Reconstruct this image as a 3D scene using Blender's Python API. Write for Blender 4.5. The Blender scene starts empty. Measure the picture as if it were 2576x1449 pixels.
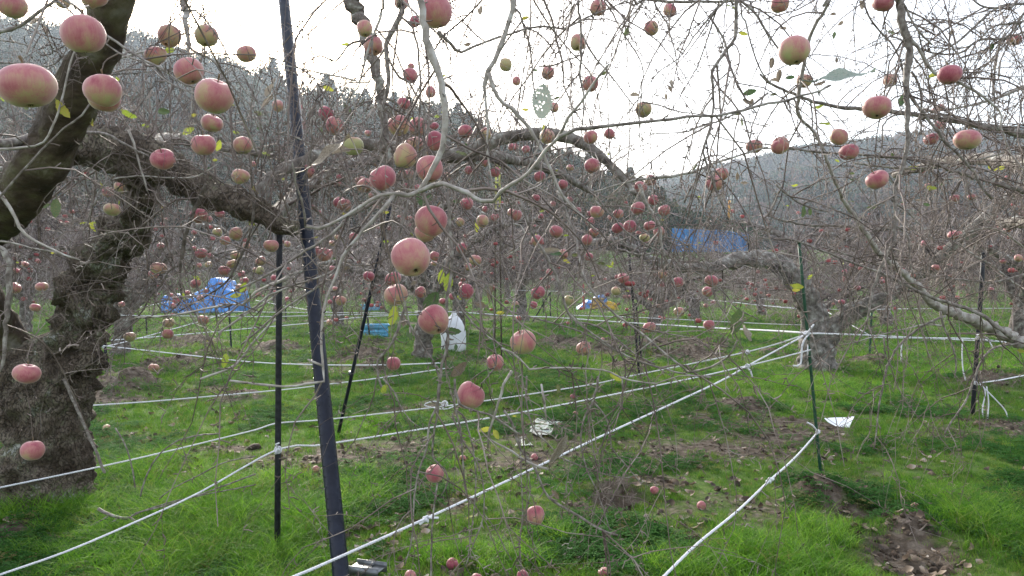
import bpy, math, random
import numpy as np
from mathutils import Vector, noise as mnoise

rng = np.random.default_rng(11)
random.seed(11)
scene = bpy.context.scene
COL = scene.collection

# ------------------------------------------------------------------ camera
FPX, CX, CY = 1910.0, 1288.0, 724.5          # focal length and centre in units of a 2576 wide picture
PITCH = math.atan(34.5 / FPX)
CAMZ = 1.5
cam_d = bpy.data.cameras.new("camera")
cam_d.sensor_width = 36.0
cam_d.lens = FPX / 2576.0 * 36.0
cam_d.clip_start = 0.05
cam_d.clip_end = 3000.0
cam = bpy.data.objects.new("camera", cam_d)
COL.objects.link(cam)
cam.location = (0, 0, CAMZ)
cam.rotation_euler = (math.pi / 2 - PITCH, 0, 0)
scene.camera = cam

# ------------------------------------------------------------------ sky and sun
SUN_EL, SUN_AZ = math.radians(21.0), math.radians(-22.0)     # azimuth measured from +Y towards +X
world = bpy.data.worlds.new("World")
scene.world = world
world.use_nodes = True
nt = world.node_tree
nt.nodes.clear()
w_out = nt.nodes.new("ShaderNodeOutputWorld")
w_bg = nt.nodes.new("ShaderNodeBackground")
w_sky = nt.nodes.new("ShaderNodeTexSky")
w_sky.sky_type = 'NISHITA'
w_sky.sun_disc = False
w_sky.sun_elevation = SUN_EL
w_sky.sun_rotation = SUN_AZ
w_sky.air_density = 1.0
w_sky.dust_density = 4.0
w_sky.ozone_density = 1.0
# thin veil of high cloud over the blue
w_mix = nt.nodes.new("ShaderNodeMixRGB")
w_mix.blend_type = 'MIX'
w_tc = nt.nodes.new("ShaderNodeTexCoord")
w_mp = nt.nodes.new("ShaderNodeMapping")
w_mp.inputs['Scale'].default_value = (1.0, 1.0, 3.0)
w_no = nt.nodes.new("ShaderNodeTexNoise")
w_no.inputs['Scale'].default_value = 2.2
w_no.inputs['Detail'].default_value = 6.0
w_rp = nt.nodes.new("ShaderNodeMapRange")
w_rp.inputs['From Min'].default_value = 0.3
w_rp.inputs['From Max'].default_value = 0.7
w_rp.inputs['To Min'].default_value = 0.22
w_rp.inputs['To Max'].default_value = 0.55
nt.links.new(w_tc.outputs['Generated'], w_mp.inputs['Vector'])
nt.links.new(w_mp.outputs[0], w_no.inputs['Vector'])
nt.links.new(w_no.outputs['Fac'], w_rp.inputs['Value'])
nt.links.new(w_rp.outputs[0], w_mix.inputs['Fac'])
nt.links.new(w_sky.outputs[0], w_mix.inputs['Color1'])
w_mix.inputs['Color2'].default_value = (10.5, 10.8, 11.4, 1)
nt.links.new(w_mix.outputs[0], w_bg.inputs['Color'])
w_bg.inputs['Strength'].default_value = 0.12
nt.links.new(w_bg.outputs[0], w_out.inputs['Surface'])

sun_d = bpy.data.lights.new("sun", 'SUN')
sun_d.energy = 3.6
sun_d.angle = math.radians(10.0)
sun_d.color = (1.0, 0.93, 0.82)
sun = bpy.data.objects.new("sun", sun_d)
COL.objects.link(sun)
sv = Vector((math.sin(SUN_AZ) * math.cos(SUN_EL), math.cos(SUN_AZ) * math.cos(SUN_EL), math.sin(SUN_EL)))
sun.rotation_euler = sv.to_track_quat('Z', 'Y').to_euler()
sun.location = sv * 50

scene.view_settings.view_transform = 'Standard'
scene.view_settings.look = 'None'
scene.view_settings.exposure = 1.35
scene.view_settings.gamma = 1.0
scene.view_settings.use_curve_mapping = False
scene.render.engine = 'CYCLES'
cy = scene.cycles
cy.use_denoising = True
cy.max_bounces = 5
cy.diffuse_bounces = 3
cy.glossy_bounces = 2
cy.transmission_bounces = 3
cy.transparent_max_bounces = 6
cy.volume_bounces = 0
cy.sample_clamp_indirect = 6.0
scene.render.film_transparent = False


# ------------------------------------------------------------------ projection helpers
def P(px, py, d):
    """world point seen at picture position (px,py) at distance d along the view axis"""
    xc = (px - CX) / FPX * d
    yc = (CY - py) / FPX * d
    return (xc, d * math.cos(PITCH) + yc * math.sin(PITCH), CAMZ - d * math.sin(PITCH) + yc * math.cos(PITCH))


def GD(py):
    k = -math.sin(PITCH) + (CY - py) / FPX * math.cos(PITCH)
    return CAMZ / -k


def G(px, py):
    return P(px, py, GD(py))


def T(tile, x, y):
    """crop coordinates of tile 'cr' -> picture coordinates"""
    return (int(tile[0]) * 644.0 + x / 3.0, int(tile[1]) * 483.0 + y / 3.0)


# ------------------------------------------------------------------ materials
def new_mat(name):
    m = bpy.data.materials.new(name)
    m.use_nodes = True
    n = m.node_tree
    n.nodes.clear()
    out = n.nodes.new("ShaderNodeOutputMaterial")
    return m, n, out


def N(n, t, **kw):
    x = n.nodes.new(t)
    for k, v in kw.items():
        setattr(x, k, v)
    return x


def ramp(n, stops, interp='LINEAR'):
    r = n.nodes.new("ShaderNodeValToRGB")
    r.color_ramp.interpolation = interp
    el = r.color_ramp.elements
    while len(el) > len(stops):
        el.remove(el[-1])
    while len(el) < len(stops):
        el.new(0.5)
    for e, (p, c) in zip(el, stops):
        e.position = p
        e.color = (*c, 1)
    return r


def noise_mat(name, stops, scale=8.0, detail=6.0, rough=0.8, bump=0.3, bdist=0.01, stretch=(1, 1, 1), spec=0.25,
              bscale=None, metallic=0.0, coords='Object', distort=0.0, rand=0.0, translucent=0.0):
    m, n, out = new_mat(name)
    b = N(n, "ShaderNodeBsdfPrincipled")
    tc = N(n, "ShaderNodeTexCoord")
    mp = N(n, "ShaderNodeMapping")
    mp.inputs['Scale'].default_value = stretch
    n.links.new(tc.outputs[coords], mp.inputs['Vector'])
    no = N(n, "ShaderNodeTexNoise")
    no.inputs['Scale'].default_value = scale
    no.inputs['Detail'].default_value = detail
    no.inputs['Distortion'].default_value = distort
    n.links.new(mp.outputs[0], no.inputs['Vector'])
    r = ramp(n, stops)
    fac = no.outputs['Fac']
    if rand > 0:
        oi = N(n, "ShaderNodeObjectInfo")
        mr = N(n, "ShaderNodeMapRange")
        mr.inputs['To Min'].default_value = -rand
        mr.inputs['To Max'].default_value = rand
        n.links.new(oi.outputs['Random'], mr.inputs['Value'])
        ad = N(n, "ShaderNodeMath", operation='ADD')
        n.links.new(fac, ad.inputs[0])
        n.links.new(mr.outputs[0], ad.inputs[1])
        fac = ad.outputs[0]
    n.links.new(fac, r.inputs['Fac'])
    n.links.new(r.outputs[0], b.inputs['Base Color'])
    b.inputs['Roughness'].default_value = rough
    b.inputs['Specular IOR Level'].default_value = spec
    b.inputs['Metallic'].default_value = metallic
    if bump > 0:
        n2 = N(n, "ShaderNodeTexNoise")
        n2.inputs['Scale'].default_value = bscale or scale * 3
        n2.inputs['Detail'].default_value = 8
        n.links.new(mp.outputs[0], n2.inputs['Vector'])
        bp = N(n, "ShaderNodeBump")
        bp.inputs['Strength'].default_value = bump
        bp.inputs['Distance'].default_value = bdist
        n.links.new(n2.outputs['Fac'], bp.inputs['Height'])
        n.links.new(bp.outputs[0], b.inputs['Normal'])
    if translucent > 0:
        tr = N(n, "ShaderNodeBsdfTranslucent")
        n.links.new(r.outputs[0], tr.inputs['Color'])
        ms = N(n, "ShaderNodeMixShader")
        ms.inputs[0].default_value = translucent
        n.links.new(b.outputs[0], ms.inputs[1])
        n.links.new(tr.outputs[0], ms.inputs[2])
        n.links.new(ms.outputs[0], out.inputs['Surface'])
    else:
        n.links.new(b.outputs[0], out.inputs['Surface'])
    return m


M = {}


def old_bark(name, scale=60.0, warm=1.0):
    m, n, out = new_mat(name)
    b = N(n, "ShaderNodeBsdfPrincipled")
    b.inputs['Roughness'].default_value = .85
    b.inputs['Specular IOR Level'].default_value = .2
    tc = N(n, "ShaderNodeTexCoord")
    nd = N(n, "ShaderNodeTexNoise")
    nd.inputs['Scale'].default_value = 9
    nd.inputs['Detail'].default_value = 6
    n.links.new(tc.outputs['Object'], nd.inputs['Vector'])
    mxv = N(n, "ShaderNodeMixRGB", blend_type='ADD')
    mxv.inputs['Fac'].default_value = .12
    n.links.new(tc.outputs['Object'], mxv.inputs['Color1'])
    n.links.new(nd.outputs['Color'], mxv.inputs['Color2'])
    mp = N(n, "ShaderNodeMapping")
    mp.inputs['Scale'].default_value = (1, 1, .38)
    n.links.new(mxv.outputs[0], mp.inputs['Vector'])
    vo = N(n, "ShaderNodeTexVoronoi", feature='DISTANCE_TO_EDGE')
    vo.inputs['Scale'].default_value = scale
    n.links.new(mp.outputs[0], vo.inputs['Vector'])
    vc = N(n, "ShaderNodeTexVoronoi")
    vc.inputs['Scale'].default_value = scale
    n.links.new(mp.outputs[0], vc.inputs['Vector'])
    crack = N(n, "ShaderNodeMapRange")
    crack.inputs['From Max'].default_value = .09
    n.links.new(vo.outputs['Distance'], crack.inputs['Value'])
    big = N(n, "ShaderNodeTexNoise")
    big.inputs['Scale'].default_value = 5
    big.inputs['Detail'].default_value = 10
    big.inputs['Roughness'].default_value = .65
    n.links.new(tc.outputs['Object'], big.inputs['Vector'])
    sep = N(n, "ShaderNodeSeparateXYZ")
    n.links.new(vc.outputs['Color'], sep.inputs[0])
    ma = N(n, "ShaderNodeMath", operation='MULTIPLY_ADD')
    n.links.new(sep.outputs[0], ma.inputs[0])
    ma.inputs[1].default_value = .10
    n.links.new(big.outputs['Fac'], ma.inputs[2])
    r = ramp(n, [(0.38, (0.045, 0.032, 0.022)), (0.52, (0.10, 0.078, 0.058)), (0.62, (0.155, 0.13, 0.10)), (0.67, (0.12, 0.12, 0.07)), (0.74, (0.32, 0.32, 0.29))])
    n.links.new(ma.outputs[0], r.inputs['Fac'])
    mx = N(n, "ShaderNodeMixRGB", blend_type='MULTIPLY')
    mx.inputs['Fac'].default_value = .5
    n.links.new(r.outputs[0], mx.inputs['Color1'])
    n.links.new(crack.outputs[0], mx.inputs['Color2'])
    n.links.new(mx.outputs[0], b.inputs['Base Color'])
    fine = N(n, "ShaderNodeTexNoise")
    fine.inputs['Scale'].default_value = 90
    fine.inputs['Detail'].default_value = 8
    n.links.new(tc.outputs['Object'], fine.inputs['Vector'])
    h = N(n, "ShaderNodeMath", operation='MULTIPLY_ADD')
    n.links.new(fine.outputs['Fac'], h.inputs[0])
    h.inputs[1].default_value = .5
    n.links.new(crack.outputs[0], h.inputs[2])
    bp = N(n, "ShaderNodeBump")
    bp.inputs['Strength'].default_value = 1.0
    bp.inputs['Distance'].default_value = .012
    n.links.new(h.outputs[0], bp.inputs['Height'])
    n.links.new(bp.outputs[0], b.inputs['Normal'])
    n.links.new(b.outputs[0], out.inputs['Surface'])
    return m

M['bark_dark'] = noise_mat('bark_dark', [(0.3, (0.022, 0.015, 0.010)), (0.5, (0.055, 0.038, 0.025)), (0.62, (0.085, 0.075, 0.040)), (0.75, (0.16, 0.15, 0.12))],
                           scale=9, bump=0.9, bdist=0.02, bscale=40)
M['bark_grey'] = noise_mat('bark_grey', [(0.3, (0.05, 0.04, 0.034)), (0.46, (0.13, 0.11, 0.095)), (0.6, (0.22, 0.205, 0.18)), (0.7, (0.42, 0.42, 0.39))],
                           scale=14, bump=0.9, bdist=0.015, bscale=45)
M['bark_branch'] = noise_mat('bark_branch', [(0.3, (0.08, 0.065, 0.055)), (0.5, (0.17, 0.145, 0.128)), (0.68, (0.30, 0.28, 0.25))],
                             scale=45, bump=0.5, bdist=0.003, bscale=160, rough=0.65)
M['bark_pale'] = noise_mat('bark_pale', [(0.3, (0.15, 0.13, 0.11)), (0.5, (0.28, 0.25, 0.22)), (0.7, (0.40, 0.385, 0.36))],
                           scale=35, bump=0.35, bdist=0.002, bscale=140, rough=0.55)
M['bark_old'] = old_bark('old_bark')
M['bark_shade'] = noise_mat('shaded_branch_bark', [(0.3, (0.04, 0.034, 0.026)), (0.5, (0.085, 0.07, 0.055)), (0.7, (0.15, 0.13, 0.11))], scale=40, bump=.5, bdist=.003, bscale=150)
M['bark_light'] = noise_mat('light_grey_bark', [(0.3, (0.07, 0.06, 0.05)), (0.47, (0.15, 0.135, 0.118)), (0.6, (0.25, 0.235, 0.21)), (0.72, (0.40, 0.40, 0.37))], scale=12, detail=10, bump=.9, bdist=.02, bscale=30)
M['bark_shade'] = noise_mat('shaded_branch_bark', [(0.3, (0.04, 0.034, 0.026)), (0.5, (0.085, 0.07, 0.055)), (0.7, (0.15, 0.13, 0.11))], scale=40, bump=.5, bdist=.003, bscale=150)  # branch bark with shade put into its colour, for the shaded left branches
M['twig'] = noise_mat('twig_bark', [(0.32, (0.055, 0.04, 0.035)), (0.5, (0.145, 0.11, 0.095)), (0.68, (0.28, 0.24, 0.215))],
                      scale=6, bump=0.0, rough=0.6)
M['twig_far'] = noise_mat('far_twig_bark', [(0.36, (0.04, 0.03, 0.028)), (0.5, (0.13, 0.10, 0.093)), (0.64, (0.32, 0.275, 0.262))],
                          scale=3, bump=0.0, rough=0.7, rand=0.06)
M['stem'] = noise_mat('apple_stem', [(0.3, (0.09, 0.06, 0.035)), (0.7, (0.2, 0.15, 0.09))], scale=60, bump=0)
M['calyx'] = noise_mat('apple_calyx', [(0.3, (0.03, 0.022, 0.012)), (0.7, (0.10, 0.075, 0.045))], scale=60, bump=0)


def apple_material():
    m, n, out = new_mat('apple_skin')
    b = N(n, "ShaderNodeBsdfPrincipled")
    tc = N(n, "ShaderNodeTexCoord")
    oi = N(n, "ShaderNodeObjectInfo")
    at = N(n, "ShaderNodeAttribute", attribute_type='OBJECT', attribute_name='ripe')
    # offset the pattern for every apple
    add = N(n, "ShaderNodeVectorMath", operation='ADD')
    sc = N(n, "ShaderNodeVectorMath", operation='SCALE')
    cmb = N(n, "ShaderNodeCombineXYZ")
    for i in range(3):
        n.links.new(oi.outputs['Random'], cmb.inputs[i])
    n.links.new(cmb.outputs[0], sc.inputs[0])
    sc.inputs['Scale'].default_value = 37.0
    n.links.new(tc.outputs['Object'], add.inputs[0])
    n.links.new(sc.outputs[0], add.inputs[1])
    sep = N(n, "ShaderNodeSeparateXYZ")
    n.links.new(tc.outputs['Object'], sep.inputs[0])
    big = N(n, "ShaderNodeTexNoise")
    big.inputs['Scale'].default_value = 1.3
    big.inputs['Detail'].default_value = 3
    n.links.new(add.outputs[0], big.inputs['Vector'])
    # streaks run from stem to calyx
    mp = N(n, "ShaderNodeMapping")
    mp.inputs['Scale'].default_value = (9, 9, 1.2)
    n.links.new(add.outputs[0], mp.inputs['Vector'])
    st = N(n, "ShaderNodeTexNoise")
    st.inputs['Scale'].default_value = 1.6
    st.inputs['Detail'].default_value = 5
    n.links.new(mp.outputs[0], st.inputs['Vector'])

    def math2(op, a, bb):
        x = N(n, "ShaderNodeMath", operation=op)
        for i, v in enumerate((a, bb)):
            if isinstance(v, (int, float)):
                x.inputs[i].default_value = v
            else:
                n.links.new(v, x.inputs[i])
        return x.outputs[0]
    zz = math2('MULTIPLY', sep.outputs['Z'], 0.26)           # -1..1 body height
    f = math2('ADD', zz, at.outputs['Fac'])
    f = math2('ADD', f, math2('MULTIPLY', math2('SUBTRACT', big.outputs['Fac'], 0.5), 1.25))
    f = math2('ADD', f, math2('MULTIPLY', math2('SUBTRACT', st.outputs['Fac'], 0.5), 0.55))
    r = ramp(n, [(0.0, (0.30, 0.30, 0.13)), (0.22, (0.34, 0.27, 0.13)), (0.45, (0.36, 0.185, 0.135)),
                 (0.68, (0.34, 0.115, 0.12)), (1.0, (0.25, 0.045, 0.07))])
    n.links.new(f, r.inputs['Fac'])
    # lenticels
    vo = N(n, "ShaderNodeTexVoronoi")
    vo.inputs['Scale'].default_value = 13
    n.links.new(add.outputs[0], vo.inputs['Vector'])
    lt = math2('LESS_THAN', vo.outputs['Distance'], 0.11)
    mx = N(n, "ShaderNodeMixRGB")
    n.links.new(math2('MULTIPLY', lt, 0.35), mx.inputs['Fac'])
    n.links.new(r.outputs[0], mx.inputs['Color1'])
    mx.inputs['Color2'].default_value = (0.6, 0.5, 0.32, 1)
    n.links.new(mx.outputs[0], b.inputs['Base Color'])
    b.inputs['Roughness'].default_value = 0.52
    b.inputs['Specular IOR Level'].default_value = 0.28
    b.inputs['Subsurface Weight'].default_value = 0.0
    b.inputs['Sheen Weight'].default_value = 0.3          # natural bloom on the skin
    b.inputs['Sheen Roughness'].default_value = 0.5
    b.inputs['Sheen Tint'].default_value = (1.0, 0.92, 0.92, 1)
    n.links.new(b.outputs[0], out.inputs['Surface'])
    return m


M['apple'] = apple_material()


def leaf_material(name, stops, trans=0.45):
    return noise_mat(name, stops, scale=28, detail=5, rough=0.5, bump=0.3, bdist=0.001, bscale=120, rand=0.12, translucent=trans)


M['leaf_g'] = leaf_material('leaf_green', [(0.25, (0.035, 0.07, 0.03)), (0.5, (0.07, 0.12, 0.05)), (0.75, (0.17, 0.14, 0.06))], 0.3)
M['leaf_y'] = leaf_material('leaf_yellow', [(0.25, (0.14, 0.24, 0.04)), (0.5, (0.30, 0.36, 0.05)), (0.75, (0.34, 0.22, 0.07))], 0.5)
M['leaf_b'] = leaf_material('leaf_brown', [(0.25, (0.09, 0.07, 0.05)), (0.5, (0.22, 0.18, 0.13)), (0.75, (0.32, 0.30, 0.27))], 0.25)

# ------------------------------------------------------------------ mesh helpers
def mesh_from(name, V, Q=None, Tr=None, mat=None, smooth=True, polys=None):
    """V (n,3); Q (m,4) quads; Tr (k,3) triangles; polys: list of faces instead"""
    me = bpy.data.meshes.new(name)
    V = np.asarray(V, dtype=np.float32)
    if polys is not None:
        me.from_pydata([tuple(map(float, v)) for v in V], [], polys)
    else:
        nq = 0 if Q is None else len(Q)
        ntr = 0 if Tr is None else len(Tr)
        me.vertices.add(len(V))
        me.vertices.foreach_set('co', V.ravel())
        loops = []
        if nq:
            loops.append(np.asarray(Q, dtype=np.int32).ravel())
        if ntr:
            loops.append(np.asarray(Tr, dtype=np.int32).ravel())
        lv = np.concatenate(loops)
        me.loops.add(len(lv))
        me.loops.foreach_set('vertex_index', lv)
        me.polygons.add(nq + ntr)
        ls = np.concatenate([np.arange(nq) * 4, nq * 4 + np.arange(ntr) * 3]).astype(np.int32)
        me.polygons.foreach_set('loop_start', ls)
        me.update(calc_edges=True)
    if smooth:
        me.polygons.foreach_set('use_smooth', np.ones(len(me.polygons), dtype=bool))
    if mat is not None:
        me.materials.append(mat)
    me.validate()
    return me


def link(name, me, parent=None, label=None, cat=None, group=None, kind=None, loc=None):
    o = bpy.data.objects.new(name, me)
    COL.objects.link(o)
    if loc is not None:
        o.location = loc
    if parent is not None:
        o.parent = parent
    for k, v in (('label', label), ('category', cat), ('group', group), ('kind', kind)):
        if v:
            o[k] = v
    return o


def tubes(PT, R, k=3):
    """PT (M,n,3), R (M,n) -> V, Q"""
    PT = np.asarray(PT, float)
    Mn, n, _ = PT.shape
    t = np.empty_like(PT)
    t[:, 1:-1] = PT[:, 2:] - PT[:, :-2]
    t[:, 0] = PT[:, 1] - PT[:, 0]
    t[:, -1] = PT[:, -1] - PT[:, -2]
    t /= np.linalg.norm(t, axis=2, keepdims=True) + 1e-9
    m = t.mean(axis=1)
    ref = np.zeros((Mn, 3))
    ref[np.arange(Mn), np.argmin(np.abs(m), axis=1)] = 1.0
    u = np.cross(t, ref[:, None, :])
    u /= np.linalg.norm(u, axis=2, keepdims=True) + 1e-9
    v = np.cross(t, u)
    a = np.arange(k) * 2 * math.pi / k
    V = PT[:, :, None, :] + R[:, :, None, None] * (np.cos(a)[None, None, :, None] * u[:, :, None, :] + np.sin(a)[None, None, :, None] * v[:, :, None, :])
    V = V.reshape(-1, 3)
    base = (np.arange(Mn) * n * k)[:, None, None] + (np.arange(n - 1) * k)[None, :, None]
    j = np.arange(k)[None, None, :]
    j2 = (np.arange(k) + 1) % k
    j2 = j2[None, None, :]
    Q = np.stack([base + j, base + j2, base + k + j2, base + k + j], axis=-1).reshape(-1, 4)
    return V, Q


class Batch:
    def __init__(s):
        s.V, s.Q, s.n = [], [], 0

    def add(s, V, Q):
        s.V.append(V)
        s.Q.append(Q + s.n)
        s.n += len(V)

    def tubes(s, PT, R, k=3):
        if len(PT):
            s.add(*tubes(PT, R, k))

    def mesh(s, name, mat, smooth=True):
        return mesh_from(name, np.concatenate(s.V), np.concatenate(s.Q), mat=mat, smooth=smooth)


def catmull(pts, step):
    """pts (n,4) xyz+radius -> denser"""
    pts = np.asarray(pts, float)
    p = np.vstack([2 * pts[0] - pts[1], pts, 2 * pts[-1] - pts[-2]])
    out = []
    for i in range(1, len(p) - 2):
        L = np.linalg.norm(p[i + 1, :3] - p[i, :3])
        m = max(1, int(round(L / step)))
        for t in np.arange(m) / m:
            out.append(0.5 * (2 * p[i] + (p[i + 1] - p[i - 1]) * t + (2 * p[i - 1] - 5 * p[i] + 4 * p[i + 1] - p[i + 2]) * t * t
                              + (3 * p[i] - p[i - 1] - 3 * p[i + 1] + p[i + 2]) * t ** 3))
    out.append(p[-2])
    return np.array(out)


def line_tube(line, k=8, lump=0.0, lscale=6.0, cap=True, kink=0.0):
    """line (n,4) -> V, polys with parallel transported rings; lump = relative radius noise"""
    P4 = np.array(line, float)
    n = len(P4)
    if kink > 0:
        nz = rng.normal(0, 1, (n, 3)) * kink * P4[:, 3:4]
        nz[0] = 0
        P4[:, :3] += nz
    V = []
    t = np.gradient(P4[:, :3], axis=0)
    t /= np.linalg.norm(t, axis=1, keepdims=True) + 1e-9
    u = np.cross(t[0], (0.3, 0.2, 1) if abs(t[0][2]) < 0.9 else (1, 0, 0))
    for i in range(n):
        u = u - t[i] * np.dot(u, t[i])
        u /= np.linalg.norm(u) + 1e-9
        v = np.cross(t[i], u)
        for j in range(k):
            a = 2 * math.pi * j / k
            d = math.cos(a) * u + math.sin(a) * v
            r = P4[i, 3]
            if lump > 0:
                q = Vector(P4[i, :3] + d * r)
                r *= 1 + lump * (mnoise.fractal(q * lscale, 0.8, 2.1, 4) * 1.1)
            V.append(P4[i, :3] + d * r)
    V = np.array(V)
    i = np.arange(n - 1)[:, None] * k
    j = np.arange(k)[None, :]
    j2 = (j + 1) % k
    Q = np.stack([i + j, i + j2, i + k + j2, i + k + j], axis=-1).reshape(-1, 4)
    Tr = None
    if cap:
        V = np.vstack([V, P4[0, :3], P4[-1, :3] + t[-1] * P4[-1, 3] * 0.5])
        c0, c1 = len(V) - 2, len(V) - 1
        jj = np.arange(k)
        j3 = (jj + 1) % k
        Tr = np.vstack([np.stack([np.full(k, c0), j3, jj], 1), np.stack([np.full(k, c1), (n - 1) * k + jj, (n - 1) * k + j3], 1)])
    return V, Q, Tr


def unit(a):
    return a / (np.linalg.norm(a, axis=-1, keepdims=True) + 1e-9)


def grow(S, D, L, R0, n=6, grav=0.25, wob=0.22, tip=0.35):
    """vectorised shoots. S,D (M,3), L,R0 (M,)"""
    Mn = len(S)
    pts = np.empty((Mn, n, 3))
    pts[:, 0] = S
    d = unit(np.asarray(D, float))
    drift = rng.normal(0, 1, (Mn, 3)) * wob * 0.5
    for i in range(1, n):
        d = d + rng.normal(0, wob, (Mn, 3)) + drift / n
        d[:, 2] -= grav
        d = unit(d)
        pts[:, i] = pts[:, i - 1] + d * (L / (n - 1))[:, None]
    R = R0[:, None] * np.linspace(1, tip, n)[None, :]
    return pts, R


def on_tubes(PT, R, m, lo=0.1, hi=1.0):
    """m random places on each polyline -> points, directions, radii"""
    Mn, n, _ = PT.shape
    f = rng.uniform(lo, hi, (Mn, m)) * (n - 1)
    i = np.minimum(f.astype(int), n - 2)
    w = (f - i)[..., None]
    idx = np.arange(Mn)[:, None]
    a, b = PT[idx, i], PT[idx, i + 1]
    p = a * (1 - w) + b * w
    r = R[idx, i] * (1 - w[..., 0]) + R[idx, i + 1] * w[..., 0]
    return p.reshape(-1, 3), unit(b - a).reshape(-1, 3), r.reshape(-1)


def side_dir(d, spread=1.0, up=0.0):
    x = rng.normal(0, 1, d.shape)
    x -= d * np.sum(x * d, axis=1, keepdims=True)
    x = unit(x)
    o = d * rng.uniform(0.2, 0.9, (len(d), 1)) + x * spread
    o[:, 2] += up
    return unit(o)


def box(b, x0, x1, y0, y1, z0, z1):
    V = np.array([(x, y, z) for x in (x0, x1) for y in (y0, y1) for z in (z0, z1)], float)
    Q = np.array([(0, 1, 3, 2), (4, 6, 7, 5), (0, 4, 5, 1), (2, 3, 7, 6), (0, 2, 6, 4), (1, 5, 7, 3)])
    b.add(V, Q)


# ------------------------------------------------------------------ terrain
MOUNDS = [  # picture x, y, radius x m, height m (negative = hole)
    (1555, 1262, .20, -.10), (1530, 1235, .16, .09), (1600, 1240, .13, .07), (1460, 1275, .12, .05),
    (1878, 1026, .28, .10), (2282, 1315, .13, .06), (2300, 1385, .28, -.09), (2062, 1246, .20, .12), (2165, 1283, .2, -.04),
    (293, 985, .5, .18), (340, 975, .35, .12), (616, 1000, .4, .10), (483, 868, .7, .2), (433, 926, .7, .18), (927, 906, .6, .16), (944, 928, .45, .16),
    (880, 900, .4, .14), (1680, 885, .6, .18), (1740, 900, .5, .16), (1620, 900, .5, .15), (1521, 890, .5, .2), (1588, 930, .5, .14), (1408, 870, .6, .2),
    (1700, 862, .7, .2), (2205, 923, .6, .16), (1942, 903, .6, .14), (1790, 880, .7, .2), (2480, 985, .5, .14), (2560, 975, .6, .2), (920, 870, .6, .2),
    (1565, 880, .6, .2), (560, 905, .6, .18), (700, 880, .5, .2), (1130, 1015, .3, .08), (1240, 1000, .35, .1), (2380, 1085, .3, .06), (30, 1330, .3, .05)]
DIRT = [  # picture x, y, half width, half height, strength
    (1555, 1262, 60, 30, 1.2), (1480, 1275, 45, 18, 1), (1645, 1216, 70, 22, .9), (1621, 1073, 60, 14, .7), (1765, 1058, 50, 10, .7), (1728, 1343, 70, 30, .7),
    (1878, 1030, 45, 16, 1.2), (2300, 1385, 120, 50, 1.3), (2282, 1320, 50, 22, 1.2), (2062, 1250, 50, 20, 1.2), (2160, 1283, 75, 22, .8), (2400, 1100, 90, 14, .6),
    (2550, 1085, 40, 20, .9), (293, 989, 70, 18, 1), (616, 1000, 60, 12, 1), (283, 1103, 100, 14, .7), (566, 1126, 80, 12, .7), (27, 1343, 45, 45, 1), (744, 1173, 75, 18, .8),
    (870, 1160, 45, 14, .8), (1160, 1260, 60, 25, .5), (1000, 1030, 60, 10, .6), (483, 868, 60, 10, 1), (433, 926, 80, 14, 1), (927, 906, 60, 12, 1.1), (944, 928, 40, 10, 1),
    (1690, 885, 130, 16, 1.2), (1740, 905, 100, 14, 1), (1521, 892, 45, 10, 1.1), (1588, 932, 60, 10, 1), (1408, 872, 50, 10, 1), (2205, 923, 60, 8, 1), (1942, 905, 40, 8, .8),
    (1360, 1080, 110, 26, .9), (1470, 1045, 70, 12, .6), (2500, 985, 80, 10, .8), (560, 905, 60, 8, .8), (700, 882, 60, 8, .8), (1500, 1430, 70, 25, .5), (1180, 1420, 50, 20, .4),
    (1900, 1300, 60, 20, .35), (2120, 1230, 60, 14, .5), (2050, 1010, 60, 8, .3), (1290, 1240, 40, 14, .5), (300, 1010, 110, 10, .8), (800, 960, 60, 8, .7), (1270, 935, 80, 8, .6)]


def world_ellipse(px, py, hw, hh):
    x, y, _ = G(px, py)
    d = GD(py)
    rx = hw / FPX * d
    y0, y1 = G(px, py + hh)[1], G(px, max(py - hh, 720))[1]
    return x, y, rx, max((y1 - y0) / 2, 0.03)


MD = [(*G(px, py)[:2], r, h) for px, py, r, h in MOUNDS]
DE = [(*world_ellipse(a, b, c, e), s) for a, b, c, e, s in DIRT]


def vnoise(x, y, f, seed=0.0):
    """cheap smooth value noise, vectorised"""
    x = x * f + seed * 17.3 + 500
    y = y * f + seed * 9.1 + 500
    xi, yi = np.floor(x).astype(np.int64), np.floor(y).astype(np.int64)
    fx, fy = x - xi, y - yi
    fx, fy = fx * fx * (3 - 2 * fx), fy * fy * (3 - 2 * fy)

    def h(a, b):
        v = np.sin(a * 127.1 + b * 311.7) * 43758.5453
        return v - np.floor(v)
    return (h(xi, yi) * (1 - fx) + h(xi + 1, yi) * fx) * (1 - fy) + (h(xi, yi + 1) * (1 - fx) + h(xi + 1, yi + 1) * fx) * fy


def fbm(x, y, f, seed=0.0, o=4):
    s, a, t = 0, 1.0, 0
    for i in range(o):
        s = s + a * vnoise(x, y, f * 2 ** i, seed + i)
        t += a
        a *= 0.5
    return s / t


def terrain(x, y, fine=True):
    x, y = np.asarray(x, float), np.asarray(y, float)
    z = (fbm(x, y, 0.5, 3) - 0.5) * 0.10
    rise = np.clip((y - 52) / 26, 0, 1)
    z = z + rise * rise * (3 - 2 * rise) * 4.0
    for mx, my, r, h in MD:
        q = np.exp(-(((x - mx) ** 2 + (y - my) ** 2) / (r * r)))
        rough = 1 + 1.1 * (fbm(x, y, 9, 5, 3) - 0.5) if fine else 1
        z = z + h * q * rough
    return z


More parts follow.
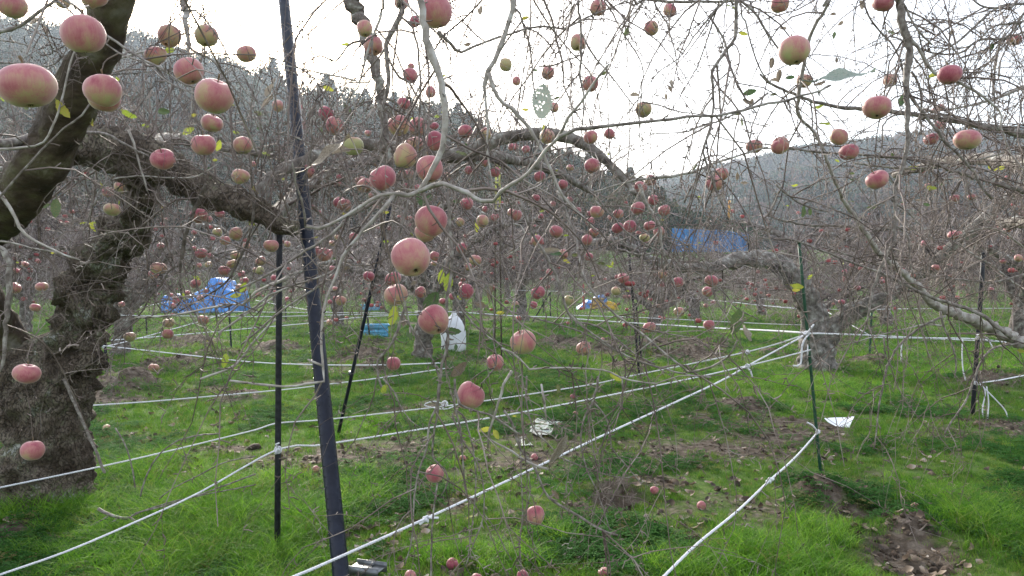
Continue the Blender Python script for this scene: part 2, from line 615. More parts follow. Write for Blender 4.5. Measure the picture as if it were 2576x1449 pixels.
def dirtmask(x, y):
    m = np.zeros_like(np.asarray(x, float))
    wob = fbm(x, y, 2.5, 7, 4)
    wob2 = fbm(x, y, 8, 17, 3)
    for ex, ey, rx, ry, s in DE:
        q = ((x - ex) / rx) ** 2 + ((y - ey) / ry) ** 2
        m = np.maximum(m, s * np.exp(-q * 0.95) * (0.24 + 1.1 * wob + .9 * (wob2 - .4)) * (1.25 if ey > 7 else 1.0))
    back = np.clip((fbm(x, y, 0.9, 12, 4) - 0.50) * 4.0, 0, 1) * 0.62 * (.5 + fbm(x, y, 6, 15, 3))
    m = np.maximum(m, back)
    return np.clip(m, 0, 1)


ys = np.concatenate([np.linspace(-8, 2.2, 18), np.exp(np.linspace(math.log(2.35), math.log(24), 300)), np.exp(np.linspace(math.log(25), math.log(1400), 60))])
uu = np.linspace(-1, 1, 321)
xs = np.sinh(uu * 6.2) / np.sinh(6.2) * 900.0
xs = np.unique(np.concatenate([np.linspace(-9, 9, 281), xs[np.abs(xs) > 9.05]]))
XX, YY = np.meshgrid(xs, ys)
ZZ = terrain(XX, YY)
nx, ny = len(xs), len(ys)
idx = np.arange(nx * ny).reshape(ny, nx)
Qg = np.stack([idx[:-1, :-1], idx[:-1, 1:], idx[1:, 1:], idx[1:, :-1]], -1).reshape(-1, 4)
me = mesh_from('ground', np.stack([XX, YY, ZZ], -1).reshape(-1, 3), Qg)
att = me.attributes.new('dirt', 'FLOAT', 'POINT')
att.data.foreach_set('value', dirtmask(XX, YY).astype(np.float32).ravel())


def ground_material():
    m, n, out = new_mat('meadow_ground')
    b = N(n, "ShaderNodeBsdfPrincipled")
    b.inputs['Roughness'].default_value = 0.95
    b.inputs['Specular IOR Level'].default_value = 0.1
    tc = N(n, "ShaderNodeTexCoord")
    a = N(n, "ShaderNodeAttribute", attribute_name='dirt')
    n1 = N(n, "ShaderNodeTexNoise")
    n1.inputs['Scale'].default_value = 14
    n1.inputs['Detail'].default_value = 8
    n.links.new(tc.outputs['Object'], n1.inputs['Vector'])
    soil = ramp(n, [(0.3, (0.035, 0.027, 0.020)), (0.5, (0.085, 0.066, 0.050)), (0.7, (0.17, 0.142, 0.115))])
    n.links.new(n1.outputs['Fac'], soil.inputs['Fac'])
    n2 = N(n, "ShaderNodeTexNoise")
    n2.inputs['Scale'].default_value = 5
    n2.inputs['Detail'].default_value = 10
    n2.inputs['Roughness'].default_value = 0.75
    n.links.new(tc.outputs['Object'], n2.inputs['Vector'])
    gr = ramp(n, [(0.3, (0.04, 0.08, 0.015)), (0.5, (0.075, 0.14, 0.025)), (0.62, (0.11, 0.17, 0.035)), (0.75, (0.13, 0.11, 0.055))])
    n.links.new(n2.outputs['Fac'], gr.inputs['Fac'])
    ad = N(n, "ShaderNodeMath", operation='MULTIPLY_ADD')
    n.links.new(n1.outputs['Fac'], ad.inputs[0])
    ad.inputs[1].default_value = 1.2
    ad.inputs[2].default_value = -0.62
    ad2 = N(n, "ShaderNodeMath", operation='ADD')
    n.links.new(ad.outputs[0], ad2.inputs[0])
    mu = N(n, "ShaderNodeMath", operation='MULTIPLY')
    n.links.new(a.outputs['Fac'], mu.inputs[0])
    mu.inputs[1].default_value = 2.2
    n.links.new(mu.outputs[0], ad2.inputs[1])
    ad2.use_clamp = True
    mx = N(n, "ShaderNodeMixRGB")
    n.links.new(ad2.outputs[0], mx.inputs['Fac'])
    n.links.new(gr.outputs[0], mx.inputs['Color1'])
    n.links.new(soil.outputs[0], mx.inputs['Color2'])
    n.links.new(mx.outputs[0], b.inputs['Base Color'])
    n3 = N(n, "ShaderNodeTexNoise")
    n3.inputs['Scale'].default_value = 60
    n3.inputs['Detail'].default_value = 8
    n.links.new(tc.outputs['Object'], n3.inputs['Vector'])
    bp = N(n, "ShaderNodeBump")
    bp.inputs['Strength'].default_value = 0.9
    bp.inputs['Distance'].default_value = 0.02
    n.links.new(n3.outputs['Fac'], bp.inputs['Height'])
    n.links.new(bp.outputs[0], b.inputs['Normal'])
    n.links.new(b.outputs[0], out.inputs['Surface'])
    return m


me.materials.append(ground_material())
link('ground', me, kind='structure', label='orchard floor of short grass broken by bare turned earth')

# ------------------------------------------------------------------ hills
def hill(name, ridge, d_foot, d_ridge, z_foot, mat, label, rough, back=60, x_ext=None):
    rx = np.array([r[0] for r in ridge], float)
    ry = np.array([r[1] for r in ridge], float)
    u = np.linspace(rx[0], rx[-1], 220)
    top = np.interp(u, rx, ry)
    dr = np.interp(u, rx, np.array(d_ridge, float)) if np.ndim(d_ridge) else np.full_like(u, d_ridge)
    rows = []
    S = np.concatenate([np.linspace(0, 1, 60), 1 + np.linspace(0.05, 1, 14)])
    for s in S:
        if s <= 1:
            d = d_foot + (dr - d_foot) * s
            X = (u - CX) / FPX * dr * (0.55 + 0.45 * s)
            ztop = CAMZ + (690 - top) / FPX * dr
            Z = z_foot + (ztop - z_foot) * (s ** 0.85)
        else:
            d = dr + back * (s - 1)
            X = (u - CX) / FPX * dr
            Z = ztop * (1 - (s - 1) ** 1.5 * 0.8)
        w = rough * min(1, 4 * s) * (0.25 if 0.93 < s <= 1 else 1)
        Z = Z + (fbm(X, d, 0.035, 4) - 0.5) * w
        rows.append(np.stack([X, d, Z], -1))
    V = np.array(rows)
    a, b2 = V.shape[:2]
    ii = np.arange(a * b2).reshape(a, b2)
    Q = np.stack([ii[:-1, :-1], ii[:-1, 1:], ii[1:, 1:], ii[1:, :-1]], -1).reshape(-1, 4)
    mm = mesh_from(name, V.reshape(-1, 3), Q, mat=mat)
    link(name, mm, kind='structure', label=label)
    return V


M['hill_near'] = noise_mat('hill_undergrowth', [(0.3, (0.03, 0.035, 0.02)), (0.5, (0.07, 0.065, 0.035)), (0.7, (0.13, 0.10, 0.06))], scale=0.15, bump=0.5, bdist=1, bscale=0.6)
M['hill_far'] = noise_mat('hill_forest_floor', [(0.3, (0.03, 0.035, 0.025)), (0.5, (0.08, 0.06, 0.045)), (0.7, (0.10, 0.08, 0.05))], scale=0.05, bump=0.5, bdist=2, bscale=0.3)
RL = [(-900, -30), (-400, 40), (0, 90), (160, 105), (320, 135), (420, 165), (520, 200), (640, 232), (760, 258), (850, 290), (960, 310), (1120, 335), (1194, 370),
      (1260, 405), (1350, 440), (1450, 475), (1560, 520), (1660, 575), (1760, 640)]
HL = hill('hillside', RL, 80, [170 - 50 * i / (len(RL) - 1) for i in range(len(RL))], 3.4, M['hill_near'], 'steep wooded hillside rising behind the orchard', 5)
RR = [(1480, 540), (1560, 510), (1640, 482), (1720, 466), (1800, 437), (1900, 416), (2000, 396), (2100, 386), (2200, 370), (2300, 355), (2400, 348), (2500, 345), (2600, 350), (2900, 330), (3400, 300)]
HR = hill('far_hill', RR, 170, 420, 3.0, M['hill_far'], 'distant forested ridge fading into blue haze', 14, back=200)


# geometry-nodes scatter: one self-contained object; its own mesh holds the source clump and the points
def scatter(name, src_V, src_Q, src_T, pts, rot, scl, mat, label, kind='stuff', smooth=False):
    ns = len(src_V)
    V = np.vstack([src_V, pts])
    me = mesh_from(name, V, src_Q, src_T, mat=mat, smooth=smooth)
    if len(me.vertices) != len(V):
        raise RuntimeError('scatter mesh lost points')
    a = me.attributes.new('is_point', 'BOOLEAN', 'POINT')
    a.data.foreach_set('value', np.concatenate([np.zeros(ns, bool), np.ones(len(pts), bool)]))
    a = me.attributes.new('rot', 'FLOAT_VECTOR', 'POINT')
    a.data.foreach_set('vector', np.vstack([np.zeros((ns, 3)), rot]).astype(np.float32).ravel())
    a = me.attributes.new('scl', 'FLOAT_VECTOR', 'POINT')
    a.data.foreach_set('vector', np.vstack([np.ones((ns, 3)), scl]).astype(np.float32).ravel())
    o = link(name, me, label=label, kind=kind)
    ng = bpy.data.node_groups.new(name + '_scatter', 'GeometryNodeTree')
    ng.interface.new_socket('Geometry', in_out='INPUT', socket_type='NodeSocketGeometry')
    ng.interface.new_socket('Geometry', in_out='OUTPUT', socket_type='NodeSocketGeometry')
    gi, go = ng.nodes.new('NodeGroupInput'), ng.nodes.new('NodeGroupOutput')
    sel = ng.nodes.new('GeometryNodeInputNamedAttribute')
    sel.data_type = 'BOOLEAN'
    sel.inputs['Name'].default_value = 'is_point'
    sp = ng.nodes.new('GeometryNodeSeparateGeometry')
    sp.domain = 'POINT'
    ra = ng.nodes.new('GeometryNodeInputNamedAttribute')
    ra.data_type = 'FLOAT_VECTOR'
    ra.inputs['Name'].default_value = 'rot'
    sa = ng.nodes.new('GeometryNodeInputNamedAttribute')
    sa.data_type = 'FLOAT_VECTOR'
    sa.inputs['Name'].default_value = 'scl'
    er = ng.nodes.new('FunctionNodeEulerToRotation')
    ip = ng.nodes.new('GeometryNodeInstanceOnPoints')
    L = ng.links.new
    L(gi.outputs[0], sp.inputs['Geometry'])
    L(sel.outputs['Attribute'], sp.inputs['Selection'])
    L(sp.outputs['Selection'], ip.inputs['Points'])
    L(sp.outputs['Inverted'], ip.inputs['Instance'])
    L(ra.outputs['Attribute'], er.inputs[0])
    L(er.outputs[0], ip.inputs['Rotation'])
    L(sa.outputs['Attribute'], ip.inputs['Scale'])
    L(ip.outputs[0], go.inputs[0])
    md = o.modifiers.new('scatter', 'NODES')
    md.node_group = ng
    return o


def leaf_cloud(nl, size, shape):
    """nl small faces inside a crown volume; returns V, Q"""
    c = rng.normal(0, 1, (nl, 3))
    c = unit(c) * rng.uniform(0.35, 1, (nl, 1)) ** 0.5
    if shape == 'cone':
        h = rng.uniform(0, 1, nl)
        r = (1 - h) * rng.uniform(0.35, 1, nl) * 0.5 + 0.03
        a = rng.uniform(0, 6.283, nl)
        c = np.stack([np.cos(a) * r, np.sin(a) * r, h * 2 - 0.3], 1)
    else:
        bl = unit(rng.normal(0, 1, (9, 3))) * 0.55
        c = bl[rng.integers(0, 9, nl)] + unit(rng.normal(0, 1, (nl, 3))) * rng.uniform(0.25, 0.5, (nl, 1))
        c[:, 2] = c[:, 2] * 0.85 + 0.6
    u = unit(rng.normal(0, 1, (nl, 3)))
    v = unit(np.cross(u, rng.normal(0, 1, (nl, 3))))
    s = size * rng.uniform(0.6, 1.3, (nl, 1))
    V = np.stack([c - u * s, c - v * s * .6, c + u * s, c + v * s * .6], 1).reshape(-1, 3)
    return V, np.arange(nl * 4).reshape(-1, 4)


M['far_foliage'] = noise_mat('far_forest', [(0.35, (0.03, 0.05, 0.025)), (0.45, (0.06, 0.075, 0.035)), (0.55, (0.12, 0.08, 0.055)), (0.65, (0.14, 0.09, 0.065))], scale=0.2, bump=0, rand=0.22, rough=1.0, spec=0.0)
M['near_foliage'] = noise_mat('evergreen_foliage', [(0.3, (0.014, 0.026, 0.010)), (0.45, (0.035, 0.05, 0.018)), (0.58, (0.075, 0.075, 0.03)), (0.72, (0.12, 0.075, 0.04))], scale=0.12, bump=0, rand=0.2, rough=1.0, spec=0.0, translucent=0.25)

def pick(V, n, smin=0.0):
    """random points on a hill grid"""
    a, b2 = 60, V.shape[1]
    i = rng.uniform(a * smin, a - 1.01, n)
    j = rng.uniform(0, b2 - 1.01, n)
    i0, j0 = i.astype(int), j.astype(int)
    fi, fj = (i - i0)[:, None], (j - j0)[:, None]
    return (V[i0, j0] * (1 - fi) + V[i0 + 1, j0] * fi) * (1 - fj) + (V[i0, j0 + 1] * (1 - fi) + V[i0 + 1, j0 + 1] * fi) * fj


fv, fq = leaf_cloud(240, 0.16, 'round')
n_ = 6500
p = pick(HR, n_)
s = rng.uniform(2.2, 4.6, (n_, 1))
scatter('distant_forest', fv, fq, None, p, np.stack([np.zeros(n_), np.zeros(n_), rng.uniform(0, 6.28, n_)], 1), s * np.array([1, 1, 1.1]), M['far_foliage'],
        'bare and evergreen wood covering the distant hill')
fv, fq = leaf_cloud(700, 0.075, 'round')
n_ = 1700
p = pick(HL, n_)
s = rng.uniform(1.6, 3.8, (n_, 1))
scatter('hillside_wood', fv, fq, None, p, np.stack([np.zeros(n_), np.zeros(n_), rng.uniform(0, 6.28, n_)], 1), s * np.array([1, 1, 1.2]), M['near_foliage'],
        'mixed dark wood covering the near hillside')
fv, fq = leaf_cloud(900, 0.06, 'cone')
n_ = 140
p = pick(HL, n_, 0.35)
p[:22] = HL[59, rng.integers(40, 200, 22)]
s = rng.uniform(3.0, 5.2, (n_, 1))
scatter('conifer_wood', fv, fq, None, p, np.stack([np.zeros(n_), np.zeros(n_), rng.uniform(0, 6.28, n_)], 1), s * np.array([1.5, 1.5, .85]), M['near_foliage'],
        'dark conifers scattered up the near hillside to its ridge')

# ------------------------------------------------------------------ background apple trees
def make_variant(seed):
    """one weeping old apple tree in local coordinates: trunk, limbs (list), twigs"""
    global rng
    keep = rng
    rng = np.random.default_rng(seed)
    h = rng.uniform(0.8, 1.15)
    lean = rng.normal(0, .12, 2)
    tr = catmull([(0, 0, -0.1, .23), (0, 0, .12, .18), (lean[0] * .5, lean[1] * .5, h * .55, .15), (lean[0], lean[1], h, .17), (lean[0], lean[1], h + .12, .1)], .08)
    V, Q, Tr = line_tube(tr, 12, lump=.35, lscale=5)
    trunk = mesh_from('far_trunk', V, Q, Tr, mat=M['bark_grey'])
    limbs, subs_p, subs_r = [], [], []
    nl = 5
    a0 = rng.uniform(0, 6.28)
    for i in range(nl):
        a = a0 + i * 6.283 / nl + rng.normal(0, .25)
        reach = rng.uniform(1.7, 2.6)
        hh = rng.uniform(1.7, 2.6)
        k = rng.normal(0, .15, 8)
        cs, sn = math.cos(a), math.sin(a)
        L4 = catmull([(lean[0], lean[1], h - .05, .11),
                      (lean[0] + cs * reach * .22 + k[0], lean[1] + sn * reach * .22 + k[1], h + (hh - h) * .45, .085),
                      (cs * reach * .5 + k[2], sn * reach * .5 + k[3], hh * .93, .07),
                      (cs * reach * .8 + k[4], sn * reach * .8 + k[5], hh, .045),
                      (cs * reach * 1.1 + k[6], sn * reach * 1.1 + k[7], hh - .25, .02)], .1)
        V, Q, Tr = line_tube(L4, 7, lump=.3, lscale=5, kink=.15)
        limbs.append(mesh_from('far_limb', V, Q, Tr, mat=M['bark_grey']))
        subs_p.append(L4[:, :3])
        subs_r.append(L4[:, 3])
    b = Batch()
    mpts = min(len(x) for x in subs_p)
    LP = np.array([x[np.linspace(0, len(x) - 1, mpts).astype(int)] for x in subs_p])
    LR = np.array([x[np.linspace(0, len(x) - 1, mpts).astype(int)] for x in subs_r])
    # secondary branches
    s0, d0, r0 = on_tubes(LP, LR, 13, .15, 1)
    n = len(s0)
    p1, R1 = grow(s0, side_dir(d0, 1.0, .25), rng.uniform(.6, 1.5, n), rng.uniform(.011, .022, n), 8, .10, .2)
    b.tubes(p1, R1, 4)
    # weeping twigs
    s1, d1, r1 = on_tubes(p1, R1, 9, .1, 1)
    n = len(s1)
    p2, R2 = grow(s1, side_dir(d1, 1.0, .1), rng.uniform(.35, 1.15, n), rng.uniform(.0045, .008, n), 7, .18, .22)
    b.tubes(p2, R2, 3)
    s2, d2, r2 = on_tubes(p2, R2, 3, .1, 1)
    n = len(s2)
    p3, R3 = grow(s2, side_dir(d2, .9, 0), rng.uniform(.12, .5, n), rng.uniform(.0025, .004, n), 4, .12, .25)
    b.tubes(p3, R3, 3)
    # upright water shoots
    s4, d4, r4 = on_tubes(LP, LR, 26, .15, 1)
    n = len(s4)
    dd = unit(np.stack([rng.normal(0, .35, n), rng.normal(0, .35, n), np.ones(n)], 1))
    p4, R4 = grow(s4, dd, rng.uniform(.4, 1.4, n), rng.uniform(.005, .009, n), 7, .0, .10)
    b.tubes(p4, R4, 3)
    s5, d5, r5 = on_tubes(p4, R4, 4, .2, 1)
    n = len(s5)
    p5, R5 = grow(s5, side_dir(d5, .7, .2), rng.uniform(.1, .45, n), rng.uniform(.0025, .004, n), 4, .0, .2)
    b.tubes(p5, R5, 3)
    tw = b.mesh('far_twigs', M['twig_far'])
    ends = p3[rng.integers(0, len(p3), 70), 3]
    ends = ends[ends[:, 2] > .45]
    rng = keep
    return trunk, limbs, tw, ends


VARS = [make_variant(s) for s in (101, 202, 303, 404, 505)]
BG = []   # picture x of trunk, depth
for px, d in [(1060, 13.4), (850, 22.0), (1315, 24.5), (1745, 25.5), (1918, 27.5), (2232, 22.0), (2555, 15.4), (300, 14.0), (60, 19.0), (1150, 19.5), (-180, 12.5), (300, 26.0),
              (1640, 19.0), (2060, 20.5), (2400, 27.0), (700, 30.0), (950, 31.0), (1200, 33.0), (180, 30.0), (2120, 34.0), (2330, 36.0), (2620, 31.0), (-40, 33.0),
              (2750, 21.0), (1010, 42.0), (790, 43.0), (1280, 45.0), (560, 42.0), (350, 44.0), (2260, 46.0), (2500, 44.0), (120, 46.0), (2700, 47.0), 
              (900, 53.0), (1150, 55.0), (1400, 56.0), (650, 54.0), (400, 56.0), (2150, 56.0), (2420, 57.0), (150, 58.0), (2650, 58.0)]:
    BG.append((px, d))
apple_spots = []
landmark_words = {}
TREE_PLACE = ['behind the', 'beyond the']
bg_roots = []
for i, (px, d) in enumerate(BG):
    x = (px - CX) / FPX * d
    y = d
    v = VARS[i % 5]
    a = rng.uniform(0, 6.28)
    sc = rng.uniform(.9, 1.15) * (1.0 if d < 40 else 1.1)
    r = bpy.data.objects.new('apple_tree', None)
    COL.objects.link(r)
    z = float(terrain(x, y, False))
    r.location = (x, y, z - .02)
    r.rotation_euler = (0, 0, a)
    low = .62 if (1560 < px < 2080 and d > 15) else 1.0
    r.scale = (sc, sc, sc * low)
    r['category'] = 'tree'
    link('trunk', v[0], r)
    for l in v[1]:
        link('limb', l, r)
    link('twigs', v[2], r, kind='stuff')
    bg_roots.append((r, px, d))
    ca, sa_ = math.cos(a), math.sin(a)
    for e in v[3][:(30 if d < 30 else 20)]:
        apple_spots.append((x + (e[0] * ca - e[1] * sa_) * sc, y + (e[0] * sa_ + e[1] * ca) * sc, z + e[2] * sc * low - .06, .042 * rng.uniform(.8, 1.15)))
near_names = {0: 'bare apple tree with a stout grey trunk just left of the white sack', 1: 'bare apple tree whose trunk stands left of the blue crates',
              2: 'bare apple tree whose thin trunk rises above the yellowish apple right of the sack', 5: 'bare apple tree behind the thick right limb of the forked grey tree',
              6: 'bare apple tree with a stout trunk at the right edge behind the tall black pole', 7: 'bare apple tree directly behind the lumpy left trunk'}
order = sorted(range(len(bg_roots)), key=lambda i: bg_roots[i][2])
rowname = lambda d: 'nearest' if d < 16 else 'second' if d < 23 else 'third' if d < 29 else 'fourth' if d < 38 else 'fifth' if d < 50 else 'farthest'
rows = {}
for i, (r, px, d) in enumerate(bg_roots):
    rows.setdefault(rowname(d), []).append((px, i))
ORD = ['first', 'second', 'third', 'fourth', 'fifth', 'sixth', 'seventh', 'eighth', 'ninth', 'tenth', 'eleventh', 'twelfth', 'thirteenth', 'fourteenth', 'fifteenth', 'sixteenth']
for rn, lst in rows.items():
    for k, (px, i) in enumerate(sorted(lst)):
        r = bg_roots[i][0]
        r['label'] = near_names.get(i, 'bare weeping apple tree, %s from the left in the %s row behind' % (ORD[k], rn))
        r['group'] = 'apple trees standing in rows across the orchard'

# ------------------------------------------------------------------ far-off apples as one mass
def apple_profile(nr, ns, lob=0.03, seed=0):
    """unit apple (radius 1), stem up"""
    r_ = random.Random(seed)
    prof = []
    for i in range(nr + 1):
        t = math.pi * i / nr
        r = math.sin(t) ** 0.86 if 0 < t < math.pi else 0
        z = math.cos(t)
        r *= 1 + 0.05 * math.cos(t)
        z = z * 0.88
        z -= 0.30 * math.exp(-(r / 0.20) ** 2) if z > 0 else -0.20 * math.exp(-(r / 0.20) ** 2)
        prof.append((r, z))
    ph = [r_.uniform(0, 6.28) for _ in range(4)]
    sk = r_.uniform(-.13, .13)
    V = [(0, 0, prof[0][1])]
    for i in range(1, nr):
        for j in range(ns):
            a = 2 * math.pi * j / ns
            r, z = prof[i]
            low = (1 - z) * 0.5
            rr = r * (1 + lob * math.cos(5 * a + ph[0]) * low + .025 * math.cos(2 * a + ph[1]) + .02 * math.cos(3 * a + ph[2]))
            V.append((rr * math.cos(a), rr * math.sin(a), z * (1 + sk * math.cos(a + ph[3]))))
    V.append((0, 0, prof[-1][1]))
    Fq = []
    for i in range(nr - 2):
        for j in range(ns):
            a, b = 1 + i * ns + j, 1 + i * ns + (j + 1) % ns
            Fq.append((a, a + ns, b + ns, b))
    Tt = [(0, 1 + j, 1 + (j + 1) % ns) for j in range(ns)]
    last = len(V) - 1
    Tt += [(last, last - ns + (j + 1) % ns, last - ns + j) for j in range(ns)]
    return np.array(V), np.array(Fq), np.array(Tt)


M['apple_far'] = noise_mat('far_apple_skin', [(0.35, (0.26, 0.045, 0.05)), (0.6, (0.32, 0.085, 0.08)), (0.8, (0.34, 0.17, 0.11))], scale=3, bump=0, rough=.5)
lv, lq, lt = apple_profile(5, 8)
Vb, Qb, Tb, nb = [], [], [], 0


def mass_apple(x, y, z, r):
    global nb
    Vb.append(lv * r * np.array([1, 1, .95]) + np.array([x, y, z]))
    Qb.append(lq + nb)
    Tb.append(lt + nb)
    nb += len(lv)


for q in apple_spots:
    mass_apple(*q)

# ------------------------------------------------------------------ the near trees: traced wood
T1 = link('apple_tree', None, label='old lumpy apple tree filling the left side, its limb resting on a black prop', cat='tree', group='apple trees standing in rows across the orchard', loc=G(115, 1262))
T3 = link('apple_tree', None, label='forked grey apple tree standing behind the green stake', cat='tree', group='apple trees standing in rows across the orchard', loc=P(2052, 940, 11.7))
T5 = link('apple_tree', None, label='apple tree reaching in from the right edge with a long smooth bough', cat='tree', group='apple trees standing in rows across the orchard', loc=(4.9, 5.2, 0))
for t_ in (T1, T3, T5):
    t_.location.z = 0
bpy.context.view_layer.update()


def addpart(name, V, Q, Tr, mat, tree, kind=None, label=None):
    V = np.asarray(V) - np.array(tree.location)
    me = mesh_from(name, V, Q, Tr, mat=mat)
    return link(name, me, tree, kind=kind, label=label)


def px_line(tile, pts, w, d, extra=None):
    """pts in crop coordinates, w width (one or list, crop px), d depth (one or pair) -> (n,4)"""
    n = len(pts)
    ww = np.interp(np.linspace(0, 1, n), np.linspace(0, 1, len(w)), w) if isinstance(w, (list, tuple)) else np.full(n, w, float)
    dd = np.interp(np.linspace(0, 1, n), np.linspace(0, 1, len(d)), d) if isinstance(d, (list, tuple)) else np.full(n, d, float)
    out = []
    for (x, y), a, b in zip(pts, ww, dd):
        X, Y = T(tile, x, y) if tile else (x, y)
        k = 3.0 if tile else 1.0
        out.append((*P(X, Y, b), a / k / FPX * b / 2))
    return np.array(out)


TREES_ = {1: T1, 5: T5}
# --- T1 trunk and limbs (picture coordinates)
def wood(line, step, k, lump, ls, mat, tree, name, label=None, kink=.0):
    L = catmull(line, step)
    V, Q, Tr = line_tube(L, k, lump, ls, kink=kink)
    addpart(name, V, Q, Tr, mat, tree, label=label)
    return L


def PL(pts):
    """(px,py,width px,depth) -> line"""
    return np.array([(*P(a, b, d), w / FPX * d / 2) for a, b, w, d in pts])


trunk1 = PL([(118, 1340, 330, 5.0), (118, 1270, 258, 5.0), (116, 1230, 222, 5.0), (113, 1170, 200, 5.0), (112, 1080, 196, 5.0), (116, 980, 215, 5.0), (122, 910, 200, 5.0), (128, 862, 120, 5.0)])
wood(trunk1, .02, 72, .24, 9, M['bark_old'], T1, 'trunk')
stem2 = PL([(160, 980, 130, 5.05), (182, 900, 140, 5.0), (205, 830, 118, 4.95), (222, 760, 105, 4.9), (215, 735, 130, 4.9), (240, 700, 112, 4.9), (272, 640, 108, 4.8), (305, 600, 100, 4.75),
            (338, 560, 82, 4.7), (352, 500, 74, 4.6), (352, 440, 76, 4.5), (335, 395, 80, 4.4)])
wood(stem2, .02, 48, .62, 8.5, M['bark_old'], T1, 'limb', 'knobbly lump-covered upright stem')
left_fork = PL([(70, 960, 110, 5.0), (30, 880, 100, 4.95), (-20, 800, 95, 4.8), (-70, 700, 95, 4.4), (-60, 600, 100, 3.9), (10, 530, 118, 3.5), (75, 450, 118, 3.3), (130, 360, 112, 3.2), (178, 270, 108, 3.1),
                (222, 170, 104, 3.0), (262, 80, 100, 2.9), (300, -30, 96, 2.8), (420, -200, 90, 2.8), (640, -360, 80, 2.9), (950, -430, 70, 3.0), (1300, -470, 60, 3.0), (1700, -480, 50, 3.1), (2000, -440, 36, 3.2)])
Lfork = wood(left_fork, .04, 26, .22, 8, M['bark_dark'], T1, 'limb', 'dark mossy limb leaning across the top left corner')
limb_b = PL([(110, 395, 90, 3.9), (190, 370, 96, 4.0), (290, 375, 104, 4.1), (380, 405, 96, 4.1), (455, 450, 84, 4.1), (540, 490, 78, 4.1), (620, 520, 70, 4.12), (672, 545, 60, 4.15), (708, 568, 50, 4.15), (745, 575, 40, 4.2)])
Lb = wood(limb_b, .025, 40, .38, 10, M['bark_old'], T1, 'limb', 'thick scaly horizontal limb held up by the black prop')
limb_c = PL([(690, 560, 40, 4.15), (640, 500, 34, 4.2), (690, 440, 32, 4.3), (760, 408, 30, 4.5), (830, 375, 28, 4.7), (920, 362, 32, 5.0), (1050, 385, 34, 5.2), (1150, 390, 36, 5.3), (1250, 352, 36, 5.4),
                 (1330, 338, 34, 5.4), (1430, 345, 30, 5.3), (1500, 385, 26, 5.2), (1560, 440, 20, 5.1), (1600, 490, 12, 5.0)])
Lc = wood(limb_c, .05, 12, .25, 8, M['bark_grey'], T1, 'limb', 'long grey limb arching across the middle')
stub = PL([(-60, 350, 28, 3.0), (10, 362, 27, 3.1), (60, 352, 25, 3.2), (110, 340, 26, 3.3)])
wood(stub, .04, 10, .15, 8, M['bark_branch'], T1, 'branch')

